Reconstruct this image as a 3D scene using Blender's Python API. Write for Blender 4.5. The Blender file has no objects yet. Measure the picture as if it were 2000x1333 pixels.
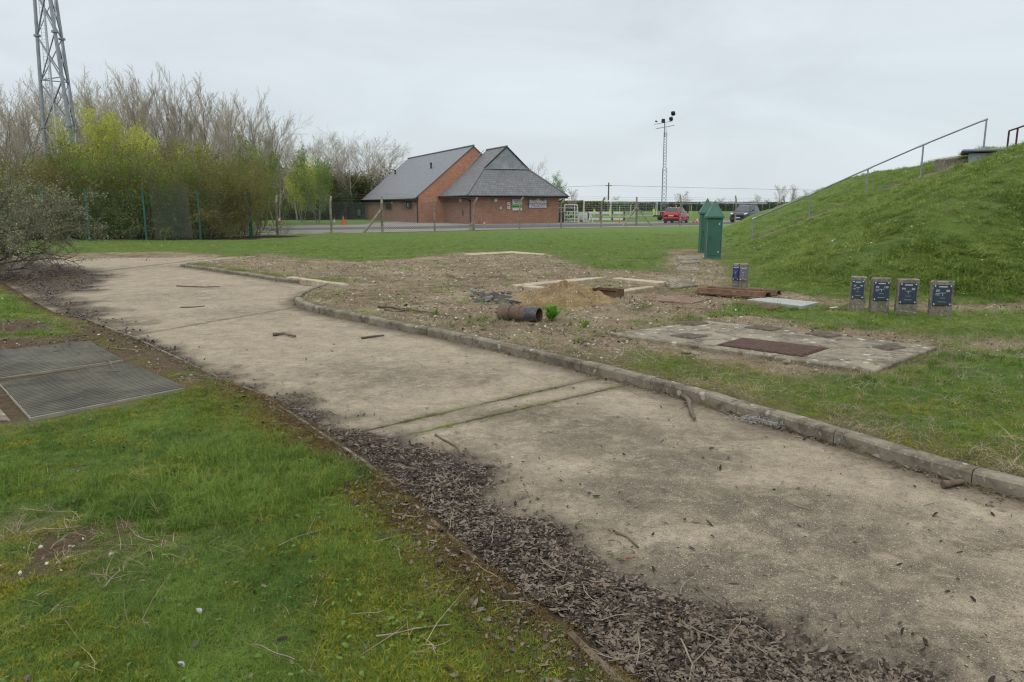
import bpy, bmesh, math, random
import numpy as np
from mathutils import Vector, Matrix, Euler
R = math.radians
sc = bpy.context.scene
col = sc.collection

# ------------------------------------------------------------------ camera
F = 1450.0; YH = 404.0; CAMH = 1.6
PIT = math.atan((666.5 - YH) / F)
cd = bpy.data.cameras.new('camera'); cam = bpy.data.objects.new('camera', cd); col.objects.link(cam)
cam.location = (0, 0, CAMH); cam.rotation_euler = (R(90) - PIT, 0, 0)
cd.sensor_width = 36; cd.lens = F / 2000 * 36; cd.clip_start = 0.05; cd.clip_end = 6000
sc.camera = cam
sc.render.resolution_x = 1024; sc.render.resolution_y = 682

# ------------------------------------------------------------------ world, sun, exposure
SUN_EL, SUN_AZ = R(52), R(215)      # azimuth clockwise from +Y
world = bpy.data.worlds.new("World"); sc.world = world; world.use_nodes = True
wt = world.node_tree; wt.nodes.clear()

def nd(nt, typ, ins=None, **props):
    n = nt.nodes.new(typ)
    for k, v in props.items(): setattr(n, k, v)
    for k, v in (ins or {}).items():
        s = n.inputs[k]
        if isinstance(v, bpy.types.NodeSocket): nt.links.new(v, s)
        else: s.default_value = v
    return n
def out(n, k=0): return n.outputs[k]

tc = nd(wt, 'ShaderNodeTexCoord')
sky = nd(wt, 'ShaderNodeTexSky', sky_type='NISHITA', sun_disc=False, sun_elevation=SUN_EL, sun_rotation=SUN_AZ)
sep = nd(wt, 'ShaderNodeSeparateXYZ', {0: out(tc, 'Generated')})
mp = nd(wt, 'ShaderNodeMapping', {'Vector': out(tc, 'Generated'), 'Scale': (1.3, 1.3, 4.5)})
n1 = nd(wt, 'ShaderNodeTexNoise', {'Vector': out(mp), 'Scale': 2.3, 'Detail': 8.0, 'Roughness': 0.55, 'Distortion': 0.5})
up = nd(wt, 'ShaderNodeMapRange', {'Value': out(sep, 2), 'From Min': -0.02, 'From Max': 1.0, 'To Min': 0.0, 'To Max': 1.0}, clamp=True)
elev = nd(wt, 'ShaderNodeValToRGB', {0: out(up)})
els = elev.color_ramp.elements
els[0].position = 0.0; els[0].color = (0.625, 0.69, 0.73, 1)
els[1].position = 1.0; els[1].color = (1.45, 1.48, 1.5, 1)
for p, c in ((0.12, (0.635, 0.70, 0.74, 1)), (0.30, (0.655, 0.71, 0.745, 1)), (0.6, (1.12, 1.17, 1.2, 1))):
    e = els.new(p); e.color = c
cr = nd(wt, 'ShaderNodeMapRange', {'Value': out(n1), 'From Min': 0.3, 'From Max': 0.7, 'To Min': 0.91, 'To Max': 1.085})
cl = nd(wt, 'ShaderNodeVectorMath', {0: out(elev), 'Scale': out(cr)}, operation='SCALE')
cl2 = nd(wt, 'ShaderNodeVectorMath', {0: out(cl), 'Scale': 15.7}, operation='SCALE')
mx = nd(wt, 'ShaderNodeMix', {0: 0.90, 6: out(sky), 7: out(cl2)}, data_type='RGBA')
bg = nd(wt, 'ShaderNodeBackground', {'Color': out(mx, 2), 'Strength': 0.075})
wo = nd(wt, 'ShaderNodeOutputWorld', {'Surface': out(bg)})

sd_ = bpy.data.lights.new('sun', 'SUN'); sd_.energy = 0.9; sd_.angle = R(25); sd_.color = (1.0, 0.96, 0.9)
so = bpy.data.objects.new('sun', sd_); col.objects.link(so)
so.rotation_euler = (R(90) - SUN_EL, 0, math.pi - SUN_AZ)
sc.view_settings.view_transform = 'Standard'; sc.view_settings.look = 'None'
sc.view_settings.gamma = 1.0; sc.view_settings.exposure = 0.0; sc.view_settings.use_curve_mapping = False
sc.render.engine = 'CYCLES'
sc.cycles.max_bounces = 6; sc.cycles.diffuse_bounces = 3; sc.cycles.glossy_bounces = 2
sc.cycles.transparent_max_bounces = 8; sc.cycles.sample_clamp_indirect = 8
sc.cycles.filter_width = 1.2

# ------------------------------------------------------------------ pixel <-> world helpers (photo pixels, 2000x1333)
def ray(px, py):
    dx = (px - 1000) / F; dv = -(py - 666.5) / F
    return Vector((dx, math.cos(PIT) + dv * math.sin(PIT), dv * math.cos(PIT) - math.sin(PIT)))
def G(px, py, z=0.0):
    d = ray(px, py); t = (z - CAMH) / d.z
    return (d.x * t, d.y * t)
def AT(px, py, Y):
    d = ray(px, py); t = Y / d.y
    return (d.x * t, Y, CAMH + d.z * t)
def HIT(px, py, P0, N):
    d = ray(px, py); o = Vector((0, 0, CAMH)); P0 = Vector(P0); N = Vector(N)
    t = (P0 - o).dot(N) / d.dot(N)
    return o + d * t

# ------------------------------------------------------------------ objects
def tag(o, label=None, cat=None, group=None, kind=None):
    if label: o['label'] = label
    if cat: o['category'] = cat
    if group: o['group'] = group
    if kind: o['kind'] = kind
    return o
def empty(name, loc, rz=0.0, label=None, cat=None, group=None):
    o = bpy.data.objects.new(name, None); col.objects.link(o); o.empty_display_size = 0.2
    o.location = loc; o.rotation_euler = (0, 0, rz)
    return tag(o, label, cat, group)
def kids(o): return [c for c in bpy.data.objects if c.parent == o]
def copy_tree(o, loc=None, rz=None, scale=None, label=None, ks=None):
    c = o.copy(); col.objects.link(c)
    if loc is not None: c.location = loc
    if rz is not None: c.rotation_euler = (0, 0, rz)
    if scale is not None: c.scale = scale if hasattr(scale, '__len__') else (scale,) * 3
    if label: c['label'] = label
    def rec(src, dst):
        for ch in kids(src):
            d = ch.copy(); col.objects.link(d); d.parent = dst; rec(ch, d)
    rec(o, c)
    return c

class MB:
    def __init__(s): s.v = []; s.f = []; s.uv = []; s.has = False; s.sm = []
    def add(s, vs, fs, uvs=None, smooth=False):
        b = len(s.v); s.v += [tuple(v) for v in vs]
        for i, f in enumerate(fs):
            s.f.append(tuple(b + k for k in f)); s.sm.append(smooth)
            if uvs: s.uv.append(uvs[i]); s.has = True
            else: s.uv.append([(0, 0)] * len(f))
        return s
    def box(s, c, d, rot=None, bev=0.0, taper=1.0):
        x, y, z = d[0] / 2, d[1] / 2, d[2] / 2
        M = rot if rot is not None else Matrix.Identity(3)
        if isinstance(M, (int, float)): M = Matrix.Rotation(M, 3, 'Z')
        if bev <= 0:
            P = [(-x, -y, -z), (x, -y, -z), (x, y, -z), (-x, y, -z), (-x * taper, -y * taper, z), (x * taper, -y * taper, z), (x * taper, y * taper, z), (-x * taper, y * taper, z)]
            s.add([M @ Vector(p) + Vector(c) for p in P], [(0, 3, 2, 1), (4, 5, 6, 7), (0, 1, 5, 4), (1, 2, 6, 5), (2, 3, 7, 6), (3, 0, 4, 7)])
        else:
            b = min(bev, x * .9, y * .9, z * .9)
            V = []
            for zz, q in ((-z, b), (-z + b, 0), (z - b, 0), (z, b)):
                tp = taper if zz > 0 else 1.0
                X, Y = (x - q) * tp, (y - q) * tp
                V += [(-X + b - q * 0, -Y), (X - b, -Y), (X, -Y + b), (X, Y - b), (X - b, Y), (-X + b, Y), (-X, Y - b), (-X, -Y + b)] if False else \
                     [(-X + b, -Y, zz), (X - b, -Y, zz), (X, -Y + b, zz), (X, Y - b, zz), (X - b, Y, zz), (-X + b, Y, zz), (-X, Y - b, zz), (-X, -Y + b, zz)]
            Fs = [tuple(reversed(range(8))), tuple(range(24, 32))]
            for L in range(3):
                for k in range(8):
                    a = L * 8 + k; bb = L * 8 + (k + 1) % 8
                    Fs.append((a, bb, bb + 8, a + 8))
            s.add([M @ Vector(p) + Vector(c) for p in V], Fs)
        return s
    def tube(s, pts, r, n=6, caps=True, smooth=True):
        pts = [Vector(p) for p in pts]
        rs = r if hasattr(r, '__len__') else [r] * len(pts)
        V = []
        ref = None
        for i, p in enumerate(pts):
            d = (pts[min(i + 1, len(pts) - 1)] - pts[max(i - 1, 0)])
            if d.length < 1e-9: d = Vector((0, 0, 1))
            d.normalize()
            if ref is None or abs(ref.dot(d)) > 0.98: ref = Vector((0, 0, 1)) if abs(d.z) < 0.9 else Vector((1, 0, 0))
            a = d.cross(ref).normalized(); b = d.cross(a)
            ref = -b if b.length > 0 else ref
            ref = a.cross(d)
            for k in range(n):
                t = 2 * math.pi * k / n
                V.append(p + (a * math.cos(t) + ref * math.sin(t)) * rs[i])
        Fs = []
        for i in range(len(pts) - 1):
            for k in range(n):
                a0 = i * n + k; a1 = i * n + (k + 1) % n
                Fs.append((a0, a1, a1 + n, a0 + n))
        s.add(V, Fs, smooth=smooth)
        if caps:
            m = len(pts) * n
            s.add(V[:n], [tuple(range(n))]); s.add(V[m - n:], [tuple(reversed(range(n)))])
        return s
    def bar(s, a, b, w, h=None):
        a, b = Vector(a), Vector(b); d = b - a; L = d.length
        if L < 1e-6: return s
        q = d.to_track_quat('X', 'Z').to_matrix()
        return s.box((a + b) / 2, (L, w, h or w), q)
    def quad(s, P, uv=None):
        return s.add(P, [tuple(range(len(P)))], [uv] if uv else None)
    def disc(s, c, nrm, r, n=16, sq=1.0):
        nrm = Vector(nrm).normalized(); a = nrm.orthogonal().normalized(); b = nrm.cross(a)
        return s.add([Vector(c) + a * math.cos(2 * math.pi * k / n) * r + b * math.sin(2 * math.pi * k / n) * r * sq for k in range(n)], [tuple(range(n))])
    def cyl(s, c, nrm, r, h, n=16, r2=None):
        c = Vector(c); nrm = Vector(nrm).normalized()
        return s.tube([c, c + nrm * h], [r, r if r2 is None else r2], n)
    def slab(s, poly, z0, z1):      # polygon prism
        n = len(poly)
        s.add([(p[0], p[1], z0) for p in poly] + [(p[0], p[1], z1) for p in poly],
              [tuple(reversed(range(n))), tuple(range(n, 2 * n))] + [(k, (k + 1) % n, (k + 1) % n + n, k + n) for k in range(n)])
        return s
    def build(s, name, mat, parent=None, **tags):
        me = bpy.data.meshes.new(name); me.from_pydata(s.v, [], s.f)
        if s.has:
            uvl = me.uv_layers.new(name='UVMap'); i = 0
            flat = [c for f in s.uv for c in f]
            for i, c in enumerate(flat): uvl.data[i].uv = c
        me.polygons.foreach_set('use_smooth', s.sm)
        mats = mat if isinstance(mat, (list, tuple)) else [mat]
        for m in mats: me.materials.append(m)
        me.update()
        o = bpy.data.objects.new(name, me); col.objects.link(o)
        if parent is not None: o.parent = parent
        return tag(o, **tags)

def np_mesh(name, V, Fq, mat, parent=None, attrs=None, smooth=False, link=True, **tags):
    V = np.asarray(V, dtype=np.float32); Fq = np.asarray(Fq, dtype=np.int32)
    me = bpy.data.meshes.new(name); k = Fq.shape[1]
    me.vertices.add(len(V)); me.vertices.foreach_set('co', V.ravel())
    me.loops.add(Fq.size); me.loops.foreach_set('vertex_index', Fq.ravel())
    me.polygons.add(len(Fq)); me.polygons.foreach_set('loop_start', np.arange(0, Fq.size, k, dtype=np.int32))
    if smooth: me.polygons.foreach_set('use_smooth', np.ones(len(Fq), dtype=bool))
    for an, arr in (attrs or {}).items():
        at = me.attributes.new(an, 'FLOAT', 'POINT'); at.data.foreach_set('value', np.asarray(arr, dtype=np.float32))
    me.materials.append(mat); me.update(calc_edges=True)
    o = bpy.data.objects.new(name, me)
    if link: col.objects.link(o)
    if parent is not None: o.parent = parent
    return tag(o, **tags)

def text_mesh(name, txt, size, M, mat, parent, bold=0.0, sx=1.0):
    cu = bpy.data.curves.new('txt', 'FONT'); cu.body = txt; cu.size = size; cu.align_x = 'CENTER'; cu.align_y = 'CENTER'; cu.offset = bold
    cu.extrude = 0.002; cu.resolution_u = 2
    t = bpy.data.objects.new('txt', cu); col.objects.link(t)
    dg = bpy.context.evaluated_depsgraph_get()
    me = bpy.data.meshes.new_from_object(t.evaluated_get(dg))
    bpy.data.objects.remove(t); bpy.data.curves.remove(cu)
    me.transform(M @ Matrix.Diagonal((sx, 1, 1, 1))); me.materials.clear(); me.materials.append(mat)
    o = bpy.data.objects.new(name, me); col.objects.link(o); o.parent = parent
    return o

# ------------------------------------------------------------------ materials
def new_mat(name):
    m = bpy.data.materials.new(name); m.use_nodes = True; nt = m.node_tree; nt.nodes.clear()
    b = nd(nt, 'ShaderNodeBsdfPrincipled'); o = nd(nt, 'ShaderNodeOutputMaterial', {'Surface': out(b)})
    return m, nt, b
def c4(c): return (c[0], c[1], c[2], 1.0)
def MIX(nt, f, a, b, mode='MIX'):
    n = nd(nt, 'ShaderNodeMix', data_type='RGBA', blend_type=mode)
    for k, v in ((0, f), (6, a), (7, b)):
        if isinstance(v, bpy.types.NodeSocket): nt.links.new(v, n.inputs[k])
        else: n.inputs[k].default_value = v if k == 0 else c4(v)
    return n.outputs[2]
def NOI(nt, vec, scale, detail=4.0, rough=0.55, dist=0.0, ch=0):
    return nd(nt, 'ShaderNodeTexNoise', {'Vector': vec, 'Scale': scale, 'Detail': detail, 'Roughness': rough, 'Distortion': dist}).outputs[ch]
def RNG(nt, v, a, b, c=0.0, d=1.0, smooth=False):
    return nd(nt, 'ShaderNodeMapRange', {'Value': v, 'From Min': a, 'From Max': b, 'To Min': c, 'To Max': d}, interpolation_type='SMOOTHSTEP' if smooth else 'LINEAR', clamp=True).outputs[0]
def MA(nt, op, a, b=0.0, c=None):
    d = {0: a, 1: b}
    if c is not None: d[2] = c
    return nd(nt, 'ShaderNodeMath', d, operation=op).outputs[0]
def POS(nt): return nd(nt, 'ShaderNodeNewGeometry').outputs['Position']
def ATTR(nt, n): return nd(nt, 'ShaderNodeAttribute', attribute_name=n).outputs['Fac']
def BUMP(nt, b, h, strength=0.5, dist=0.01):
    nb = nd(nt, 'ShaderNodeBump', {'Height': h, 'Strength': strength, 'Distance': dist}); nt.links.new(out(nb), b.inputs['Normal'])
def simple(name, base, rough=0.7, metal=0.0, var=0.15, scale=4.0, dirt=None, dscale=1.2, dth=(0.5, 0.7), bump=0.0, bs=60, spec=0.5, coords='obj'):
    m, nt, b = new_mat(name)
    tcn = nd(nt, 'ShaderNodeTexCoord'); v = out(tcn, 'Object')
    n = NOI(nt, v, scale, 5.0, 0.6)
    a = tuple(x * (1 - var) for x in base); d = tuple(min(1, x * (1 + var)) for x in base)
    c = MIX(nt, RNG(nt, n, 0.3, 0.7), a, d)
    if dirt is not None:
        n2 = NOI(nt, v, dscale, 6.0, 0.65, 0.4)
        c = MIX(nt, RNG(nt, n2, dth[0], dth[1]), c, dirt)
    nt.links.new(c, b.inputs['Base Color'])
    b.inputs['Roughness'].default_value = rough; b.inputs['Metallic'].default_value = metal
    b.inputs['Specular IOR Level'].default_value = spec
    if bump: BUMP(nt, b, NOI(nt, v, bs, 4.0, 0.6), bump, 0.01)
    return m

M = {}
M['galv'] = simple('galvanised_steel', (0.25, 0.275, 0.30), 0.55, 0.4, 0.2, 3, bump=0.1)
M['galv_light'] = simple('galvanised_tube', (0.42, 0.45, 0.48), 0.45, 0.4, 0.15, 3)
M['black'] = simple('black_plastic', (0.02, 0.021, 0.024), 0.5, var=0.2)
M['white'] = simple('white_paint', (0.72, 0.73, 0.74), 0.5, var=0.08)
M['cream'] = simple('cream_plastic', (0.75, 0.72, 0.6), 0.4, var=0.05)
M['glass'] = simple('dark_glass', (0.02, 0.035, 0.035), 0.12, var=0.2)
M['green_steel'] = simple('green_powder_coat', (0.012, 0.085, 0.065), 0.5, var=0.2)
M['cab_green'] = simple('cabinet_green', (0.032, 0.11, 0.08), 0.55, var=0.2, scale=2.5, dirt=(0.08, 0.14, 0.11), dscale=3.0, dth=(0.55, 0.8), bump=0.05)
M['cab_edge'] = simple('cabinet_edge', (0.10, 0.21, 0.17), 0.5, var=0.15)
M['rust'] = simple('rusty_steel', (0.115, 0.062, 0.038), 0.9, 0.0, 0.35, 14, dirt=(0.16, 0.115, 0.085), dscale=5, dth=(0.5, 0.72), bump=0.4, bs=90, spec=0.2)
M['rust_dark'] = simple('dark_rusty_steel', (0.07, 0.034, 0.024), 0.85, 0.0, 0.3, 12, bump=0.3, spec=0.2)
M['lead'] = simple('lead_sheet', (0.23, 0.25, 0.265), 0.6, 0.0, 0.18, 2.0, dirt=(0.36, 0.38, 0.39), dscale=1.0, dth=(0.5, 0.8))
M['fascia'] = simple('black_fascia', (0.013, 0.014, 0.017), 0.4, var=0.2)
M['orange'] = simple('orange_plastic', (0.62, 0.11, 0.04), 0.5, var=0.12)
M['yellow'] = simple('yellow_plastic', (0.6, 0.72, 0.05), 0.5, var=0.1)
M['post_conc'] = simple('weathered_concrete_post', (0.23, 0.205, 0.16), 0.9, 0, 0.3, 5, dirt=(0.12, 0.11, 0.085), dscale=4, dth=(0.45, 0.65), bump=0.3)
M['wire'] = simple('wire', (0.10, 0.11, 0.11), 0.7, 0.2, 0.2)
M['bark_grey'] = simple('grey_bark', (0.30, 0.27, 0.22), 0.9, 0, 0.3, 2.0, dirt=(0.11, 0.115, 0.07), dscale=1, spec=0.2)
M['twig'] = simple('bare_twigs', (0.42, 0.375, 0.30), 0.9, 0, 0.3, 0.35, dirt=(0.33, 0.29, 0.20), dscale=0.25, spec=0.2)
M['twig_olive'] = simple('olive_twigs', (0.19, 0.16, 0.09), 0.9, 0, 0.3, 0.4, dirt=(0.15, 0.12, 0.075), dscale=0.5, spec=0.2)
M['wood_dark'] = simple('old_wood', (0.12, 0.09, 0.065), 0.9, 0, 0.35, 12, dirt=(0.2, 0.17, 0.14), dscale=9, bump=0.5, spec=0.2)
M['wood_pale'] = simple('pale_dead_wood', (0.24, 0.20, 0.15), 0.9, 0, 0.3, 14, dirt=(0.14, 0.11, 0.08), dscale=8, bump=0.5, spec=0.2)
M['red_paint'] = simple('red_car_paint', (0.45, 0.012, 0.045), 0.25, 0.1, 0.04)
M['dark_paint'] = simple('dark_car_paint', (0.03, 0.033, 0.05), 0.2, 0.3, 0.04)
M['rubber'] = simple('tyre_rubber', (0.018, 0.018, 0.019), 0.85, 0, 0.2)
M['alloy'] = simple('alloy_rim', (0.45, 0.46, 0.48), 0.35, 0.6, 0.1)
M['car_glass'] = simple('car_glass', (0.06, 0.075, 0.085), 0.08, 0, 0.1)
M['lamp_red'] = simple('red_lens', (0.5, 0.02, 0.03), 0.2)
M['lamp_clear'] = simple('clear_lens', (0.75, 0.78, 0.8), 0.15)
M['plate_y'] = simple('yellow_plate', (0.7, 0.6, 0.08), 0.4)
M['navy'] = simple('dark_blue_plate', (0.028, 0.042, 0.068), 0.4, 0, 0.15, 8, dirt=(0.06, 0.07, 0.085), dscale=12, dth=(0.6, 0.8))
M['blue_plate'] = simple('royal_blue_plate', (0.015, 0.03, 0.13), 0.4, 0, 0.15, 8)
M['grey_plate'] = simple('faded_grey_plate', (0.12, 0.125, 0.14), 0.5, 0, 0.2, 8)
M['plate_text'] = simple('plate_lettering', (0.45, 0.47, 0.48), 0.6)
M['reflection'] = simple('grey_reflection', (0.13, 0.135, 0.12), 0.8, 0, 0.2, 1)

def leaf_mat(name, c1, c2, rough=0.6, trans=0.25, rnd=0.35, nscale=0.8):
    m, nt, b = new_mat(name)
    oi = nd(nt, 'ShaderNodeObjectInfo'); p = POS(nt)
    n = NOI(nt, p, nscale, 3.0, 0.6); n2 = NOI(nt, p, 23.0, 2.0, 0.5)
    f = MA(nt, 'ADD', RNG(nt, n, 0.3, 0.7), MA(nt, 'MULTIPLY', MA(nt, 'SUBTRACT', out(oi, 'Random'), 0.5), rnd * 1.6))
    f = MA(nt, 'ADD', f, MA(nt, 'MULTIPLY', MA(nt, 'SUBTRACT', n2, 0.5), 0.9))
    c = MIX(nt, RNG(nt, f, 0, 1), c1, c2)
    nt.links.new(c, b.inputs['Base Color']); b.inputs['Roughness'].default_value = rough
    b.inputs['Specular IOR Level'].default_value = 0.25
    if trans:
        tr = nd(nt, 'ShaderNodeBsdfTranslucent', {'Color': c}); ms = nd(nt, 'ShaderNodeMixShader', {0: trans, 1: out(b), 2: out(tr)})
        nt.links.new(out(ms), [n for n in nt.nodes if n.type == 'OUTPUT_MATERIAL'][0].inputs['Surface'])
    return m
M['grass_far'] = leaf_mat('meadow_blades', (0.11, 0.185, 0.03), (0.27, 0.34, 0.075), 0.6, 0.3, 0.5, 0.9)
M['grass'] = leaf_mat('grass_blades', (0.074, 0.14, 0.02), (0.20, 0.29, 0.046), 0.55, 0.3, 0.5, 1.6)
M['moss'] = leaf_mat('moss', (0.13, 0.15, 0.015), (0.26, 0.25, 0.025), 0.9, 0.1, 0.5, 3.0)
M['moss_brown'] = leaf_mat('brown_moss', (0.075, 0.052, 0.018), (0.15, 0.10, 0.03), 0.9, 0.1, 0.6, 4.0)
M['straw'] = leaf_mat('dry_grass', (0.20, 0.16, 0.09), (0.42, 0.35, 0.23), 0.8, 0.2, 0.8, 4.0)
M['leaf_dead'] = leaf_mat('dead_leaves', (0.026, 0.018, 0.012), (0.165, 0.13, 0.098), 0.75, 0.0, 1.2, 6.0)
M['leaf_spring'] = leaf_mat('spring_leaves', (0.33, 0.38, 0.035), (0.58, 0.60, 0.10), 0.6, 0.4, 0.2, 0.5)
M['leaf_green'] = leaf_mat('young_green_leaves', (0.09, 0.17, 0.02), (0.22, 0.32, 0.04), 0.6, 0.35, 0.2, 0.5)
M['leaf_olive'] = leaf_mat('olive_bud_leaves', (0.115, 0.098, 0.03), (0.22, 0.19, 0.055), 0.7, 0.25, 0.25, 0.45)
M['leaf_dark'] = leaf_mat('dark_evergreen_leaves', (0.018, 0.035, 0.012), (0.06, 0.09, 0.025), 0.6, 0.15, 0.3, 0.5)
M['leaf_grey'] = leaf_mat('grey_green_buds', (0.17, 0.20, 0.09), (0.30, 0.33, 0.17), 0.7, 0.25, 0.4, 2.0)
M['dock'] = leaf_mat('dock_leaves', (0.08, 0.2, 0.02), (0.16, 0.32, 0.04), 0.45, 0.3, 0.4, 9.0)
M['weed'] = leaf_mat('lawn_weed_leaves', (0.05, 0.11, 0.02), (0.12, 0.2, 0.04), 0.6, 0.2, 0.6, 5.0)
M['daisy'] = leaf_mat('daisy_petals', (0.7, 0.7, 0.68), (0.8, 0.8, 0.78), 0.7, 0.2, 0.2)
M['dandelion'] = leaf_mat('dandelion_petals', (0.7, 0.5, 0.02), (0.8, 0.6, 0.03), 0.7, 0.1, 0.2)
M['stone'] = leaf_mat('small_stones', (0.16, 0.13, 0.10), (0.5, 0.45, 0.38), 0.85, 0.0, 1.6, 9.0)
M['white_rag'] = simple('grey_fluffy_debris', (0.33, 0.33, 0.32), 0.95, 0, 0.35, 30)

# brick / tiles (UV in metres)
def brick_mat(name, c1, c2, mortar, bw, bh, ms, tint, tsc, rough=0.85, bump=0.3, wear=None):
    m, nt, b = new_mat(name)
    uv = nd(nt, 'ShaderNodeUVMap').outputs[0]
    br = nd(nt, 'ShaderNodeTexBrick', {'Vector': uv, 'Color1': c4(c1), 'Color2': c4(c2), 'Mortar': c4(mortar), 'Scale': 1.0, 'Mortar Size': ms, 'Mortar Smooth': 0.1, 'Bias': 0.0, 'Brick Width': bw, 'Row Height': bh})
    c = out(br); n = NOI(nt, uv, tsc, 6, 0.65, 0.5)
    c = MIX(nt, RNG(nt, n, 0.45, 0.75, 0, 0.7), c, tint)
    n3 = NOI(nt, uv, 9.0, 3, 0.7)
    c = MIX(nt, RNG(nt, n3, 0.62, 0.75, 0, 0.5 if wear else 0.0), c, wear or c1)
    hs = nd(nt, 'ShaderNodeHueSaturation', {'Color': c, 'Value': RNG(nt, NOI(nt, uv, 2.2, 4, 0.6), 0.3, 0.7, 0.85, 1.15)})
    nt.links.new(out(hs), b.inputs['Base Color']); b.inputs['Roughness'].default_value = rough
    BUMP(nt, b, MA(nt, 'SUBTRACT', 1.0, out(br, 1)), bump, 0.01)
    return m
M['brick'] = brick_mat('red_brick', (0.38, 0.14, 0.072), (0.48, 0.20, 0.105), (0.33, 0.25, 0.19), 0.225, 0.075, 0.010, (0.25, 0.12, 0.085), 0.6, wear=(0.42, 0.24, 0.17))
M['brick_dark'] = brick_mat('brown_brick', (0.27, 0.11, 0.07), (0.35, 0.155, 0.10), (0.27, 0.21, 0.17), 0.225, 0.075, 0.010, (0.22, 0.13, 0.105), 0.5, wear=(0.33, 0.20, 0.15))
M['brick_bright'] = brick_mat('orange_brick', (0.40, 0.135, 0.06), (0.5, 0.19, 0.09), (0.42, 0.31, 0.24), 0.225, 0.075, 0.010, (0.27, 0.13, 0.10), 0.45, wear=(0.5, 0.32, 0.24))
M['slate'] = brick_mat('grey_slate', (0.135, 0.142, 0.16), (0.165, 0.172, 0.19), (0.10, 0.105, 0.12), 0.3, 0.22, 0.012, (0.15, 0.155, 0.17), 0.3, 0.55, 0.2)
M['tile'] = brick_mat('weathered_roof_tile', (0.125, 0.127, 0.135), (0.165, 0.168, 0.175), (0.085, 0.086, 0.092), 0.33, 0.3, 0.025, (0.15, 0.145, 0.14), 0.5, 0.75, 0.6, wear=(0.25, 0.22, 0.19))

# ------------------------------------------------------------------ numeric noise and zones
_rs = np.random.RandomState(7); _LAT = _rs.rand(64, 256, 256).astype(np.float32)[:12]
def vn(x, y, s, k=0):
    x = np.asarray(x, float) * s + 17.3 * k; y = np.asarray(y, float) * s + 5.1 * k
    xi = np.floor(x).astype(int); yi = np.floor(y).astype(int); fx = x - xi; fy = y - yi
    fx = fx * fx * (3 - 2 * fx); fy = fy * fy * (3 - 2 * fy); L = _LAT[k % 12]
    g = lambda a, b: L[a & 255, b & 255]
    return (g(xi, yi) * (1 - fx) + g(xi + 1, yi) * fx) * (1 - fy) + (g(xi, yi + 1) * (1 - fx) + g(xi + 1, yi + 1) * fx) * fy
def fbm(x, y, s, k=0, o=4):
    t = 0; a = .5; w = 0
    for i in range(o): t = t + vn(x, y, s * 2 ** i, k + i) * a; w += a; a *= .55
    return t / w
def psdf(poly, x, y):               # signed distance, positive inside
    x = np.asarray(x, float); y = np.asarray(y, float)
    d = np.full(x.shape, 1e9); ins = np.zeros(x.shape, bool); n = len(poly)
    for i in range(n):
        ax, ay = poly[i]; bx, by = poly[(i + 1) % n]; ex, ey = bx - ax, by - ay
        wx, wy = x - ax, y - ay; t = np.clip((wx * ex + wy * ey) / (ex * ex + ey * ey + 1e-12), 0, 1)
        d = np.minimum(d, np.hypot(wx - ex * t, wy - ey * t))
        c = ((ay > y) != (by > y)) & (x < (bx - ax) * (y - ay) / (by - ay + 1e-12) + ax); ins ^= c
    return np.where(ins, d, -d)
def ldist(line, x, y):
    x = np.asarray(x, float); y = np.asarray(y, float); d = np.full(x.shape, 1e9)
    for (ax, ay), (bx, by) in zip(line[:-1], line[1:]):
        ex, ey = bx - ax, by - ay; wx, wy = x - ax, y - ay
        t = np.clip((wx * ex + wy * ey) / (ex * ex + ey * ey + 1e-12), 0, 1); d = np.minimum(d, np.hypot(wx - ex * t, wy - ey * t))
    return d
def PG(pts, z=0.0): return [G(a, b, z) for a, b in pts]
def extend(a, b, L):                # continue the line a->b past b by L metres
    d = math.hypot(b[0] - a[0], b[1] - a[1]); return (b[0] + (b[0] - a[0]) / d * L, b[1] + (b[1] - a[1]) / d * L)

LEFT = PG([(1216, 1333), (1106, 1244), (1006, 1170), (945, 1117), (910, 1084), (827, 1012), (766, 951), (700, 900), (564, 811), (516, 776), (426, 742),
           (330, 697), (279, 673), (210, 646), (171, 630), (100, 612), (60, 590), (0, 552), (-120, 532)])
LEFT0 = extend(LEFT[1], LEFT[0], 12)
KERB = PG([(630, 564.5), (604, 573), (583, 582), (574, 590), (580, 598), (600, 606), (654, 619.5), (768, 643), (855, 660), (920, 674), (1010, 695), (1100, 717.5), (1200, 743), (1300, 769),
           (1371, 788), (1442, 811.6), (1537, 838), (1680, 883), (1775, 914), (1893, 947), (2000, 975.4)])
KERB += [extend(KERB[-3], KERB[-1], 10)]
KERB2 = PG([(352, 521), (450, 535), (560, 552), (684, 563)])
ROAD = [LEFT0] + LEFT + PG([(-120, 516), (90, 507), (250, 503.5), (400, 503), (505, 500), (500, 505), (370, 517)]) + KERB2 + KERB
LITTER = PG([(480, 750), (560, 785), (640, 805), (700, 828), (780, 848), (850, 872), (900, 895), (960, 925), (1010, 985), (1080, 1035), (1170, 1075), (1290, 1125), (1400, 1175), (1560, 1250), (1700, 1300), (1830, 1340)])
LITTER = [extend(LITTER[-2], LITTER[-1], 8)] + LITTER[::-1] + [(x - .3, y) for x, y in [LEFT[10], LEFT[8], LEFT[5], LEFT[2], LEFT[0]]] + [LEFT0]
LITTER2 = PG([(-100, 540), (-60, 515), (40, 513), (160, 522), (210, 540), (190, 560), (130, 580), (175, 600), (230, 625), (260, 655), (205, 648), (165, 632), (100, 616), (55, 592), (0, 555)])
LITTER3 = PG([(250, 655), (300, 668), (380, 700), (450, 735), (520, 765), (600, 800), (560, 815), (500, 778), (420, 748), (330, 705), (260, 672)])
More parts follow.
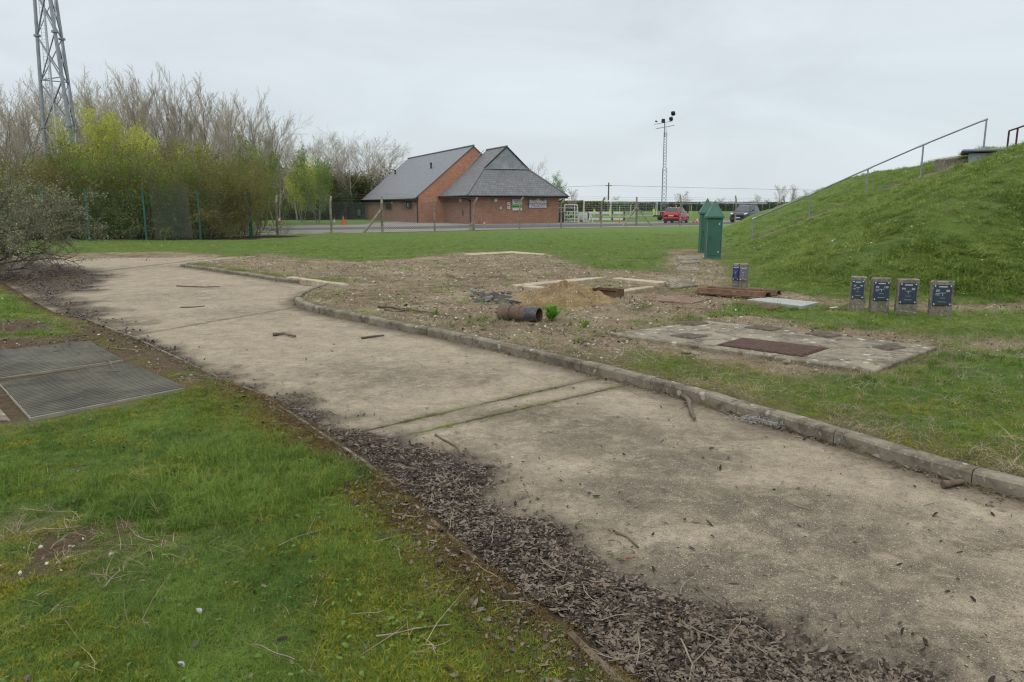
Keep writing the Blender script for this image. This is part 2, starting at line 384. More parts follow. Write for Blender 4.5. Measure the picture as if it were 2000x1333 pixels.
DIRT = [PG(p) for p in (
    [(340, 516), (500, 500), (560, 508), (700, 518), (800, 511), (900, 498), (1000, 494), (1070, 501), (1100, 517), (1160, 532), (1305, 542), (1400, 560), (1440, 600), (1380, 628), (1192, 652), (1235, 685), (1190, 722), (1100, 706), (1010, 687), (855, 652), (654, 612), (576, 592), (600, 572), (690, 556), (560, 545), (450, 528)],
    [(1312, 489), (1385, 491), (1402, 520), (1425, 560), (1400, 575), (1300, 570), (1306, 540)],
    [(1395, 556), (1480, 573), (1560, 584), (1660, 600), (1900, 607), (2040, 606), (2040, 620), (1860, 621), (1640, 611), (1430, 606), (1380, 632), (1360, 600)],
    [(1170, 655), (1240, 695), (1400, 726), (1560, 748), (1700, 748), (1790, 722), (1850, 700), (2040, 704), (2040, 690), (1840, 682), (1640, 654), (1540, 640), (1380, 622)],
    [(171, 628), (260, 668), (426, 742), (372, 764), (300, 735), (240, 700), (176, 664), (0, 690), (-40, 690), (-40, 672), (60, 668), (150, 655)],
    [(0, 1085), (120, 1048), (250, 1043), (290, 1062), (200, 1105), (100, 1150), (0, 1170)],
    [(-60, 690), (176, 662), (262, 700), (372, 762), (300, 775), (60, 830), (-60, 850)],
    [(-40, 640), (60, 632), (100, 640), (100, 652), (-40, 660)],
    [(-200, 506), (60, 502), (200, 496), (330, 495), (430, 501), (350, 512), (60, 512), (-200, 522)],
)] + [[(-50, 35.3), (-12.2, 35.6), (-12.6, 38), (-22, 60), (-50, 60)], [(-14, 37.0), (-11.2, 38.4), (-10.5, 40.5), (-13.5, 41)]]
def dirt_sdf(x, y):
    d = psdf(DIRT[0], x, y)
    for p in DIRT[1:]: d = np.maximum(d, psdf(p, x, y))
    return d
# the grassed mound: a rounded box in plan with a straight slope
MQ = (21.538, 29.722, 12.567, 20.56, 3.616, -0.238, 7.341, 3.22)
def mound(x, y):
    cx, cy, hx, hy, r, rot, W, H = MQ; c, s = math.cos(rot), math.sin(rot)
    x = np.asarray(x, float); y = np.asarray(y, float)
    X = (x - cx) * c + (y - cy) * s; Y = -(x - cx) * s + (y - cy) * c
    ax = np.abs(X) - hx + r; ay = np.abs(Y) - hy + r
    sd = -(np.hypot(np.maximum(ax, 0), np.maximum(ay, 0)) + np.minimum(np.maximum(ax, ay), 0) - r)
    t = sd / W
    soft = 0.05
    f = lambda q: np.where(q < -soft, 0, np.where(q > soft, q, (q + soft) ** 2 / (4 * soft)))
    return H * (f(t) - f(t - 1.0)), sd
def smst(x, a, b): t = np.clip((x - a) / (b - a), 0, 1); return t * t * (3 - 2 * t)
def gh(x, y, road=None):
    x = np.asarray(x, float); y = np.asarray(y, float)
    if road is None: road = psdf(ROAD, x, y)
    m, sd = mound(x, y)
    right = smst(x - (0.1 + 0.0 * y), 0, 1)
    # right of the road: kerb level; left: a few cm above the slab
    RS = psdf(RIGHTSIDE, x, y); side = np.where(RS > 0, 0.085, 0.035)
    side = side * (1 - smst(y, 22, 30)) + 0.03 * smst(y, 22, 30)
    rel = (fbm(x, y, 0.9, 2, 4) - .5) * 0.05 + (fbm(x, y, 4.0, 5, 3) - .5) * 0.02
    rel = rel * (1 - 0.8 * smst(y, 40, 50)) * smst(-road, 0.02, 0.5)
    mm = smst(m, 0.05, 0.5)
    rel = rel * (1 + 1.0 * mm) + mm * ((fbm(x, y, 0.5, 8, 3) - .5) * 0.25 + (fbm(x, y, 1.8, 3, 3) - .5) * 0.14)
    z = side + rel + m
    q = np.clip((-0.05 - road) / 0.06, 0, 1); zr = z * q - 0.09 * (1 - q)
    q2 = smst(-road, -0.16, 0.12) ; zl = (z + .012) * q2 - 0.022 * (1 - q2) - .07 * smst(road, .12, .4)
    return np.where(RS > 0, zr, zl)
RIGHTSIDE = KERB2[::1] + KERB + [(60, KERB[-1][1]), (60, 60), (-8, 60), KERB2[0]]
gz1 = lambda x, y: float(gh(np.array([x]), np.array([y]))[0])

# ------------------------------------------------------------------ fan grid
def fan(y0=0.9, y1=3000.0, near=1.012, ncol=430, umax=1.65):
    ys = [y0]
    while ys[-1] < 120: ys.append(ys[-1] * near + 0.001)
    while ys[-1] < y1: ys.append(ys[-1] * 1.07)
    back = [-12, -8, -5, -3, -2, -1.2, -.6, -.2, .2, .55]
    ys = np.array(back + ys)
    t = np.linspace(-1, 1, ncol); u = umax * (0.75 * t + 0.25 * t ** 3)
    Y, U = np.meshgrid(ys, u, indexing='ij')
    X = U * (np.maximum(Y, 0.9) + 1.6 + np.where(Y < 0.9, (0.9 - Y) * 0.5, 0))
    return X, Y
X, Y = fan()
nr, nc = X.shape
road_s = psdf(ROAD, X.ravel(), Y.ravel()).reshape(X.shape)
Z = gh(X, Y, road_s)
idx = np.arange(nr * nc).reshape(nr, nc)
quads = np.stack([idx[:-1, :-1], idx[:-1, 1:], idx[1:, 1:], idx[1:, :-1]], -1).reshape(-1, 4)
ds = dirt_sdf(X.ravel(), Y.ravel()).reshape(X.shape)
STAIR = [(8.55, 27.6), (10.5, 26.1), (11.95, 24.9), (13.1, 23.7), (14.1, 22.6)]
stair_d = ldist(STAIR, X, Y)
left_d = ldist([LEFT0] + LEFT, X, Y)
kerb_d = np.minimum(ldist(KERB, X, Y), ldist(KERB2, X, Y))
mh, msd = mound(X, Y)
ds = np.maximum(ds, 0.22 - stair_d)

# ground material
gm, nt, b = new_mat('ground_turf_and_soil')
p = POS(nt)
dirt = ATTR(nt, 'dirt'); ld = ATTR(nt, 'verge'); kd = ATTR(nt, 'kerbd'); mo = ATTR(nt, 'mound')
nb = NOI(nt, p, 0.55, 5, 0.6, 0.3); nm = NOI(nt, p, 3.1, 6, 0.65, 0.4); nf = NOI(nt, p, 22.0, 5, 0.7); nx = NOI(nt, p, 95.0, 3, 0.7)
strk = nd(nt, 'ShaderNodeMapping', {'Vector': p, 'Scale': (1.0, 1.0, 1.0)})
g = MIX(nt, RNG(nt, nm, 0.3, 0.7), (0.075, 0.125, 0.026), (0.15, 0.215, 0.05))
g = MIX(nt, RNG(nt, nb, 0.35, 0.72, 0, 0.75), g, (0.12, 0.165, 0.035))
g = MIX(nt, RNG(nt, nf, 0.25, 0.6, 0.55, 0.0), g, (0.022, 0.05, 0.01))
g = MIX(nt, MA(nt, 'MULTIPLY', RNG(nt, nx, 0.55, 0.8, 0, 0.6), RNG(nt, nm, 0.35, 0.6)), g, (0.22, 0.21, 0.09))
far = RNG(nt, nd(nt, 'ShaderNodeSeparateXYZ', {0: p}).outputs[1], 30, 60)
g = MIX(nt, MA(nt, 'MULTIPLY', far, 0.7), g, (0.145, 0.225, 0.07))
# moss along the left edge of the road and dry straw along the kerb
mossf = RNG(nt, MA(nt, 'ADD', ld, MA(nt, 'MULTIPLY', MA(nt, 'SUBTRACT', nm, 0.5), 0.7)), 0.62, 0.15)
g = MIX(nt, mossf, g, MIX(nt, RNG(nt, nf, 0.3, 0.7), (0.10, 0.10, 0.02), (0.16, 0.12, 0.035)))
soilv = RNG(nt, MA(nt, 'ADD', ld, MA(nt, 'MULTIPLY', MA(nt, 'SUBTRACT', nm, 0.5), 0.45)), 0.24, 0.06)
g = MIX(nt, soilv, g, MIX(nt, RNG(nt, nf, 0.3, 0.7), (0.05, 0.034, 0.02), (0.13, 0.09, 0.04)))
dry = RNG(nt, MA(nt, 'ADD', kd, MA(nt, 'MULTIPLY', MA(nt, 'SUBTRACT', nm, 0.5), 0.9)), 0.65, 0.1)
g = MIX(nt, MA(nt, 'MULTIPLY', dry, 0.85), g, MIX(nt, RNG(nt, nx, 0.35, 0.65), (0.09, 0.07, 0.035), (0.26, 0.21, 0.13)))
# soil
vo = nd(nt, 'ShaderNodeTexVoronoi', {'Vector': p, 'Scale': 26.0}); vo2 = nd(nt, 'ShaderNodeTexVoronoi', {'Vector': p, 'Scale': 70.0})
s = MIX(nt, RNG(nt, nm, 0.3, 0.7), (0.135, 0.097, 0.058), (0.335, 0.26, 0.165))
s = MIX(nt, RNG(nt, nb, 0.42, 0.7, 0, 0.8), s, (0.43, 0.35, 0.23))
s = MIX(nt, MA(nt, 'MULTIPLY', RNG(nt, NOI(nt, p, 1.3, 6, .65, .6), 0.54, 0.66), 0.75), s, MIX(nt, RNG(nt, nf, .3, .7), (0.055, 0.045, 0.022), (0.12, 0.11, 0.04)))
s = MIX(nt, RNG(nt, nf, 0.3, 0.55, 0.6, 0.0), s, (0.05, 0.035, 0.024))
peb = MA(nt, 'MULTIPLY', RNG(nt, vo.outputs['Distance'], 0.24, 0.16), RNG(nt, nd(nt, 'ShaderNodeSeparateColor', {0: vo.outputs['Color']}).outputs[0], 0.66, 0.7))
s = MIX(nt, peb, s, (0.42, 0.38, 0.31))
peb2 = MA(nt, 'MULTIPLY', RNG(nt, vo2.outputs['Distance'], 0.3, 0.2), RNG(nt, nd(nt, 'ShaderNodeSeparateColor', {0: vo2.outputs['Color']}).outputs[0], 0.7, 0.74))
s = MIX(nt, MA(nt, 'MULTIPLY', peb2, 0.8), s, (0.36, 0.31, 0.24))
# dark soil where the wood stands
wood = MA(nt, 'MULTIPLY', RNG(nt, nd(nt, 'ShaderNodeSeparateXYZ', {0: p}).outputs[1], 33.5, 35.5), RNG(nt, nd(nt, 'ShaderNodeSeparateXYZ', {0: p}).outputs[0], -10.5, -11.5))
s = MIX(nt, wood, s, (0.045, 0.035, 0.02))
s = MIX(nt, MA(nt, 'MULTIPLY', ATTR(nt, 'leftv'), 0.75), s, MIX(nt, RNG(nt, nf, 0.3, 0.65), (0.035, 0.024, 0.015), (0.105, 0.07, 0.04)))
df = RNG(nt, MA(nt, 'ADD', dirt, MA(nt, 'ADD', MA(nt, 'MULTIPLY', MA(nt, 'SUBTRACT', nm, 0.5), 1.1), MA(nt, 'MULTIPLY', MA(nt, 'SUBTRACT', nf, 0.5), 0.7))), -0.12, 0.12)
edge = RNG(nt, MA(nt, 'ADD', dirt, MA(nt, 'MULTIPLY', MA(nt, 'SUBTRACT', nm, 0.5), 1.2)), -0.55, 0.0, 0, 0.65)
g = MIX(nt, edge, g, MIX(nt, RNG(nt, nx, 0.35, 0.65), (0.10, 0.08, 0.04), (0.25, 0.205, 0.12)))
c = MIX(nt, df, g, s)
nt.links.new(c, b.inputs['Base Color']); b.inputs['Roughness'].default_value = 0.95; b.inputs['Specular IOR Level'].default_value = 0.1
hgt = MA(nt, 'ADD', MA(nt, 'MULTIPLY', nf, 1.0), MA(nt, 'ADD', MA(nt, 'MULTIPLY', nx, 0.5), MA(nt, 'MULTIPLY', nm, 1.2)))
BUMP(nt, b, hgt, 0.9, 0.05)

np_mesh('ground', np.stack([X, Y, Z], -1).reshape(-1, 3), quads, gm, smooth=True, kind='structure',
        attrs={'dirt': np.clip(ds, -3, 3).ravel(), 'verge': np.clip(np.where(road_s > 0, 0, left_d), 0, 5).ravel() + np.where(Y > 20, 5, 0).ravel(),
               'kerbd': np.clip(kerb_d, 0, 5).ravel() + np.where(msd > -1.0, 5, 0).ravel(), 'mound': mh.ravel(), 'leftv': ((psdf(RIGHTSIDE, X, Y) < 0) & (Y < 16)).astype(float).ravel()})

# ------------------------------------------------------------------ concrete road
lit = np.maximum(np.maximum(psdf(LITTER, X, Y), psdf(LITTER2, X, Y)), psdf(LITTER3, X, Y))
def lit_mask(x, y):
    l = np.maximum(np.maximum(psdf(LITTER, x, y), np.minimum(psdf(LITTER2, x, y) * .5, .3) - .02), psdf(LITTER3, x, y) + .06)
    return l + (fbm(x, y, 2.2, 3, 4) - .5) * 0.55 + (fbm(x, y, 9, 7, 3) - .5) * 0.22
rz = np.zeros_like(X) + 0.022 * smst(lit_mask(X, Y), 0.0, 0.35) * (0.5 + fbm(X, Y, 6, 1, 3)) + (fbm(X, Y, .8, 4, 3) - .5) * 0.008
stain = np.zeros_like(X)
for px, py, rx, ry, am in ((1190, 855, .55, .5, .75), (1330, 900, .5, .35, .8), (1250, 960, .7, .35, .7), (1480, 985, .5, .3, .95), (1600, 1045, .45, .3, .8), (1420, 1120, .5, .3, .75), (1620, 1180, .6, .3, .7), (1830, 1120, .4, .25, .6), (1020, 810, .6, .4, .55), (860, 735, .9, .5, .5),
                           (960, 870, .3, .3, .4), (1750, 1000, .35, .2, .5), (1900, 1060, .5, .3, .45), (690, 720, .8, .6, .35), (500, 610, 1.6, 1.0, .35), (330, 580, 1.5, 1.2, .35), (1150, 1010, .5, .3, .45), (1800, 1260, .5, .25, .6), (1400, 850, .8, .3, .4)):
    sx_, sy_ = G(px, py); stain = np.maximum(stain, am * np.exp(-(((X - sx_) / rx) ** 2 + ((Y - sy_) / ry) ** 2) * .8))
stain = stain * (.45 + 1.1 * fbm(X, Y, 1.7, 6, 5)) + np.clip(fbm(X, Y, .5, 3, 5) - .52, 0, 1) * 1.2
keep = (road_s > -0.10)
kq = keep.ravel()[quads].all(1)
rq = quads[kq]; used = np.unique(rq); remap = -np.ones(nr * nc, int); remap[used] = np.arange(len(used))
rm, nt, b = new_mat('old_concrete_road')
p = POS(nt); lt = ATTR(nt, 'litter'); kd = ATTR(nt, 'kerbd')
nb = NOI(nt, p, 0.45, 5, 0.6, 0.5); nm = NOI(nt, p, 2.6, 6, 0.62, 0.4); nf = NOI(nt, p, 26.0, 5, 0.75); nx = NOI(nt, p, 160.0, 3, 0.75)
nmo = NOI(nt, p, 8.0, 8, 0.78, 0.6); nst = NOI(nt, p, 4.0, 9, 0.8, 0.8)
base = MIX(nt, RNG(nt, nm, 0.3, 0.7), (0.25, 0.205, 0.14), (0.40, 0.335, 0.235))
base = MIX(nt, RNG(nt, nmo, 0.52, 0.36, 0, 0.55), base, (0.13, 0.105, 0.078))
base = MIX(nt, RNG(nt, nmo, 0.54, 0.68, 0, 0.6), base, (0.44, 0.37, 0.26))
base = MIX(nt, RNG(nt, NOI(nt, p, 1.1, 4, .6, .6), 0.55, 0.75, 0, .7), base, (0.40, 0.335, 0.235))
stn = MA(nt, 'MULTIPLY', RNG(nt, MA(nt, 'ADD', ATTR(nt, 'stain'), MA(nt, 'MULTIPLY', MA(nt, 'SUBTRACT', nst, 0.5), 1.5)), 0.16, 0.62), RNG(nt, nmo, 0.66, 0.48, 0.35, 1.0))
base = MIX(nt, MA(nt, 'MULTIPLY', stn, 0.86), base, (0.092, 0.075, 0.053))
sy = nd(nt, 'ShaderNodeSeparateXYZ', {0: p})
base = MIX(nt, RNG(nt, nf, 0.3, 0.5, 0.65, 0.0), base, (0.11, 0.088, 0.062))
base = MIX(nt, RNG(nt, nx, 0.52, 0.66, 0.0, 0.55), base, (0.48, 0.42, 0.33))
base = MIX(nt, RNG(nt, nx, 0.46, 0.34, 0.0, 0.7), base, (0.09, 0.07, 0.05))
for scl, th, colr in ((75.0, 0.90, (0.50, 0.46, 0.39)), (95.0, 0.80, (0.07, 0.055, 0.045)), (80.0, 0.90, (0.45, 0.34, 0.19)), (120.0, 0.86, (0.50, 0.45, 0.36))):
    vo = nd(nt, 'ShaderNodeTexVoronoi', {'Vector': p, 'Scale': scl})
    pk = MA(nt, 'MULTIPLY', RNG(nt, vo.outputs['Distance'], 0.30, 0.2), RNG(nt, nd(nt, 'ShaderNodeSeparateColor', {0: vo.outputs['Color']}).outputs[0], th, th + .01))
    base = MIX(nt, pk, base, colr)
# transverse joints in the slab
def joint(a, bb, w, colr, mossy):
    global base
    (ax, ay), (bx, by) = a, bb; L = math.hypot(bx - ax, by - ay); nxx, nyy = -(by - ay) / L, (bx - ax) / L
    dd = nd(nt, 'ShaderNodeVectorMath', {0: p, 1: (nxx, nyy, 0)}, operation='DOT_PRODUCT').outputs['Value']
    dd = MA(nt, 'ABSOLUTE', MA(nt, 'ADD', MA(nt, 'SUBTRACT', dd, nxx * ax + nyy * ay), MA(nt, 'MULTIPLY', MA(nt, 'SUBTRACT', NOI(nt, p, 9.0, 6, .8), 0.5), 0.11)))
    m1 = RNG(nt, MA(nt, 'ADD', dd, MA(nt, 'MULTIPLY', MA(nt, 'SUBTRACT', nm, 0.5), 0.03)), w, w * 0.5)
    mg = RNG(nt, NOI(nt, p, 2.3, 2, .5), 0.5, 0.6); m1 = MA(nt, 'MULTIPLY', m1, RNG(nt, NOI(nt, p, 3.7, 4, .6), 0.36, 0.5, 0.25, 1.0))
    base = MIX(nt, RNG(nt, MA(nt, 'ADD', dd, MA(nt, 'MULTIPLY', MA(nt, 'SUBTRACT', nmo, 0.5), 0.12)), w * 6, w, 0, 0.55), base, (0.12, 0.095, 0.06))
    base = MIX(nt, m1, base, MIX(nt, MA(nt, 'MULTIPLY', mg, mossy), colr, (0.07, 0.11, 0.02)))
J = [(G(738, 836), G(1142, 745)), (G(790, 852), G(1205, 757)), (G(279, 652), G(640, 590)), (G(200, 530), G(352, 512))]
joint(J[0][0], J[0][1], 0.02, (0.05, 0.038, 0.024), 1.0); joint(J[1][0], J[1][1], 0.02, (0.05, 0.038, 0.024), 1.0)
joint(J[2][0], J[2][1], 0.014, (0.10, 0.08, 0.05), 0.5); joint(J[3][0], J[3][1], 0.03, (0.09, 0.07, 0.045), 0.3)
# dirt gathered along the kerb and under the litter
gt = RNG(nt, MA(nt, 'ADD', kd, MA(nt, 'MULTIPLY', MA(nt, 'SUBTRACT', nm, 0.5), 0.5)), 0.34, 0.02)
base = MIX(nt, MA(nt, 'MULTIPLY', gt, 0.85), base, MIX(nt, RNG(nt, nf, 0.3, 0.7), (0.05, 0.036, 0.026), (0.15, 0.115, 0.085)))
lf = RNG(nt, MA(nt, 'ADD', lt, MA(nt, 'MULTIPLY', MA(nt, 'SUBTRACT', nf, 0.5), 0.45)), -0.20, 0.08)
lc = MIX(nt, RNG(nt, nf, 0.3, 0.7), (0.022, 0.016, 0.012), (0.085, 0.065, 0.05)); lc = MIX(nt, RNG(nt, nx, 0.5, 0.66, 0, .7), lc, (0.16, 0.13, 0.10))
lc = MIX(nt, RNG(nt, nm, 0.52, 0.62, 0, 0.7), lc, (0.085, 0.06, 0.018))
base = MIX(nt, lf, base, lc)
nt.links.new(base, b.inputs['Base Color']); b.inputs['Roughness'].default_value = 0.92; b.inputs['Specular IOR Level'].default_value = 0.25
BUMP(nt, b, MA(nt, 'ADD', MA(nt, 'MULTIPLY', nx, 0.4), MA(nt, 'ADD', nf, MA(nt, 'MULTIPLY', nmo, 0.8))), 0.85, 0.014)
V = np.stack([X, Y, rz], -1).reshape(-1, 3)[used]
np_mesh('road', V, remap[rq], rm, smooth=True, kind='structure',
        attrs={'stain': stain.ravel()[used], 'litter': np.clip(lit_mask(X, Y), -2, 2).ravel()[used], 'kerbd': np.clip(np.minimum(kerb_d, 3), 0, 3).ravel()[used]})

# ------------------------------------------------------------------ kerbs
def con_mat(name, a, bb, lich=(0.42, 0.41, 0.37), dark=(0.10, 0.085, 0.06), bs=1.0):
    m, nt, b = new_mat(name); p = POS(nt)
    n1 = NOI(nt, p, 2.4 * bs, 6, .65, .3); n2 = NOI(nt, p, 34 * bs, 4, .7); n3 = NOI(nt, p, 7.0 * bs, 4, .6, .5)
    c = MIX(nt, RNG(nt, n1, .3, .7), a, bb)
    c = MIX(nt, RNG(nt, n3, .48, .66, 0, .85), c, dark); c = MIX(nt, RNG(nt, NOI(nt, p, 1.1 * bs, 7, .7, .5), .5, .64, 0, .7), c, dark)
    c = MIX(nt, RNG(nt, n2, .58, .66, 0, .6), c, lich)
    vo = nd(nt, 'ShaderNodeTexVoronoi', {'Vector': p, 'Scale': 14.0 * bs})
    pk = MA(nt, 'MULTIPLY', RNG(nt, vo.outputs['Distance'], 0.42, 0.3), RNG(nt, nd(nt, 'ShaderNodeSeparateColor', {0: vo.outputs['Color']}).outputs[0], .86, .87))
    c = MIX(nt, MA(nt, 'MULTIPLY', pk, 0.8), c, lich)
    nt.links.new(c, b.inputs['Base Color']); b.inputs['Roughness'].default_value = .92; b.inputs['Specular IOR Level'].default_value = .2
    BUMP(nt, b, MA(nt, 'ADD', n2, n3), .6, .012)
    return m
M['kerb'] = con_mat('kerb_concrete', (0.14, 0.122, 0.09), (0.26, 0.23, 0.175), (0.36, 0.345, 0.30), (0.075, 0.062, 0.044))
M['slab'] = con_mat('slab_concrete', (0.15, 0.13, 0.095), (0.31, 0.27, 0.20), (0.46, 0.44, 0.39), (0.075, 0.064, 0.046), .8)
M['found'] = con_mat('buff_concrete', (0.36, 0.30, 0.21), (0.48, 0.41, 0.30), (0.55, 0.5, 0.4), (0.24, 0.19, 0.12))
M['exposed'] = con_mat('exposed_aggregate', (0.15, 0.135, 0.105), (0.27, 0.24, 0.19), (0.55, 0.52, 0.45), (0.09, 0.075, 0.05), 3.0)
def resample(line, step):
    o = [Vector(line[0])]; acc = 0
    pts = [Vector(q) for q in line]
    res = [pts[0]]; need = step
    for a, b2 in zip(pts[:-1], pts[1:]):
        L = (b2 - a).length; pos = 0
        while pos + need <= L:
            pos += need; res.append(a.lerp(b2, pos / L)); need = step
        need -= (L - pos)
    res.append(pts[-1]); return res
def kerb(line, name, h=0.10, w=0.10, stone=0.91, seed=1, gapat=()):
    rng = random.Random(seed); mb = MB()
    P = resample(line, stone / 4)
    n = len(P); prof = [(0.0, -0.12), (0.0, h - 0.02), (0.012, h - 0.004), (0.03, h), (w, h), (w, -0.12)]
    def frame(i):
        d = (P[min(i + 1, n - 1)] - P[max(i - 1, 0)]).normalized(); return Vector((d.y * SIDE, -d.x * SIDE))
    i = 0
    while i < n - 1:
        j = min(i + 4, n - 1); dz0 = rng.uniform(-.006, .006); dz1 = rng.uniform(-.006, .006); sh = rng.uniform(-.004, .004)
        V = []; m = j - i + 1
        for k in range(i, j + 1):
            q = (k - i) / max(1, m - 1); pp = P[k].copy()
            d = (P[min(k + 1, n - 1)] - P[max(k - 1, 0)]).normalized()
            if k == i: pp = pp + d * 0.003
            if k == j: pp = pp - d * 0.003
            nn = frame(k)
            for (o, z) in prof:
                jt = rng.uniform(-.003, .003) if z > 0 else 0
                V.append((pp.x + nn.x * (o + sh), pp.y + nn.y * (o + sh), z + (dz0 + (dz1 - dz0) * q if z > 0 else 0) + jt))
        c = len(prof); Fs = [tuple(range(c)), tuple(reversed(range((m - 1) * c, m * c)))]
        for k in range(m - 1):
            for e in range(c - 1): Fs.append((k * c + e, (k + 1) * c + e, (k + 1) * c + e + 1, k * c + e + 1))
        if i not in gapat: mb.add(V, Fs)
        i = j
    o = mb.build(name, M['kerb'], kind='structure'); return o
# the side on which the body of the kerb lies (away from the road)
_a, _b = KERB[6], KERB[12]; _d = Vector((_b[0] - _a[0], _b[1] - _a[1])).normalized(); _mid = ((_a[0] + _b[0]) / 2, (_a[1] + _b[1]) / 2)
SIDE = 1
_t = (_mid[0] + _d.y * .4, _mid[1] - _d.x * .4)
if float(psdf(ROAD, np.array([_t[0]]), np.array([_t[1]]))[0]) > 0: SIDE = -1
kerb(KERB, 'kerb', 0.095)
kerb(KERB2, 'kerb', 0.07, 0.2, 1.3, seed=4)

# level strip of timber edging in the lower part of the left verge
a = G(1112, 1246, .03); bq = extend(a, G(1200, 1333, .03), .9)
te = MB(); dv = Vector((bq[0] - a[0], bq[1] - a[1], 0)); Ln = dv.length; dn = dv.normalized(); sdv = Vector((-dn.y, dn.x, 0))
for k in range(2):
    q0 = Vector((a[0], a[1], .012)) + sdv * (0.0 if k == 0 else -.035); te.bar(q0, q0 + dn * Ln, .028 if k == 0 else .022, .085 if k == 0 else .05)
te.build('edging_board', M['wood_dark'], label='mossy broken edging board half buried beside the road at the bottom', cat='edging board')

# thin old concrete edging of the left road side
le = MB(); rngk = random.Random(3); P = resample([LEFT0] + LEFT[:15], 0.5)
for a2, b2 in zip(P[:-1], P[1:]):
    z = rngk.uniform(-.016, .006); up2 = .026 if a2.y < 7.4 else .05
    d = (b2 - a2).normalized(); n2 = Vector((-d.y, d.x))
    le.bar((a2.x + n2.x * .0, a2.y, up2 + z - .06), (b2.x - d.x * .012, b2.y - d.y * .012, up2 + z - .06), .022, .12)
le.build('edging', M['kerb'], kind='structure')

# ================================================================== near objects
# ---- two ribbed grating panels in the left verge
def grating(corners, z, label, ribs=46):
    (x0, y0), (x1, y1), (x2, y2), (x3, y3) = corners        # far-left, far-right, near-right, near-left
    A, B2, C2, D2 = [Vector((q[0], q[1], 0)) for q in corners]
    cen = (A + B2 + C2 + D2) / 4
    t = empty('grating_panel', (cen.x, cen.y, z), 0, label, 'grating', 'grating panels over the pit')
    base = MB()
    ins = [A.lerp(cen, .004), B2.lerp(cen, .004), C2.lerp(cen, .004), D2.lerp(cen, .004)]
    base.slab([((q - cen).x, (q - cen).y) for q in ins][::-1], -0.03, 0.0)
    base.build('base_plate', M['grate_base'], t)
    rb = MB(); rng = random.Random(ribs)
    n = ribs
    for i in range(n):
        v = (i + .5) / n; a = A.lerp(D2, v) - cen; bq = B2.lerp(C2, v) - cen
        pitch = (A - D2).length / n; segs = int((bq - a).length / 0.075); dirr = (bq - a).normalized(); nn = Vector((-dirr.y, dirr.x, 0)); up_ = []
        for k in range(segs + 1):
            w = math.sin(k * math.pi * 0.5 + i * 0.0) * pitch * 0.30
            c = a.lerp(bq, k / segs) + nn * w
            up_.append(c)
        V = []
        for c in up_:
            for o, h in ((-.26, 0.0), (-.12, 0.016), (.12, 0.016), (.26, 0.0)): V.append((c.x + nn.x * o * pitch, c.y + nn.y * o * pitch, h))
        rb.add(V, [(k * 4 + e, (k + 1) * 4 + e, (k + 1) * 4 + e + 1, k * 4 + e + 1) for k in range(segs) for e in range(3)])
    rb.build('ribs', M['grate'], t)
    fr = MB(); cs = [A - cen, B2 - cen, C2 - cen, D2 - cen]
    for i in (2, 3): fr.bar(cs[i] + Vector((0, 0, -.008)), cs[(i + 1) % 4] + Vector((0, 0, -.008)), .012, .03)
    fr.build('edge_angle', M['grate_edge'], t)
    return t
M['grate_base'] = simple('grating_base', (0.022, 0.021, 0.016), 0.9, 0, 0.3, 4, dirt=(0.075, 0.055, 0.03), dscale=3)
M['grate'] = simple('weathered_grating', (0.13, 0.122, 0.092), 0.85, 0, 0.22, 3, dirt=(0.07, 0.066, 0.05), dscale=1.6, dth=(.42, .62), bump=.2)
M['grate_edge'] = simple('pale_grating_edge', (0.27, 0.25, 0.20), 0.8, 0, 0.2, 6)
gz = 0.055
grating([G(-150, 703, gz), G(174, 668, gz), G(240, 704.5, gz), G(-150, 762, gz)], gz, 'far ribbed grey grating panel in the left verge, above a mossy joint', 20)
grating([G(-1, 750, gz), G(252, 711, gz), G(362, 759, gz), G(61, 818, gz)], gz, 'near ribbed grey grating panel in the left verge, beside the lawn', 27)
fb = MB(); a, bq = G(-60, 735, .03), G(20, 824, .03); c2 = G(52, 822, .03); d2 = G(-8, 757, .03)
fb.slab([a, bq, extend(a, bq, .02), (bq[0] - .12, bq[1] - .02), (a[0] - .12, a[1])][::-1], -.05, .045)
fb.build('pit_frame', M['kerb'], label='narrow concrete frame of the pit at the left edge', cat='pit frame')

# ---- big concrete slab with rusty covers
def slab_thing(name, px, z0, z1, mat, label, cat, jag=0.012, seed=0, bev=0.012):
    rng = random.Random(seed); P = [Vector(G(a, bb, z1)) for a, bb in px]; Q = []
    for a, bb in zip(P, P[1:] + P[:1]):
        L = (bb - a).length; n = max(1, int(L / .12))
        for k in range(n):
            q = a.lerp(bb, k / n); Q.append((q.x + rng.uniform(-jag, jag), q.y + rng.uniform(-jag, jag)))
    ar = sum(Q[i][0] * Q[(i + 1) % len(Q)][1] - Q[(i + 1) % len(Q)][0] * Q[i][1] for i in range(len(Q)))
    if ar < 0: Q = Q[::-1]
    mb = MB(); n = len(Q); cx = sum(q[0] for q in Q) / n; cy = sum(q[1] for q in Q) / n
    ins = []
    for k in range(n):
        a, c = Vector(Q[k - 1]), Vector(Q[(k + 1) % n]); d = (c - a).normalized(); ins.append((Q[k][0] - d.y * bev, Q[k][1] + d.x * bev))
    V = [(q[0], q[1], z0) for q in Q] + [(q[0], q[1], z1 - bev) for q in Q] + [(q[0], q[1], z1) for q in ins]
    F_ = [tuple(range(2 * n, 3 * n))] + [(L * n + k, L * n + (k + 1) % n, (L + 1) * n + (k + 1) % n, (L + 1) * n + k) for L in (0, 1) for k in range(n)]
    mb.add(V, F_); return mb.build(name, mat, label=label, cat=cat)
SZ = 0.135
slab = slab_thing('concrete_slab', [(1192, 651), (1376, 627), (1535, 641), (1643, 656.5), (1829, 677), (1706, 724)], -.05, SZ, M['slab'],
                  'large grey concrete slab with rusty covers on the right verge', 'concrete slab')
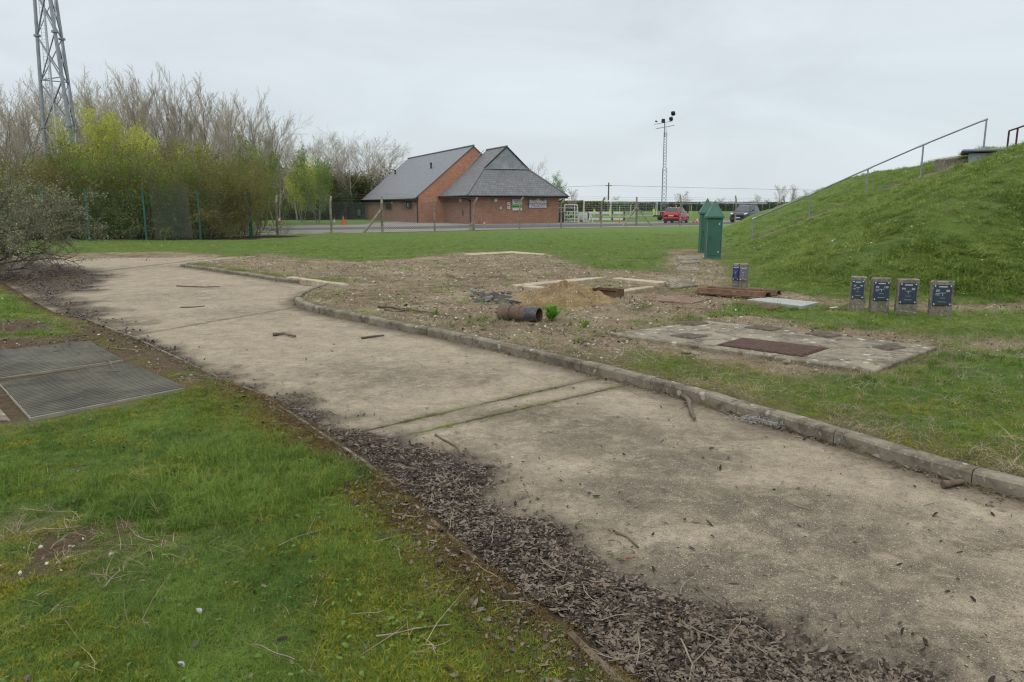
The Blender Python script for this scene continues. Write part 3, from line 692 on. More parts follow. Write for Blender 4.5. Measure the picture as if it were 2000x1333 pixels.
M['tread'], nt, b = new_mat('rusty_tread_plate')
p = POS(nt); mpn = nd(nt, 'ShaderNodeMapping', {'Vector': p, 'Rotation': (0, 0, R(38))})
ck = nd(nt, 'ShaderNodeTexChecker', {'Vector': out(mpn), 'Scale': 22.0})
c = MIX(nt, RNG(nt, NOI(nt, p, 9, 5, .7), .3, .7), (0.085, 0.048, 0.032), (0.145, 0.088, 0.06))
c = MIX(nt, RNG(nt, NOI(nt, p, 3, 4, .6), .55, .7, 0, .6), c, (0.17, 0.13, 0.10))
c = MIX(nt, MA(nt, 'MULTIPLY', out(ck, 1), .45), c, (0.04, 0.022, 0.015))
nt.links.new(c, b.inputs['Base Color']); b.inputs['Roughness'].default_value = .85
BUMP(nt, b, out(ck, 1), .5, .004)
M['tread2'] = simple('dirty_rusty_cover', (.12, .085, .062), .9, 0, .3, 14, dirt=(.16, .14, .11), dscale=7, dth=(.42, .6), bump=.4, bs=70)
def cover(px, z, label, jag=.004, ribs=False, inset=0.006):
    P = [Vector(G(a, bb, z)) for a, bb in px]; cen = sum(P, Vector((0, 0))) / len(P)
    t = empty('manhole_cover', (cen.x, cen.y, z), 0, label, 'manhole cover')
    ar = sum(P[i].x * P[(i + 1) % len(P)].y - P[(i + 1) % len(P)].x * P[i].y for i in range(len(P)))
    if ar < 0: P = P[::-1]
    f = MB(); f.slab([tuple((q - cen) * 1.0) for q in P], -.02, inset); f.build('frame', M['rust_dark'] if ribs else M['tread2'], t)
    g_ = MB(); g_.slab([tuple((q - cen) * .955) for q in P], -.02, inset + .005)
    A, B2, C2, D2 = [(q - cen) * .95 for q in P[:4]]
    n = 22 if ribs else 9
    for i in range(n):
        v = (i + .5) / n; a = A.lerp(B2, v); bb = D2.lerp(C2, v)
        g_.bar((a.x, a.y, inset + .006), (bb.x, bb.y, inset + .006), .012, .01)
    g_.build('plate', M['tread'] if ribs else M['tread2'], t)
    return t
cover([(1399, 675), (1448, 661.5), (1618, 681.5), (1566, 698)], SZ, 'large rusty ribbed cover in the middle of the concrete slab', ribs=True)
cover([(1452, 641), (1480, 636.5), (1530, 643), (1506, 648)], SZ, 'small rusty cover near the back edge of the concrete slab')
cover([(1570, 653), (1600, 648.5), (1646, 656.5), (1616, 661)], SZ, 'small dark rusty cover by the back edge, right of the middle')
cover([(1703, 679), (1738, 673.5), (1770, 680.5), (1735, 686)], SZ, 'small reddish cover near the right corner of the slab')
cover([(1308, 657), (1345, 652.5), (1383, 658), (1350, 663)], SZ, 'small rusty cover near the left corner of the slab')
cover([(1322, 633), (1352, 628.5), (1385, 632.5), (1356, 637)], SZ, 'small rusty cover at the far left edge of the slab')

# ---- indicator marker posts with plates
def marker(px0, px1, pyt, pyb, depth, rz, plates, label, pw=0.9, z=0.09, group='row of concrete valve marker posts', H=None, tilt=0, name='marker_post'):
    pc = (px0 + px1) / 2; x, y = G(pc, pyb, z); Zc = y * math.cos(PIT) + (CAMH - z) * math.sin(PIT)
    W = (px1 - px0) / F * Zc; Hh = AT(pc, pyt, y)[2] - z
    t = empty(name, (x, y + depth / 2, z - .02), rz, label, 'marker post', group)
    t.rotation_euler = (0, R(tilt), rz)
    s = MB(); s.box((0, 0, Hh / 2 - .05), (W, depth, Hh + .14), bev=.012)
    rng = random.Random(int(px0)); s.v = [(a + rng.uniform(-.004, .004), bb + rng.uniform(-.003, .003), c + rng.uniform(-.004, .004)) for a, bb, c in s.v]
    s.build('stone', M['exposed'], t)
    for (mat, wf, ph, lines, dx) in plates:
        w = W * wf; zc = Hh - .03 - ph / 2
        pl = MB(); pl.box((dx, -depth / 2 - .010, zc), (w, .012, ph), bev=.004); po = pl.build('plate', mat, t)
        for sx in (-1, 1):
            for sz in (-1, 1): sc_ = MB(); sc_.cyl((dx + sx * (w / 2 - .018), -depth / 2 - .016, zc + sz * (ph / 2 - .018)), (0, -1, 0), .0085, .005, 8); sc_.build('screw', M['white'], po)
        Mt = lambda px_, pz_: Matrix.Translation((dx + px_, -depth / 2 - .018, zc + pz_)) @ Matrix.Rotation(R(90), 4, 'X')
        bars = MB(); bars.box((dx, -depth / 2 - .0175, zc + ph * .40), (w * .45, .003, .014))
        bars.box((dx, -depth / 2 - .0175, zc + ph * .1), (w * .34, .003, .006)); bars.box((dx + .0, -depth / 2 - .0175, zc + ph * .02), (.006, .003, .036))
        bars.box((dx, -depth / 2 - .0175, zc - ph * .14), (w * .3, .003, .004)); bars.box((dx, -depth / 2 - .0175, zc - ph * .33), (w * .45, .003, .004))
        bars.build('marking', M['plate_text'], po)
        if lines:
            k = w / .22
            if lines[0]: text_mesh('lettering', lines[0], .042 * k, Mt(-w * .27, ph * .20), M['plate_text'], po, .001)
            if lines[1]: text_mesh('lettering', lines[1], .042 * k, Mt(w * .28, ph * .20), M['plate_text'], po, .001)
            if lines[2]: text_mesh('lettering', lines[2], .036 * k, Mt(-w * .27, ph * .03), M['plate_text'], po, .001)
    return t
marker(1662, 1689, 541, 611.5, .13, R(-16), [(M['navy'], .8, .26, ('SV', '80', 'CC'), -.01)], 'narrow speckled concrete marker post with a faded plate, leftmost of the four in a row')
marker(1702, 1736, 543.5, 613, .11, R(-9), [(M['navy'], .84, .27, ('SV', '150', 'CC'), -.005)], 'concrete marker post with a dark plate reading SV 150')
marker(1752, 1791, 546, 614.5, .11, R(-9), [(M['navy'], .80, .29, ('PV', '80', ''), -.008)], 'concrete marker post with a dark blue plate reading PV 80')
marker(1817, 1858, 549.5, 617, .09, R(-8), [(M['navy'], .82, .29, ('SV', '80', 'CC'), -.006)], 'concrete marker post with a dark plate reading SV 80, nearest the right edge')
marker(1432.5, 1445, 515.5, 566, .16, R(-22), [(M['blue_plate'], .9, .25, ('E', 'F', 'C'), 0)], 'concrete marker post with a royal blue plate below the green cabinets', group='pair of marker posts')
marker(1446.5, 1462, 516.5, 567, .2, R(-22), [(M['grey_plate'], .86, .25, ('V', '', 'T'), 0)], 'concrete marker post with a faded grey plate beside the blue one', group='pair of marker posts')

# ---- steel sheets, channels and plates lying near the marker posts
def channel(p0, p1, z0, z1, w, label):
    a = Vector((*G(*p0, z0), z0)); bb = Vector((*G(*p1, z1), z1)); d = (bb - a); L = d.length; d.normalize(); n = Vector((-d.y, d.x, 0))
    prof = [(-.5, 0), (-.44, .012), (-.36, .012), (-.22, .075), (.22, .075), (.36, .012), (.44, .012), (.5, 0)]
    mb = MB(); V = []; k = len(prof)
    for e in (a, bb):
        for s_, h in prof: V.append(e + n * s_ * w + Vector((0, 0, h)))
        for s_, h in prof[::-1]: V.append(e + n * s_ * w * .98 + Vector((0, 0, h - .014)))
    m = 2 * k
    mb.add(V, [(i, (i + 1) % m, (i + 1) % m + m, i + m) for i in range(m)])
    for e in (0, 1):
        for i in range(k - 1): mb.add([V[e * m + i], V[e * m + i + 1], V[e * m + m - 2 - i], V[e * m + m - 1 - i]], [(0, 1, 2, 3)])
    return mb.build('steel_channel', M['rust'], label=label, cat='steel channel', group='rusty channels on the ground')
channel((1366, 571), (1500, 580), .12, .16, .25, 'nearer rusty steel channel lying below the pair of marker posts')
channel((1384, 567.5), (1521, 576), .12, .14, .25, 'farther rusty steel channel lying close against the pair of marker posts')
M['sheet'] = simple('pale_grey_sheet', (0.30, 0.31, 0.29), 0.7, 0.0, 0.12, 2, dirt=(0.22, 0.23, 0.21), dscale=2)
slab_thing('grey_sheet', [(1458.5, 585), (1498, 580.5), (1600, 590.5), (1567, 598)], .09, .15, M['sheet'], 'pale grey flat sheet lying beside the rusty channels', 'metal sheet', .001, 1, .004)
slab_thing('rusty_plate', [(1431, 591.5), (1447, 588), (1494, 592), (1478, 597)], .07, .12, M['rust'], 'rusty rectangular tray in front of the pale grey sheet, left one', 'steel tray', .002, 2, .004)
slab_thing('rusty_plate', [(1477, 599), (1498, 591.5), (1529, 598), (1506, 604.5)], .07, .125, M['rust'], 'rusty square plate touching the front corner of the grey sheet', 'steel plate', .002, 3, .004)
slab_thing('rusty_plate', [(1604, 601), (1618, 598), (1660, 602), (1648, 606)], .07, .115, M['rust_dark'], 'dark rusty tray on the ground left of the row of marker posts', 'steel tray', .002, 4, .004)
slab_thing('paper_scrap', [(1620, 600.3), (1634, 599.3), (1638, 600.3), (1626, 601.3)], .116, .122, M['white'], 'small white scrap lying on the dark rusty tray', 'scrap', .001, 4, .001)
slab_thing('rusty_plate', [(1268, 586), (1300, 579), (1388, 583), (1352, 592)], .05, .10, simple('red_brown_plate', (.17, .10, .07), .9, 0, .3, 8, dirt=(.22, .17, .12), dscale=5), 'flat red brown plate half covered by gravel', 'steel plate', .006, 5, .004)
# ---- brown tread plates on ground further left: sunken box
def box_thing():
    a = G(1163, 575, .05); bb = G(1208, 592, .05); x = (a[0] + bb[0]) / 2; y = (a[1] + bb[1]) / 2
    t = empty('rusty_box', (x, y, .05), R(-38), 'rusty open steel box sunk in the soil behind the sand heap', 'steel box')
    s = MB(); w, d, h = .52, .26, .16
    for c, dd in (((0, -d / 2, h / 2), (w, .012, h)), ((0, d / 2, h / 2), (w, .012, h)), ((-w / 2, 0, h / 2), (.012, d, h)), ((w / 2, 0, h / 2), (.012, d, h))): s.box(c, dd)
    s.box((0, 0, .01), (w - .02, d - .02, .02)); s.build('walls', M['rust'], t)
    s = MB()
    for c, dd in (((0, -d / 2 - .015, h), (w, .03, .008)), ((0, d / 2 + .015, h), (w, .03, .008))): s.box(c, dd)
    s.build('flange', M['rust_dark'], t)
box_thing()

# ---- broken foundation frame and slabs of the far path
fz = .15
for px, lb in (([(998, 556), (1010, 559), (1150, 546), (1180, 542), (1165, 541.5), (1130, 544)], 'long pale concrete strip at the back left of the foundation frame'),
               ([(1020, 558.5), (1040, 557), (1085, 563), (1072, 565.5)], 'short pale concrete strip on the left of the foundation frame'),
               ([(1118, 565.5), (1135, 564), (1196, 568.5), (1196, 573)], 'pale concrete strip at the near left of the foundation frame'),
               ([(1196, 568.5), (1262, 558.5), (1278, 560), (1196, 573)], 'pale concrete strip at the near right of the foundation frame'),
               ([(1195, 543.5), (1207, 542), (1302, 550), (1290, 553)], 'pale concrete strip at the back right of the foundation frame')):
    slab_thing('foundation_strip', px, 0.0, fz, M['found'], lb, 'concrete strip', .012, len(lb), .01)
for i, (px, lb) in enumerate((([(1306, 545), (1345, 545), (1362, 556), (1308, 564)], 'pale square paving slab at the near end of the broken path'),
               ([(1325, 500), (1370, 499), (1372, 506), (1322, 507)], 'broken grey paving slab by the foot of the green cabinets'),
               ([(1330, 509), (1366, 508), (1368, 512), (1328, 514)], 'thin broken paving slab just before the green cabinets'),
               ([(1322, 520), (1362, 519), (1366, 527), (1320, 529)], 'crumbling paving slab in the middle of the broken path'))):
    slab_thing('paving_slab', px, 0.0, .105 + .01 * (i == 0), M['slab'], lb, 'paving slab', .03, 30 + i, .01)
for px, lb in (([(560, 541.5), (574, 540), (684, 555), (676, 558)], 'pale concrete strip behind the far kerb'), ([(905, 495.5), (1000, 491), (1066, 496), (1060, 498), (1000, 494), (915, 498.5)], 'pale concrete strip at the edge of the far grass'),
               ([(1850, 690), (1900, 688), (2040, 694), (2040, 700), (1890, 695)], 'whitish path strip running right from the big slab')):
    slab_thing('concrete_strip', px, 0.0, .105, M['found'] if 'whitish' not in lb else M['slab'], lb, 'concrete strip', .03, len(lb), .008)

# ---- green cabinets
def cabinet(px, py, W, D, H1, H2, label, rz):
    x, y = G(px, py, .05)
    t = empty('green_cabinet', (x, y, .03), rz, label, 'cabinet', 'green metal cabinets at the foot of the mound')
    bq = MB(); bq.box((0, 0, .03), (W + .05, D + .05, .08)); bq.build('plinth', M['cab_green'], t)
    s = MB(); s.box((0, 0, H1 / 2 + .03), (W, D, H1 - .02), bev=.01); s.build('body', M['cab_green'], t)
    s = MB(); s.box((0.02, -D / 2 - .006, H1 / 2 + .05), (W * .78, .012, H1 * .84), bev=.004); d_ = s.build('door', M['cab_green'], t)
    s = MB()
    for zz in (.26, H1 * .86): s.box((W * .30, -D / 2 - .018, zz), (.04, .014, .055), bev=.004)
    s.build('hinge', M['galv_light'], d_)
    s = MB(); s.box((-W * .3, -D / 2 - .016, H1 * .55), (.02, .02, .09), bev=.004); s.build('handle', M['black'], d_)
    s = MB()
    for sx in (-1, 1): s.bar((sx * (W / 2 + .003), -D / 2 - .003, .07), (sx * (W / 2 + .003), -D / 2 - .003, H1), .014)
    s.build('corner_trim', M['cab_edge'], t)
    e = .045; w2, d2 = W / 2 + e, D / 2 + e; zb = H1 + .005
    r = MB(); r.box((0, 0, zb + .02), (2 * w2, 2 * d2, .045))
    V = [(-w2, -d2, zb + .0425), (w2, -d2, zb + .0425), (w2, d2, zb + .0425), (-w2, d2, zb + .0425), (0, -.03, H2), (0, .03, H2)]
    r.add(V, [(0, 1, 4), (1, 2, 5, 4), (2, 3, 5), (3, 0, 4, 5)]); ro = r.build('roof', M['cab_green'], t)
    e_ = MB()
    for a in (0, 1): e_.bar(Vector(V[a]) + Vector((0, -.002, .004)), Vector(V[4]) + Vector((0, -.002, .004)), .012)
    e_.build('ridge_trim', M['cab_edge'], ro)
    return t
cabinet(1391, 507.5, .42, .40, 1.24, 1.74, 'nearer dark green metal cabinet with a pointed roof', R(-6))
cabinet(1377, 494.5, .42, .40, 1.33, 1.84, 'farther green cabinet with a pointed roof, half hidden behind the nearer one', R(-6))
cb = MB(); x, y = G(1370, 472, .5); x, y = G(1372, 496, .05)
for s_ in (0, 1):
    cb.tube([(x + .05 + s_ * .3, y - .25 - s_ * 1.8, .62), (x - .06 + s_ * .3, y - .3 - s_ * 1.8, .60), (x - .12 + s_ * .3, y - .3 - s_ * 1.8, .52)], .009, 5)
cb.build('cable', M['black'], label='short black cable ends sticking out of the green cabinets', cat='cable')

# ---- handrail up the mound
def on_line(line, px):
    best = None
    for a, c in zip(line[:-1], line[1:]):
        for k in range(60):
            q = k / 60; x = a[0] + (c[0] - a[0]) * q; y = a[1] + (c[1] - a[1]) * q; z = gz1(x, y)
            Zc = y * math.cos(PIT) + (CAMH - z) * math.sin(PIT); e = abs(1000 + x / Zc * F - px)
            if best is None or e < best[0]: best = (e, x, y, z)
    return best[1:]
hr = empty('handrail', (STAIR[0][0], STAIR[0][1], 0), 0, 'grey tubular handrail climbing the grassed mound', 'handrail')
STX = [(8.30, 27.9)] + STAIR[1:] + [(14.9, 21.9)]
tops = []; hx, hy = STAIR[0]
for px, pyt in ((1468.5, 428), (1581, 380), (1691, 330), (1798, 283), (1920, 233)):
    x, y, z = on_line(STX, px); tp = AT(px + (pyt < 300) * 4, pyt, y); zt = tp[2]; print('post', px, round(x, 2), round(y, 2), round(z, 2), round(zt - z, 2))
    xt = x + 0.0; s = MB(); s.tube([(x - hx, y - hy, z - .15), (xt - hx, y - hy, zt)], .026, 8); s.tube([(x - hx, y - hy, z - .02), (x - hx, y - hy, z + .03)], .05, 8)
    s.build('post', M['galv'], hr); tops.append(Vector((x - hx, y - hy, zt)))
s = MB()
for a, c in zip(tops[:-1], tops[1:]): s.tube([a, c], .024, 8)
s.build('rail', M['galv'], hr)
for k, a in enumerate(tops):
    s = MB()
    for o in ((-1,) if k == len(tops) - 1 else (1,) if k == 0 else (-1, 1)):
        d = ((tops[k + o] - a)).normalized(); s.tube([a - d * .03, a + d * .14], .034, 8)
    s.build('fitting', M['galv_light'], hr)
# dark edging along the steps up the mound
es = MB(); rng = random.Random(5); P = resample(STAIR, .55)
for a, c in zip(P[:-1], P[1:]):
    if rng.random() < .12: continue
    n = Vector(((c - a).y, -(c - a).x)).normalized() * -.16
    z0, z1 = gz1(a.x, a.y) + .0, gz1(c.x, c.y) + .0; dd = (c - a) * .04
    es.bar((a.x + n.x + dd.x, a.y + n.y + dd.y, z0 + rng.uniform(-.02, .02)), (c.x + n.x - dd.x, c.y + n.y - dd.y, z1 + rng.uniform(-.02, .02)), .07, .13)
es.build('step_edging', M['exposed'], label='broken dark stone edging of the overgrown steps up the mound', cat='edging')

# ---- hatch, stone block and rail on top of the mound
def topbox(name, pxl, pxr, pyt, pyb, Y, depth, mat, label, cat, zlow=.4):
    a = AT(pxl, pyt, Y); c = AT(pxr, pyt, Y); zb = AT(pxl, pyb, Y)[2] - zlow
    return a, c, zb
a, c, zb = topbox('', 1879, 1990, 292, 303, 22.6, 1, None, '', '')
HW = 1.75; ht = R(-29); t = empty('roof_hatch', (a[0] + math.cos(ht) * HW / 2 - math.sin(ht) * .7, 22.6 + math.sin(ht) * HW / 2 + math.cos(ht) * .7, zb), ht, 'low grey metal hatch on top of the mound', 'hatch')
W = HW; h = a[2] - zb
s = MB(); s.box((0.05, 0, (h - .12) / 2), (W - .3, 1.1, h - .12)); s.build('upstand', M['galv'], t)
s = MB(); s.box((0, 0, h - .045), (W, 1.4, .09), bev=.03); s.build('lid', simple('hatch_lid', (.16, .18, .205), .55, .2, .15, 1.5), t)
a, c, zb = topbox('', 1845, 1884, 308, 321, 23.6, 1, None, '', '')
s = MB(); s.box((0, 0, 0), (c[0] - a[0], .5, a[2] - zb), bev=.03); s.v = [(x + .02 * math.sin(9 * z + y), y, z + .03 * math.sin(7 * x)) for x, y, z in s.v]
o = s.build('stone_block', M['exposed'], label='dark weathered stone block at the head of the steps', cat='stone block'); o.location = ((a[0] + c[0]) / 2, 23.9, (a[2] + zb) / 2)
t = empty('guard_rail', AT(1972, 300, 24.5), 0, 'dark rusty guard rail on top of the mound at the right edge', 'guard rail'); L0 = Vector(t.location)
s = MB(); tp = []
for px, py in ((1971, 256), (1988, 250.5), (2090, 214)):
    q = Vector(AT(px, py, 24.5)) - L0; tp.append(q); pm = MB(); pm.tube([(q.x, q.y, -.9), tuple(q)], .028, 6); pm.build('post', M['rust_dark'], t)
s.tube(tp, .028, 6); s.tube([p_ + Vector((0, 0, -.62)) for p_ in tp[1:]], .02, 6); s.build('rail', M['rust_dark'], t)

# ---- old pipe
x, y = G(1014, 632, .06); x1, y1 = G(1052, 633, .06)
t = empty('old_pipe', (x, y + .08, .075), R(-30), 'short rusty socketed pipe lying beside the leafy dock plant', 'pipe')
r = .105
def ringpipe(xs, rs, mat, name, inner=None):
    mb = MB(); mb.tube([(a, 0, r) for a in xs], rs, 24, caps=False); 
    return mb.build(name, mat, t)
M['pipe'] = simple('old_pipe_clay', (0.13, 0.085, 0.055), .85, 0, .35, 6, dirt=(.055, .05, .045), dscale=5, dth=(.45, .6), bump=.4, bs=30)
M['pipe_black'] = simple('tarred_pipe', (0.035, 0.036, 0.042), .6, 0, .3, 10, dirt=(.11, .10, .10), dscale=14, dth=(.5, .65), bump=.3, bs=60)
ringpipe([-.29, -.29, -.15, -.13, -.10, .10, .11], [.08, r * 1.04, r * 1.06, r * 1.1, r * .98, r * .98, r * .97], M['pipe'], 'barrel')
ringpipe([.11, .12, .30, .305], [r * .97, r, r * 1.0, r * .96], M['pipe_black'], 'end_sleeve')
mb = MB(); rg = [[(.305, math.cos(a) * q, r + math.sin(a) * q) for a in np.linspace(0, 2 * math.pi, 24, endpoint=False)] for q in (r * .96, r * .855)]; mb.add(rg[0] + rg[1], [(i, (i + 1) % 24, (i + 1) % 24 + 24, i + 24) for i in range(24)]); mb.tube([(.305, 0, r), (-.1, 0, r)], [r * .855, r * .84], 24, caps=False); mb.disc((-.1, 0, r), (1, 0, 0), r * .84, 24); mb.build('bore', M['rust'], t)
mb = MB(); mb.tube([(-.16, 0, r), (-.11, 0, r)], [r * 1.17, r * 1.17], 24); mb.tube([(.02, 0, r), (.045, 0, r)], [r * 1.05, r * 1.05], 24); mb.build('collar', M['pipe'], t)

# ---- dock plant
def leaf_blade(L, W, curl, n=6):
    V = []; Fq = []
    for i in range(n + 1):
        u = i / n; w = W * (math.sin(math.pi * min(1, u * .92 + .05)) ** .8) * .5; zz = math.sin(u * 1.6) * curl * L; xx = L * u * (1 - .25 * u * curl)
        V += [(xx, -w, zz + .25 * w), (xx, 0, zz), (xx, w, zz + .25 * w)]
        if i: b0 = (i - 1) * 3; Fq += [(b0, b0 + 3, b0 + 4, b0 + 1), (b0 + 1, b0 + 4, b0 + 5, b0 + 2)]
    return V, Fq
def rosette(x, y, z, n, L, W, label, seed, upang=(25, 70), mat=None, name='dock_plant', cat='plant', group=None):
    rng = random.Random(seed); t = empty(name, (x, y, z), 0, label, cat, group)
    for k in range(n):
        s = MB(); V, Fq = leaf_blade(L * rng.uniform(.7, 1.1), W * rng.uniform(.8, 1.1), rng.uniform(.05, .5))
        Rm = Euler((rng.uniform(-.3, .3), -R(rng.uniform(*upang)), k * 2.4 + rng.uniform(-.3, .3)), 'XYZ').to_matrix()
        s.add([Rm @ Vector(v) for v in V], Fq, smooth=True); s.build('leaf', mat or M['dock'], t)
    return t
x, y = G(1076, 628, .09); rosette(x, y, .08, 13, .26, .10, 'broad leaved bright green dock plant beside the pipe mouth', 3, (5, 62))
for i, (px, py, L, lb) in enumerate(((1142, 641, .13, 'low green weed tuft between the pipe and the slab'), (1115, 636, .08, 'small green weed in the gravel right of the pipe'), (982, 625, .09, 'small weed against the socket end of the pipe'),
        (918, 622, .08, 'small green weed left of the pipe near the kerb'), (852, 613, .10, 'grassy weed beside the dark fallen branches'), (1130, 668, .07, 'tiny weed behind the middle of the kerb'))):
    x, y = G(px, py, .09); rosette(x, y, .08, 14, L, L * .22, lb, 20 + i, (10, 70), M['leaf_green'], 'weed', 'weed')

# ---- sand heap and rubble
def heap(px, py, w, d, h, mat, label, name, cat, seed, amp=.25, rz=0):
    x, y = G(px, py, .08); rng = np.random.RandomState(seed); n = 46
    u = np.linspace(-1, 1, n); UX, UY = np.meshgrid(u, u); rr = np.hypot(UX, UY)
    gx = x + UX * w; gy = y + UY * d
    ang = np.arctan2(UY, UX)
    rr = rr * 1.34 * (1 + .16 * np.sin(3 * ang + seed) + .12 * np.sin(5 * ang + 2 * seed))
    hh = h * np.clip(1 - rr ** 2, 0, 1) ** 1.1 * (1 + amp * (fbm(gx, gy, 5, seed % 9, 4) - .5) * 4) + (fbm(gx, gy, 18, seed % 7, 3) - .5) * .035
    hh = hh - np.clip(rr - .92, 0, 1) * .5
    V = np.stack([gx, gy, hh + .07], -1).reshape(-1, 3); ix = np.arange(n * n).reshape(n, n)
    q = np.stack([ix[:-1, :-1], ix[:-1, 1:], ix[1:, 1:], ix[1:, :-1]], -1).reshape(-1, 4)
    return np_mesh(name, V, q, mat, smooth=True, label=label, cat=cat)
sm, nt, b = new_mat('yellow_sand_soil'); p = POS(nt)
c = MIX(nt, RNG(nt, NOI(nt, p, 5, 6, .7), .3, .7), (0.15, 0.10, 0.045), (0.34, 0.235, 0.11))
c = MIX(nt, RNG(nt, NOI(nt, p, 40, 4, .7), .3, .5, .6, 0), c, (0.06, 0.04, 0.022))
vo = nd(nt, 'ShaderNodeTexVoronoi', {'Vector': p, 'Scale': 32.0})
pk = MA(nt, 'MULTIPLY', RNG(nt, vo.outputs['Distance'], 0.34, 0.24), RNG(nt, nd(nt, 'ShaderNodeSeparateColor', {0: vo.outputs['Color']}).outputs[0], .83, .84)); c = MIX(nt, pk, c, (0.5, 0.45, 0.36))
nt.links.new(c, b.inputs['Base Color']); b.inputs['Roughness'].default_value = .95; BUMP(nt, b, NOI(nt, p, 30, 5, .75), 1.0, .03)
heap(1100, 592, 1.3, 1.0, .23, sm, 'heap of yellowish sandy soil behind the pipe', 'soil_heap', 'soil heap', 3, amp=.55)
heap(965, 587, .5, .45, .13, simple('ash_grey_soil', (.05, .046, .04), .95, 0, .4, 12, dirt=(.14, .13, .12), dscale=9, bump=.8, bs=30), 'small dark grey heap of ash and rubble left of the soil heap', 'rubble_heap', 'rubble heap', 5)
def rock(name, x, y, z, s, mat, label, cat, seed, sq=(1, .8, .6), group=None):
    bm = bmesh.new(); bmesh.ops.create_icosphere(bm, subdivisions=2, radius=1); rng = random.Random(seed)
    ph = [rng.uniform(0, 6) for _ in range(6)]
    for v in bm.verts:
        k = 1 + .18 * math.sin(3 * v.co.x + ph[0]) + .15 * math.sin(4 * v.co.y + ph[1]) + .12 * math.sin(5 * v.co.z + ph[2]); v.co = Vector((v.co.x * sq[0], v.co.y * sq[1], v.co.z * sq[2])) * k * s
    me = bpy.data.meshes.new(name); bm.to_mesh(me); bm.free(); me.materials.append(mat); o = bpy.data.objects.new(name, me); col.objects.link(o); o.location = (x, y, z); o.rotation_euler = (rng.uniform(-.3, .3), rng.uniform(-.3, .3), rng.uniform(0, 6))
    return tag(o, label, cat, group)
M['rubble'] = con_mat('grey_rubble', (.14, .135, .125), (.27, .265, .25), bs=3)
rng = random.Random(11)
for i in range(16):
    px = rng.uniform(916, 1002); py = rng.uniform(568, 598); x, y = G(px, py, .1)
    rock('rubble_stone', x, y, .13 + rng.uniform(0, .06), rng.uniform(.03, .075), M['rubble'], ('pale' if i % 2 else 'grey') + ' rubble lump on ash heap, ' + ('small', 'long', 'flat', 'rounded')[i % 4] + (' near its left end', ' in its middle', ' near its right end')[min(2, int((px - 916) / 29))] + (', high up', ', low down')[py > 583] + (', left side', ', right side')[i > 7], 'stone', i, (2.2, .6, .5) if i % 3 == 0 else (1, .8, .7), 'lumps of rubble on the ash heap')
for px, py, s_, lb in ((1016, 1264, .022, 'small round pale stone in the moss at the left edge of the litter'), (1340, 690, .05, 'pale crusty lump at the front edge of the big slab, left one'), (1358, 693, .045, 'pale crusty lump at the front edge of the big slab, right one'),
                       (1537, 709, .04, 'grey stone in front of the big slab'), (253, 652, .03, 'white stone lying at the far end of the left edging'), (1115, 597, .03, 'pale stone on the front of the soil heap')):
    z = .02 if px in (1016, 253) else .1
    x, y = G(px, py, z); rock('stone', x, y, z + .005, s_, M['slab'] if s_ > .03 else M['found'], lb, 'stone', px, (1, .9, .55))
# grey fluffy debris along the kerb
def fluff(px, py, w, label, seed):
    rng = random.Random(seed); x, y = G(px, py, .01); s = MB()
    for i in range(240):
        a = rng.gauss(0, w / 3); bq = rng.gauss(0, w / 7); d = rng.uniform(0, 6.3); L = rng.uniform(.02, .05)
        p0 = Vector((a, bq * 1 - a * .45, rng.uniform(.003, .035))); p1 = p0 + Vector((math.cos(d) * L, math.sin(d) * L, rng.uniform(-.012, .012))); s.tube([p0, (p0 + p1) / 2 + Vector((0, 0, .008)), p1], .0022, 3, caps=False)
    o = s.build('dry_root_tangle', M['white_rag'], label=label, cat='debris'); o.location = (x, y, 0); return o
fluff(1497, 826, .30, 'pale grey fibrous tangle lying against the kerb', 2)
fluff(1320, 764, .18, 'small pale tangle of dry roots by the broken kerb joint', 4)

# ================================================================== car park beyond the fence
def sheet(name, pts, z, mat):
    return MB().add([(*G(a, b2, z), z) for a, b2 in pts], [tuple(range(len(pts)))]).build(name, mat, kind='structure')
def gravel(name, a, bb, s1=3.0):
    m, nt, b = new_mat(name); p = POS(nt)
    c = MIX(nt, RNG(nt, NOI(nt, p, .35, 5, .6), .3, .7), a, bb); c = MIX(nt, RNG(nt, NOI(nt, p, s1 * 4, 5, .75), .35, .65, .35, 0), c, tuple(x * .5 for x in a))
    nt.links.new(c, b.inputs['Base Color']); b.inputs['Roughness'].default_value = .95; b.inputs['Specular IOR Level'].default_value = .15; BUMP(nt, b, NOI(nt, p, 14, 4, .7), .5, .02); return m
M['gravel'] = gravel('pale_gravel', (.24, .225, .20), (.34, .315, .275)); M['tarmac'] = gravel('worn_tarmac', (.115, .11, .115), (.165, .155, .155))
sheet('car_park', [(440, 463), (560, 459), (700, 455), (850, 452), (1000, 448.5), (1100, 446), (1250, 443.5), (1330, 442), (1480, 439), (1600, 436), (1600, 428), (1450, 430), (1340, 433.5), (1280, 433.5), (1160, 435), (1100, 435), (1085, 431), (820, 428), (700, 439.5), (560, 441), (440, 443)][::-1], .045, M['gravel'])
sheet('track', [(440, 452), (560, 450), (700, 448.5), (850, 446.5), (1000, 445), (1100, 443.5), (1250, 441.2), (1330, 440), (1480, 437.5), (1600, 434), (1600, 431), (1450, 433), (1340, 435.5), (1250, 437), (1100, 438.5), (940, 439.3), (850, 442), (700, 444), (560, 445.5), (440, 447)][::-1], .055, M['tarmac'])

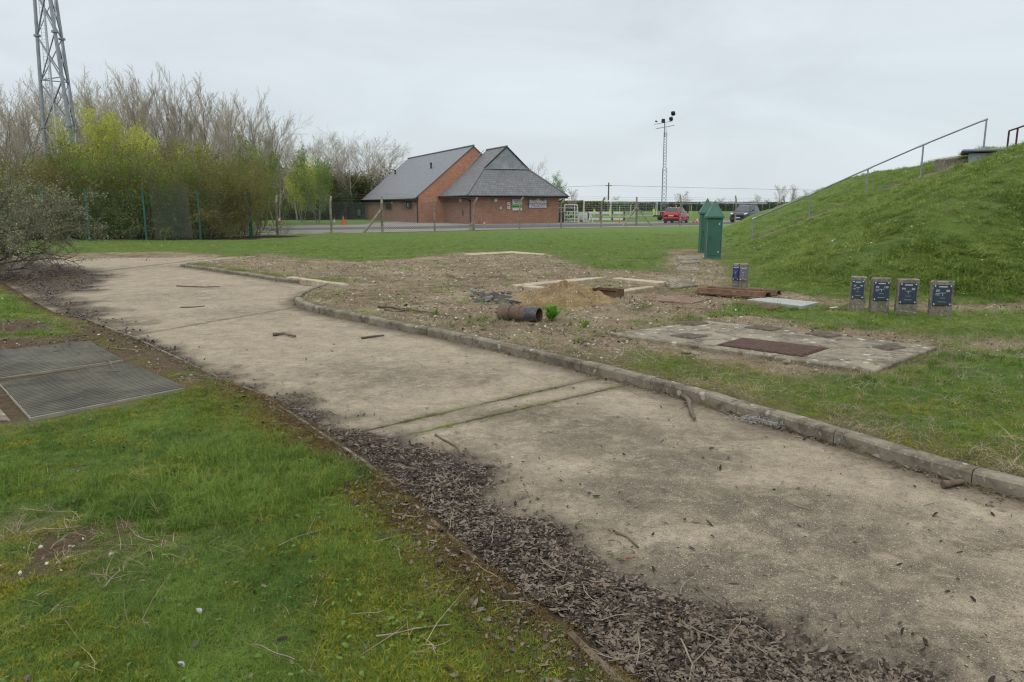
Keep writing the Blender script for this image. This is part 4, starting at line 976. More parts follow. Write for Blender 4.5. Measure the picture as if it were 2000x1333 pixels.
# ================================================================== clubhouse
bp = dict(px=-3.697, py=68.333, ang=0.429, t1=8.985, s1=7.109, tA=-2.75, L=22.0, zt=2.60, w=5.85, za=7.50, zr=7.165, g=2.18, oh=0.62)
ub = Vector((math.cos(bp['ang']), math.sin(bp['ang']), 0)); vb = Vector((-math.sin(bp['ang']), math.cos(bp['ang']), 0)); PB = Vector((bp['px'], bp['py'], 0))
house = empty('clubhouse', PB, bp['ang'], 'brick clubhouse with two steep grey slate roofs beyond the chain link fence', 'building')
def LB(px, py, s=None, t=None):     # a pixel on the wall plane s=const or t=const, in local coordinates (t, s, z)
    if s is not None: P0, N = PB + vb * s, vb
    else: P0, N = PB + ub * t, ub
    q = HIT(px, py, P0, N) - PB; return q.dot(ub), q.dot(vb), q.z
t1, s1, tA, Lh, zt, wA, za, zr, gg, oh = (bp[k] for k in ('t1', 's1', 'tA', 'L', 'zt', 'w', 'za', 'zr', 'g', 'oh'))
def wall(name, P, mat, hd):         # P: list of (t,s,z); hd: horizontal uv axis
    uv = [((p_[0] if hd == 't' else p_[1]), p_[2]) for p_ in P]
    return MB().quad(P, uv).build(name, mat, house)
zg = -.35; ze = zt + .02
wall('wall', [(tA, s1 + Lh, zg), (tA, s1, zg), (tA, s1, ze), (tA, s1 + Lh, ze)], M['brick_dark'], 's')
wall('gable_wall', [(tA, s1, zg), (tA + 2 * wA, s1, zg), (tA + 2 * wA, s1, ze), (tA + wA, s1, za - .08), (tA, s1, ze)], M['brick_bright'], 't')
wall('wall', [(tA + 2 * wA, s1, zg), (tA + 2 * wA, s1 + Lh, zg), (tA + 2 * wA, s1 + Lh, ze), (tA + 2 * wA, s1, ze)], M['brick'], 's')
wall('gable_wall', [(tA + 2 * wA, s1 + Lh, zg), (tA, s1 + Lh, zg), (tA, s1 + Lh, ze), (tA + wA, s1 + Lh, za - .08), (tA + 2 * wA, s1 + Lh, ze)], M['brick'], 't')
wall('wall', [(0, s1 - .002, zg), (0, 0, zg), (0, 0, ze), (0, s1 - .002, ze)], M['brick_dark'], 's')
wall('wall', [(0, 0, zg), (t1, 0, zg), (t1, 0, ze), (0, 0, ze)], M['brick'], 't')
wall('wall', [(t1, 0, zg), (t1, s1, zg), (t1, s1, ze), (t1, 0, ze)], M['brick'], 's')
def slope(mb, P, th=.09):
    P = [Vector(q) for q in P]; n = (P[1] - P[0]).cross(P[2] - P[1]).normalized()
    if n.z < 0: P = P[::-1]; n = -n
    h = Vector((-n.y, n.x, 0)).normalized() if abs(n.z) < .999 else Vector((1, 0, 0)); f = n.cross(h)
    uv = [(q.dot(h), q.dot(f)) for q in P]; k = len(P)
    mb.add(P, [tuple(range(k))], [uv])
    lo = [q - Vector((0, 0, th)) for q in P]
    mb.add(P + lo, [tuple(range(2 * k - 1, k - 1, -1))] + [(i, i + k, (i + 1) % k + k, (i + 1) % k) for i in range(k)])
sA = (za - zt) / wA; eA = .35
r = MB(); zeA = zt - sA * eA + .10
slope(r, [(tA - eA, s1 - .06, zeA), (tA - eA, s1 + Lh + .3, zeA), (tA + wA, s1 + Lh + .3, za + .06), (tA + wA, s1 - .06, za + .06)])
slope(r, [(tA + 2 * wA + eA, s1 - .06, zeA), (tA + wA, s1 - .06, za + .06), (tA + wA, s1 + Lh + .3, za + .06), (tA + 2 * wA + eA, s1 + Lh + .3, zeA)])
ro = r.build('roof', M['slate'], house, label='smooth grey slate roof of the longer wing')
k = MB(); k.tube([(tA + wA, s1 - .08, za + .08), (tA + wA, s1 + Lh + .32, za + .08)], .1, 8); k.build('ridge', M['slate'], ro)
M['hip'] = simple('hip_tile_grey', (.15, .152, .16), .8)
sB = (zr - zt) / (t1 / 2 + oh); zgb = zt + sB * (gg + oh)
r = MB(); e = oh
slope(r, [(-e, -e, zt), (-e, s1 - .01, zt), (t1 / 2, s1 - .01, zr), (t1 / 2, gg - .08, zr), (gg, gg - .08, zgb), (gg, gg, zgb)][:4] + [(gg, gg, zgb)])
slope(r, [(t1 + e, -e, zt), (t1 - gg, gg, zgb), (t1 / 2, gg - .08, zr), (t1 / 2, s1 - .01, zr), (t1 + e, s1 - .01, zt)])
slope(r, [(-e, -e, zt), (gg, gg, zgb), (t1 - gg, gg, zgb), (t1 + e, -e, zt)])
rb = r.build('roof', M['tile'], house, label='weathered tiled hipped roof of the front wing')
k = MB(); k.tube([(t1 / 2, gg - .15, zr + .03), (t1 / 2, s1 - .02, zr + .03)], .09, 6)
k.build('ridge', simple('mossy_ridge_tile', (.13, .125, .10), .9, 0, .3, 3, dirt=(.2, .19, .10), dscale=2), rb)
k = MB()
for sg, a in ((0, gg), (1, t1 - gg)): k.bar((a, gg - .05, zgb + .06), (t1 / 2, gg - .05, zr + .04), .09, .07)
k.build('bargeboard', M['fascia'], rb)
for a, c in (((-e, -e, zt), (gg, gg, zgb)), ((t1 + e, -e, zt), (t1 - gg, gg, zgb))):
    k = MB(); k.tube([Vector(a) + Vector((0, 0, .03)), Vector(c) + Vector((0, 0, .03))], .07, 6); k.build('hip_tile', M['hip'], rb)
k = MB(); k.bar((gg - .25, gg - .08, zgb + .03), (t1 - gg + .25, gg - .08, zgb + .03), .12, .05); k.build('flashing', simple('pale_lead_flashing', (.38, .39, .40), .6, 0, .3, 6), rb)
MB().quad([(gg + .05, gg - .01, zgb), (t1 - gg - .05, gg - .01, zgb), (t1 / 2, gg - .01, zr - .05)]).build('gablet', M['lead'], house)
k = MB(); k.bar((0.02, s1 - .07, zt + .2), (t1 / 2 - .3, s1 - .07, zr + .02), .06, .05); k.build('flashing', M['white_rag'], rb)
# fascia and gutters, downpipes
k = MB(); k.box((tA - eA, s1 + Lh / 2 + .1, zeA - .12), (.05, Lh + .4, .24)); k.tube([(tA - eA - .08, s1 - .05, zeA - .06), (tA - eA - .08, s1 + Lh + .3, zeA - .06)], .07, 8)
k.box((tA - eA / 2, s1 - .03, zeA - .10), (eA, .05, .3)); k.build('fascia', M['fascia'], house)
k = MB(); k.box((-e, (s1 - e) / 2, zt - .12), (.05, s1 + e, .24)); k.box((t1 / 2, -e, zt - .12), (t1 + 2 * e, .05, .24)); k.box((t1 + e, (s1 - e) / 2, zt - .12), (.05, s1 + e, .24))
k.tube([(-e - .07, s1 - .03, zt - .05), (-e - .07, -e - .07, zt - .05), (t1 + e + .07, -e - .07, zt - .05), (t1 + e + .07, s1, zt - .05)], .07, 8)
k.build('fascia', M['fascia'], house)
k = MB(); k.box((-e / 2, s1 / 2 - e / 2, zt - .2), (e, s1 + e, .02)); k.box((t1 / 2, -e / 2, zt - .2), (t1 + 2 * e, e, .02)); k.build('soffit', M['fascia'], house)
for P in ([(tA - eA, s1 + .12, zeA - .25), (tA - .06, s1 + .12, zeA - .42), (tA - .06, s1 + .12, zg)], [(tA - eA, s1 + Lh - .2, zeA - .2), (tA - .08, s1 + Lh - .2, zeA - .4), (tA - .08, s1 + Lh - .2, zg)],
          [(-e, .9, zt - .2), (-.07, .3, zt - .45), (-.07, .08, zt - .5), (-.07, .08, zg)], [(t1 + e, -.2, zt - .15), (t1 + .1, .2, zt - .55)]):
    k = MB(); k.tube(P, .055, 8); k.build('downpipe', M['black'], house)
# vent pipes through the slate roof
nA = Vector((-sA, 0, 1)).normalized()
for px, py0, py1 in ((842, 331, 320), (772, 342, 334)):
    P0 = PB + ub * tA + Vector((0, 0, zt)); N = (ub * nA.x + Vector((0, 0, nA.z)))
    q = HIT(px, py0, P0, N) - PB; lt, ls, lz = q.dot(ub), q.dot(vb), q.z
    Hh = (py0 - py1) / F * (PB.y + ls); k = MB(); k.tube([(lt, ls, lz - .1), (lt, ls, lz + Hh)], .09, 8); k.tube([(lt, ls, lz + Hh - .05), (lt, ls, lz + Hh + .06)], .13, 8); k.build('vent_pipe', M['black'], house)
# windows with bars
for (x0, x1, y0, y1, gx0, gx1, wb) in ((754.3, 764.8, 397.5, 409, 751, 767, 0), (793.8, 805, 395.5, 407.3, 789.5, 807.5, 1)):
    a = LB(x0, y0, t=tA); c = LB(x1, y1, t=tA); sc_, zc = (a[1] + c[1]) / 2, (a[2] + c[2]) / 2; W, Hh = abs(a[1] - c[1]), abs(a[2] - c[2])
    f = MB(); 
    for dz in (-1, 1): f.box((tA - .02, sc_, zc + dz * (Hh / 2 - .03)), (.08, W, .07))
    for ds_ in (-1, 1): f.box((tA - .02, sc_ + ds_ * (W / 2 - .03), zc), (.078, .07, Hh - .13))
    wo_ = f.build('window', M['green_steel'], house); MB().box((tA - .015, sc_, zc), (.03, W - .12, Hh - .12)).build('pane', M['glass'], wo_)
    if wb: MB().box((tA - .035, sc_ + W * .2, zc), (.01, W * .22, Hh * .6)).build('notice', M['white'], wo_)
    g1, g2 = LB(gx0, y0, t=tA)[1], LB(gx1, y0, t=tA)[1]; gr = MB()
    n = 8
    for i in range(n + 1): s_ = g1 + (g2 - g1) * i / n; gr.bar((tA - .16, s_, zc - Hh / 2 - .15), (tA - .16, s_, zc + Hh / 2 + .25), .025)
    for z_ in (-Hh / 2 - .1, 0, Hh / 2 + .2): gr.bar((tA - .16, g1, zc + z_), (tA - .16, g2, zc + z_), .03)
    gr.build('bars', M['black'], wo_)
def wlamp(px, py, t=None, s=None, r_=.17, mat=None, name='wall_lamp'):
    q = list(LB(px, py, s=s, t=t)); q[2] = min(q[2], zt - .42); n = (-1, 0, 0) if t is not None else (0, -1, 0)
    k = MB(); k.cyl(q, n, r_, .10, 20, r_ * .92); o = k.build(name, mat or M['cream'], house)
    k = MB(); k.cyl(Vector(q) + Vector(n) * .1, n, r_ * .5, .03, 14, r_ * .35); k.build('cap', M['white'], o)
wlamp(860.8, 390, t=0); wlamp(900.4, 388, t=0); wlamp(967.8, 386.8, s=0); wlamp(1050.7, 386.6, s=0); wlamp(766.4, 395, t=tA, r_=.2, mat=M['white']); wlamp(777, 392.3, t=tA, r_=.13, mat=M['orange'], name='alarm_box')
q = LB(703, 427.5, t=tA); k = MB(); k.box((tA - .2, q[1] - .3, 0.85), (.35, .5, .75), bev=.03); mo_ = k.build('meter_box', M['white'], house); k = MB(); k.box((tA - .2, q[1] - .3, .3), (.12, .2, .4)); k.build('bracket', M['black'], mo_)
q = LB(977, 406.5, s=0); k = MB(); k.box((q[0], -.08, q[2]), (.16, .14, .26), bev=.03); k.build('vent_cover', M['white'], house)
q = LB(904.5, 416, t=0); k = MB(); k.box((-.04, q[1], q[2]), (.06, .12, .5)); k.build('pipe_stub', M['rust_dark'], house)
q0 = LB(934.5, 427, s=0); k = MB(); k.tube([(q0[0], -.05, -.2), (q0[0], -.05, q0[2])], .04, 6); k.build('marker_rod', M['post_conc'], house)
# signs on the front wall
def sign(x0, x1, y0, y1, label, name='sign', frame=True, face=None, off=.05):
    a = LB(x0, y0, s=0); c = LB(x1, y1, s=0); W, Hh = c[0] - a[0], a[2] - c[2]; cx, cz = (a[0] + c[0]) / 2, (a[2] + c[2]) / 2
    loc = PB + ub * cx + vb * (-off) + Vector((0, 0, cz)); t = empty(name, loc, bp['ang'], label, 'sign')
    if frame: MB().box((0, .01, 0), (W, .03, Hh)).build('frame', M['navy'], t)
    bd = MB().box((0, -.012, 0), (W * (.965 if frame else 1), .015, Hh * (.93 if frame else 1))).build('board', face or M['white'], t)
    return t, W, Hh, (lambda x, z: Matrix.Translation((x, -.022, z)) @ Matrix.Rotation(R(90), 4, 'X'))
M['ink'] = simple('dark_ink', (.02, .02, .025), .6); M['maroon'] = simple('maroon_ink', (.22, .012, .03), .6); M['sgreen'] = simple('sign_green', (.17, .48, .06), .6); M['dgreen'] = simple('dark_sign_green', (.03, .17, .03), .6); M['sblue'] = simple('sign_blue', (.15, .2, .33), .6); M['pgrey'] = simple('print_grey', (.36, .38, .42), .7)
t, W, Hh, T = sign(1032.5, 1067.5, 389.8, 406.8, 'white welcome sign reading Moretonville Junior F.C. on the brick front wall')
text_mesh('lettering', 'WELCOME', .30, T(0, Hh * .345), M['ink'], t, .0); text_mesh('lettering', 'TO', .22, T(0, Hh * .17), M['ink'], t, .0)
text_mesh('lettering', 'MORETONVILLE', .38, T(0, -Hh * .05), M['maroon'], t, .004, .82); text_mesh('lettering', 'JUNIOR F.C.', .26, T(0, -Hh * .31), M['ink'], t, .0)
k = MB()
for sx in (-1, 1):
    n = 9
    pts = [(sx * W * .39 + math.cos(a_ / n * 6.283) * .16, -.024, Hh * .28 + math.sin(a_ / n * 6.283) * .2) for a_ in range(n + 1)]; k.tube(pts, .012, 3, caps=False)
k.build('crest_outline', M['pgrey'], t)
t, W, Hh, T = sign(1000.2, 1019, 390, 411.3, 'tall white poster with a bright green band on the brick front wall', frame=False)
MB().box((0, -.022, -Hh * .10), (W, .006, Hh * .30)).build('green_band', M['sgreen'], t)
k = MB(); k.box((0, -.024, Hh * .36), (W * .7, .006, .09)); k.box((0, -.024, Hh * .24), (W * .6, .006, .06)); k.build('print_line', M['sblue'], t)
k = MB(); k.box((-W * .02, -.028, -Hh * .15), (W * .86, .006, .16)); k.build('green_lettering', M['dgreen'], t)
for y0, y1, lb in ((395.3, 401.2, 'small white square notice left of the green banded poster, upper one'), (402.8, 408.6, 'small white square notice left of the green banded poster, lower one')):
    t, W, Hh, T = sign(990, 996, y0, y1, lb, 'notice', False); k = MB(); k.box((0, -.022, 0), (W * .6, .004, Hh * .35)); k.build('print_block', M['pgrey'], t)
# wheelie bin
x, y = G(1094, 436.3, .03); t = empty('wheelie_bin', (x + .1, y + .5, .05), .3, 'dark wheelie bin with a green lid at the corner of the clubhouse', 'bin')
MB().box((0, 0, .5), (.5, .6, .9), taper=1.0, bev=.04).build('body', M['fascia'], t); k = MB(); k.box((0, 0, 1.0), (.58, .68, .1), bev=.03); k.build('lid', M['cab_green'], t)
k = MB(); k.tube([(-.25, .3, .1), (-.17, .3, .1)], .1, 12); k.tube([(.17, .3, .1), (.25, .3, .1)], .1, 12); k.build('wheel', M['rubber'], t)
k = MB(); k.tube([(-.28, 0, 1.05), (-.28, 0, 1.45), (.28, 0, 1.45), (.28, 0, 1.05)], .03, 6); k.build('frame', M['white'], t)

# ================================================================== fences
def diamond(mb, a, bb, z0, z1, pitch, r_):        # crossing wires between two posts
    a, bb = Vector(a), Vector(bb); L = (bb - a).length; d = (bb - a) / L; h = z1 - z0; n = int((L + h) / pitch)
    nn = Vector((-d.y, d.x, 0))
    for sg in (1, -1):
        for i in range(n + 1):
            s0 = i * pitch - (h if sg > 0 else 0); s_a, s_b = (s0, s0 + h) if sg > 0 else (s0, s0 - h)
            za_, zb_ = z0, z1
            def clip(sv, zv, sw, zw, lim):
                q = (lim - sv) / (sw - sv); return lim, zv + (zw - zv) * q
            A = (s_a, za_); B3 = (s_b, zb_)
            if max(A[0], B3[0]) <= 0 or min(A[0], B3[0]) >= L: continue
            if A[0] < 0: A = clip(*A, *B3, 0)
            if B3[0] < 0: B3 = clip(*B3, *A, 0)
            if A[0] > L: A = clip(*A, *B3, L)
            if B3[0] > L: B3 = clip(*B3, *A, L)
            p0 = a + d * A[0] + Vector((0, 0, A[1])); p1 = a + d * B3[0] + Vector((0, 0, B3[1])); up_ = Vector((0, 0, r_)) + d * r_ * -sg
            mb.add([p0 - up_, p1 - up_, p1 + up_, p0 + up_], [(0, 1, 2, 3)])
def cranked_post(mb, x, y, H, rz, w=.12, crank=.35, lean=0.0):
    d = Vector((math.cos(rz), math.sin(rz), 0)); p0 = Vector((x, y, -.1)); p1 = Vector((x, y, H - .42)) + d * lean; p2 = p1 + Vector((0, 0, .42)) + d * crank
    q = Matrix.Rotation(rz, 3, 'Z'); mb.bar(p0, p1 + Vector((0, 0, .03)), w, w * .9); mb.bar(p1, p2, w * .85, w * .8)
    return p1, p2
cf = empty('chain_link_fence', (0, 50, 0), 0, 'chain link fence with cranked concrete posts in front of the clubhouse', 'fence')
CP = [(542.4, 459, 386, 0), (647.6, 456, 387, 0), (746.8, 453.3, 387.5, 0), (849, 451.5, 386.5, 0), (926, 450, 386, 1), (1014.9, 448, 385.5, 1), (1095.8, 445.5, 389, 1), (1174, 443.8, 386.2, 1), (1242.8, 441.6, 385.7, 0), (1328, 441.5, 383, 0), (1435.5, 438.5, 379.5, 0), (1529, 436, 379, 0)]
pw = []
off = Vector((0, 50, 0))
for i, (px, pb, pt, ck) in enumerate(CP):
    x, y = G(px, pb, .05); H = AT(px, pt, y)[2]; H = min(2.55, max(2.2, H)); mb = MB(); fa = 0.35
    if ck: p1, p2 = cranked_post(mb, x, y - 50, H, fa, crank=.26)
    elif i == 3: p1, p2 = cranked_post(mb, x, y - 50, H, fa, crank=.08)
    else: p1, p2 = cranked_post(mb, x, y - 50, H, math.pi / 2, crank=.28, w=.15 if i in (2, 8) else .12, lean=-.0)
    pw.append((x, y, H)); mb.build('post', M['post_conc'], cf)
for a, c in (((708, 455), 2), ((1214.8, 443), 8), ((1274, 441.8), 8)):
    x, y = G(*a, .05); X2, Y2, H2 = pw[c]; mb = MB(); mb.bar((x, y - 50, -.05), (X2, Y2 - 50, H2 - .75), .11, .10); mb.build('brace', M['post_conc'], cf)
x, y = G(921, 450.5, .05); MB().box((x, y - 50, .25), (.28, .15, .6), bev=.03).build('stub', M['post_conc'], cf)
for i in range(len(pw) - 1):
    a, c = pw[i], pw[i + 1]; mb = MB(); diamond(mb, (a[0], a[1] - 50, 0), (c[0], c[1] - 50, 0), .06, 1.85, .13, .0045); mb.build('wire_mesh', M['wire'], cf)
mb = MB()
for z_ in (.95, 1.85, 2.05, 2.2, 2.35):
    for i in range(len(pw) - 1):
        a, c = pw[i], pw[i + 1]; mb.tube([(a[0], a[1] - 50, z_), ((a[0] + c[0]) / 2, (a[1] + c[1]) / 2 - 50, z_ - .04), (c[0], c[1] - 50, z_)], .006, 3, caps=False)
mb.build('strand_wires', M['wire'], cf)
# second fence, behind the car park grass
bf = empty('back_fence', (-20, 86, 0), 0, 'distant chain link fence with pale concrete posts below the trees left of the clubhouse', 'fence')
pb_ = []
for px, pbm in ((440, 432), (514, 431), (614.6, 430), (679.6, 428.5), (760, 428)):
    x, y = G(px, pbm, 0); y = min(y, 92); x = (px - 1000) / F * y; pb_.append((x, y)); mb = MB(); mb.box((x + 20, y - 86, 1.1), (.16, .14, 2.3)); mb.build('post', M['post_conc'], bf)
for a, c in zip(pb_[:-1], pb_[1:]):
    mb = MB(); diamond(mb, (a[0] + 20, a[1] - 86, 0), (c[0] + 20, c[1] - 86, 0), 0, 1.75, .22, .008); mb.build('wire_mesh', M['green_steel'], bf)
# green weldmesh fence in front of the thicket
gf = empty('mesh_fence', (-14, 35, 0), 0, 'dark green weldmesh fence standing in front of the thicket on the left', 'fence')
GP = [(-120, 484), (-55, 482), (5, 480), (57, 478), (118, 475), (176, 472), (230, 471), (286, 470), (339, 469), (393, 468), (491, 465.5)]
GP = [(-60, 476), (10, 475), (90, 474), (176, 472), (287, 470.2), (393, 468.3), (491, 465.5)]
gp = []
for px, pbm in GP:
    x, y = G(px, pbm, .03); gp.append((x, y)); mb = MB(); big = px == 491
    mb.box((x + 14, y - 35, 1.2), (.09 if not big else .16, .07, 2.46 if not big else 2.55)); mb.build('post', M['green_steel'], gf)
x, y = gp[-1]; mb = MB()
mb.bar((x + 14 - .5, y - 35 + .1, 1.75), (x + 14 + .05, y - 35, 2.42), .06); mb.box((x + 14 - .42, y - 35 + .3, 1.3), (.05, .05, 2.3)); mb.build('corner_bracket', M['green_steel'], gf)
for a, c in zip(gp[:-1], gp[1:]):
    mb = MB(); a3 = Vector((a[0] + 14, a[1] - 35, 0)); c3 = Vector((c[0] + 14, c[1] - 35, 0)); L = (c3 - a3).length
    n = int(L / .11)
    for i in range(n): q = a3.lerp(c3, (i + .5) / n); mb.add([q + Vector((-.0035, 0, .05)), q + Vector((.0035, 0, .05)), q + Vector((.0035, 0, 2.3)), q + Vector((-.0035, 0, 2.3))], [(0, 1, 2, 3)])
    for z_ in np.arange(.1, 2.31, .2): mb.add([a3 + Vector((0, 0, z_)), c3 + Vector((0, 0, z_)), c3 + Vector((0, 0, z_ + .01)), a3 + Vector((0, 0, z_ + .01))], [(0, 1, 2, 3)])
    mb.build('mesh_panel', M['green_steel'], gf)
# grey netting added behind the fence, a mesh imitating a reflection in window glass
x, y = G(300, 470.5, 0); x2 = G(398, 468, 0)[0]; mb = MB(); y += .25
nx = 60
for i in range(nx): q = x + (x2 - x) * i / nx; mb.add([(q, y, .1), (q + .008, y, .1), (q + .008 - .16, y + .05, 2.75), (q - .16, y + .05, 2.75)], [(0, 1, 2, 3)])
for i in range(34): z_ = .1 + i * .078; mb.add([(x - .06 * z_, y, z_), (x2 - .06 * z_, y, z_), (x2 - .06 * z_, y, z_ + .006), (x - .06 * z_, y, z_ + .006)], [(0, 1, 2, 3)])
mb.build('reflection', M['reflection'], label='faint grey netting imitated by a mesh sheet behind the green weldmesh fence', cat='reflection')

# ================================================================== lattice mast
Ym = 45.0
leg = {'a': [(67.7, 0), (89.8, 318)], 'b': [(97.7, 0), (148, 327)], 'c': [(109.5, 0), (158.5, 330)]}
Yl = {'a': 45.5, 'b': 44.5, 'c': 46.4}
L3 = {k_: [Vector(AT(*q, Yl[k_])) for q in v_] for k_, v_ in leg.items()}
def legp(k_, z):
    a, c = L3[k_]; q = (z - a.z) / (c.z - a.z); return a + (c - a) * q
mast = empty('lattice_mast', (legp('a', 0).x + 1.2, 45, 0), 0, 'tall grey three legged lattice mast rising out of the thicket', 'mast'); M0 = Vector(mast.location)
ZT = 19.5
for k_ in 'abc':
    mb = MB(); mb.tube([legp(k_, 0) - M0, legp(k_, ZT) - M0], [.115, .085] if k_ != 'c' else [.10, .08], 10); lo = mb.build('leg', M['galv'], mast)
    for z_ in (6.2, 11.35, 16.5): mb = MB(); q = legp(k_, z_) - M0; mb.tube([q - Vector((0, 0, .05)), q + Vector((0, 0, .05))], .19, 10); mb.build('flange', M['galv'], lo)
lv = [0.6, 4.75, 6.2, 8.7, 11.35, 13.9, 16.5, 19.2]
def strut(a, za_, c, zc, r_=.04, nm='brace'):
    mb = MB(); mb.bar(legp(a, za_) - M0, legp(c, zc) - M0, r_ * 1.8, r_ * 1.5); mb.build(nm, M['galv'], mast)
for f1, f2 in (('a', 'b'), ('b', 'c'), ('c', 'a')):
    for z0, z1 in ((.8, 3.6), (3.6, 6.2), (6.2, 8.75), (8.75, 11.35), (11.35, 13.9), (13.9, 16.5), (16.5, 19)):
        if int(round((z0 - .8) / 2.6)) % 2 == 0: strut(f1, z0, f2, z1)
        else: strut(f2, z0, f1, z1)
        if z1 > 6: strut(f2 if int(round((z0 - .8) / 2.6)) % 2 == 0 else f1, z0, f1 if int(round((z0 - .8) / 2.6)) % 2 == 0 else f2, z1, .03)
    for z_ in (4.75, 8.9, 13.7): strut(f1, z_, f2, z_, .035, 'cross_bar')
mb = MB(); p0 = Vector(AT(84.5, 0, 45.0)) - M0; p1 = Vector(AT(117, 330, 45.0)) - M0; p0b = p0 + (p0 - p1) * .3; p1b = p1 + (p1 - p0) * .25; mb.tube([p0b, p1b], .06, 8); mb.build('cable_pipe', M['galv_light'], mast)
mb = MB(); A1 = Vector(AT(75.5, 0, 45.3)) - M0; A2 = Vector(AT(92, 200, 45.3)) - M0; B1 = Vector(AT(83, 0, 45.3)) - M0; B2_ = Vector(AT(99.5, 200, 45.3)) - M0
for a, c in ((A1, A2), (B1, B2_)): mb.tube([a + (a - c) * .5, c + (c - a) * .8], .014, 5)
n = 68
for i in range(n): q = -.5 + 2.3 * i / n; mb.tube([A1.lerp(A2, q), B1.lerp(B2_, q)], .010, 4)
mb.build('ladder', M['galv_light'], mast)
q = Vector(AT(109, 312, 45.1)) - M0; MB().box((q.x, q.y, q.z - .35), (.38, .3, 1.1), bev=.03).build('junction_box', M['galv'], mast)

# ================================================================== mobile floodlight, goals, things on the pitch
x, y = G(1293.5, 431.5, 0); t = empty('floodlight_mast', (x, y, 0), R(20), 'tall thin lattice floodlight mast on a trailer beside the pitch', 'floodlight'); Hm = AT(1298.7, 250, y)[2]; dxm = (AT(1298.7, 250, y)[0] - x) / math.cos(R(20)) * 1.0
mb = MB()
def mp_(q, z, w):  return Vector((dxm * z / Hm + q[0] * w, q[1] * w - dxm * z / Hm * math.tan(R(20)) * 0, z))
crn = [(-1, -1), (1, -1), (0, 1)]
wz = lambda z: .26 if z < 5.6 else (.18 if z < 9.6 else .11)
for c_ in crn:
    mb.tube([mp_(c_, .6, .26), mp_(c_, 5.9, .26)], .03, 5); mb.tube([mp_(c_, 5.4, .18), mp_(c_, 9.9, .18)], .026, 5); mb.tube([mp_(c_, 9.4, .11), mp_(c_, Hm, .10)], .02, 5)
z_ = .6; i = 0
while z_ < Hm - .5:
    w_ = wz(z_); 
    for j in range(3): mb.tube([mp_(crn[j], z_, w_), mp_(crn[(j + 1) % 3], z_ + w_ * 1.7, w_)], .02, 4)
    z_ += w_ * 1.7
mb.build('mast', M['galv'], t)
mb = MB(); mb.box((0, 0, .55), (1.7, 1.2, .16)); mb.box((.2, 0, .8), (.7, .7, .4), bev=.05); mb.tube([(-1.3, 0, .5), (-.8, 0, .5)], .05, 6); mb.build('trailer', M['rust_dark'], t)
for sx in (-1, 1): mb = MB(); mb.tube([(.1, sx * .62, .32), (.1, sx * .78, .32)], .32, 16); mb.build('wheel', M['rubber'], t)
top = mp_((0, 0), Hm, 0)
mb = MB(); mb.bar(top + Vector((-1.15, 0, -.15)), top + Vector((1.2, 0, .3)), .07); mb.bar(top + Vector((-1.2, .3, .35)), top + Vector((1.1, .3, .8)), .06); mb.tube([top + Vector((0, 0, -1)), top + Vector((0, .1, .6))], .06, 6); mb.build('cross_arm', M['galv'], t)
for dx, dz, rr_, nm in ((-1.15, .65, (.2, 1.2), .3), (-.25, .75, (.1, .1), .8), (.75, 1.0, (.5, -.9), .8), (1.0, 1.6, (.6, -.8), .9)):
    mb = MB(); mb.box((0, 0, 0), (.5 * nm, .28, .55 * nm), Euler((rr_[0], 0, rr_[1])).to_matrix(), bev=.06); o = mb.build('lamp_head', M['fascia'], t); o.location = top + Vector((dx, 0, dz))
def goal(x0p, x1p, yb, label, hgt=2.44, w=7.32, dep=2.0):
    x, y = G((x0p + x1p) / 2, yb, 0); t = empty('goal', (x, y, .02), R(0), label, 'goal', 'football goals on the pitch'); W = (x1p - x0p) / F * y
    mb = MB(); mb.tube([(-W / 2, 0, 0), (-W / 2, 0, hgt)], .08, 8); mb.tube([(W / 2, 0, 0), (W / 2, 0, hgt)], .08, 8); mb.tube([(-W / 2, 0, hgt), (W / 2, 0, hgt)], .08, 8); mb.build('frame', M['white'], t)
    mb = MB()
    for s_ in (-1, 1): mb.tube([(s_ * W / 2, 0, hgt), (s_ * W / 2, .9, hgt - .1), (s_ * W / 2 - .0, dep, .06), (s_ * W / 2, 0, .06)], .04, 5)
    mb.tube([(-W / 2, dep, .06), (W / 2, dep, .06)], .04, 5); mb.build('back_frame', M['white'], t)
    mb = MB(); dia = .45
    for i in range(int(W / dia)): q = -W / 2 + i * dia; mb.add([(q, .9, hgt - .1), (q + .012, .9, hgt - .1), (q + .012, dep, .06), (q, dep, .06)], [(0, 1, 2, 3)])
    for i in range(8): q = i / 8; mb.add([(-W / 2, .9 + (dep - .9) * q, hgt - .1 - (hgt - .1) * q), (W / 2, .9 + (dep - .9) * q, hgt - .1 - (hgt - .1) * q), (W / 2, .9 + (dep - .9) * q, hgt - .112 - (hgt - .1) * q), (-W / 2, .9 + (dep - .9) * q, hgt - .112 - (hgt - .1) * q)], [(0, 1, 2, 3)])
    mb.build('net', M['white'], t)
goal(1141, 1241.7, 425.5, 'white football goal nearest the clubhouse'); goal(1193.5, 1282, 422.3, 'white football goal to the right, behind the nearer one')
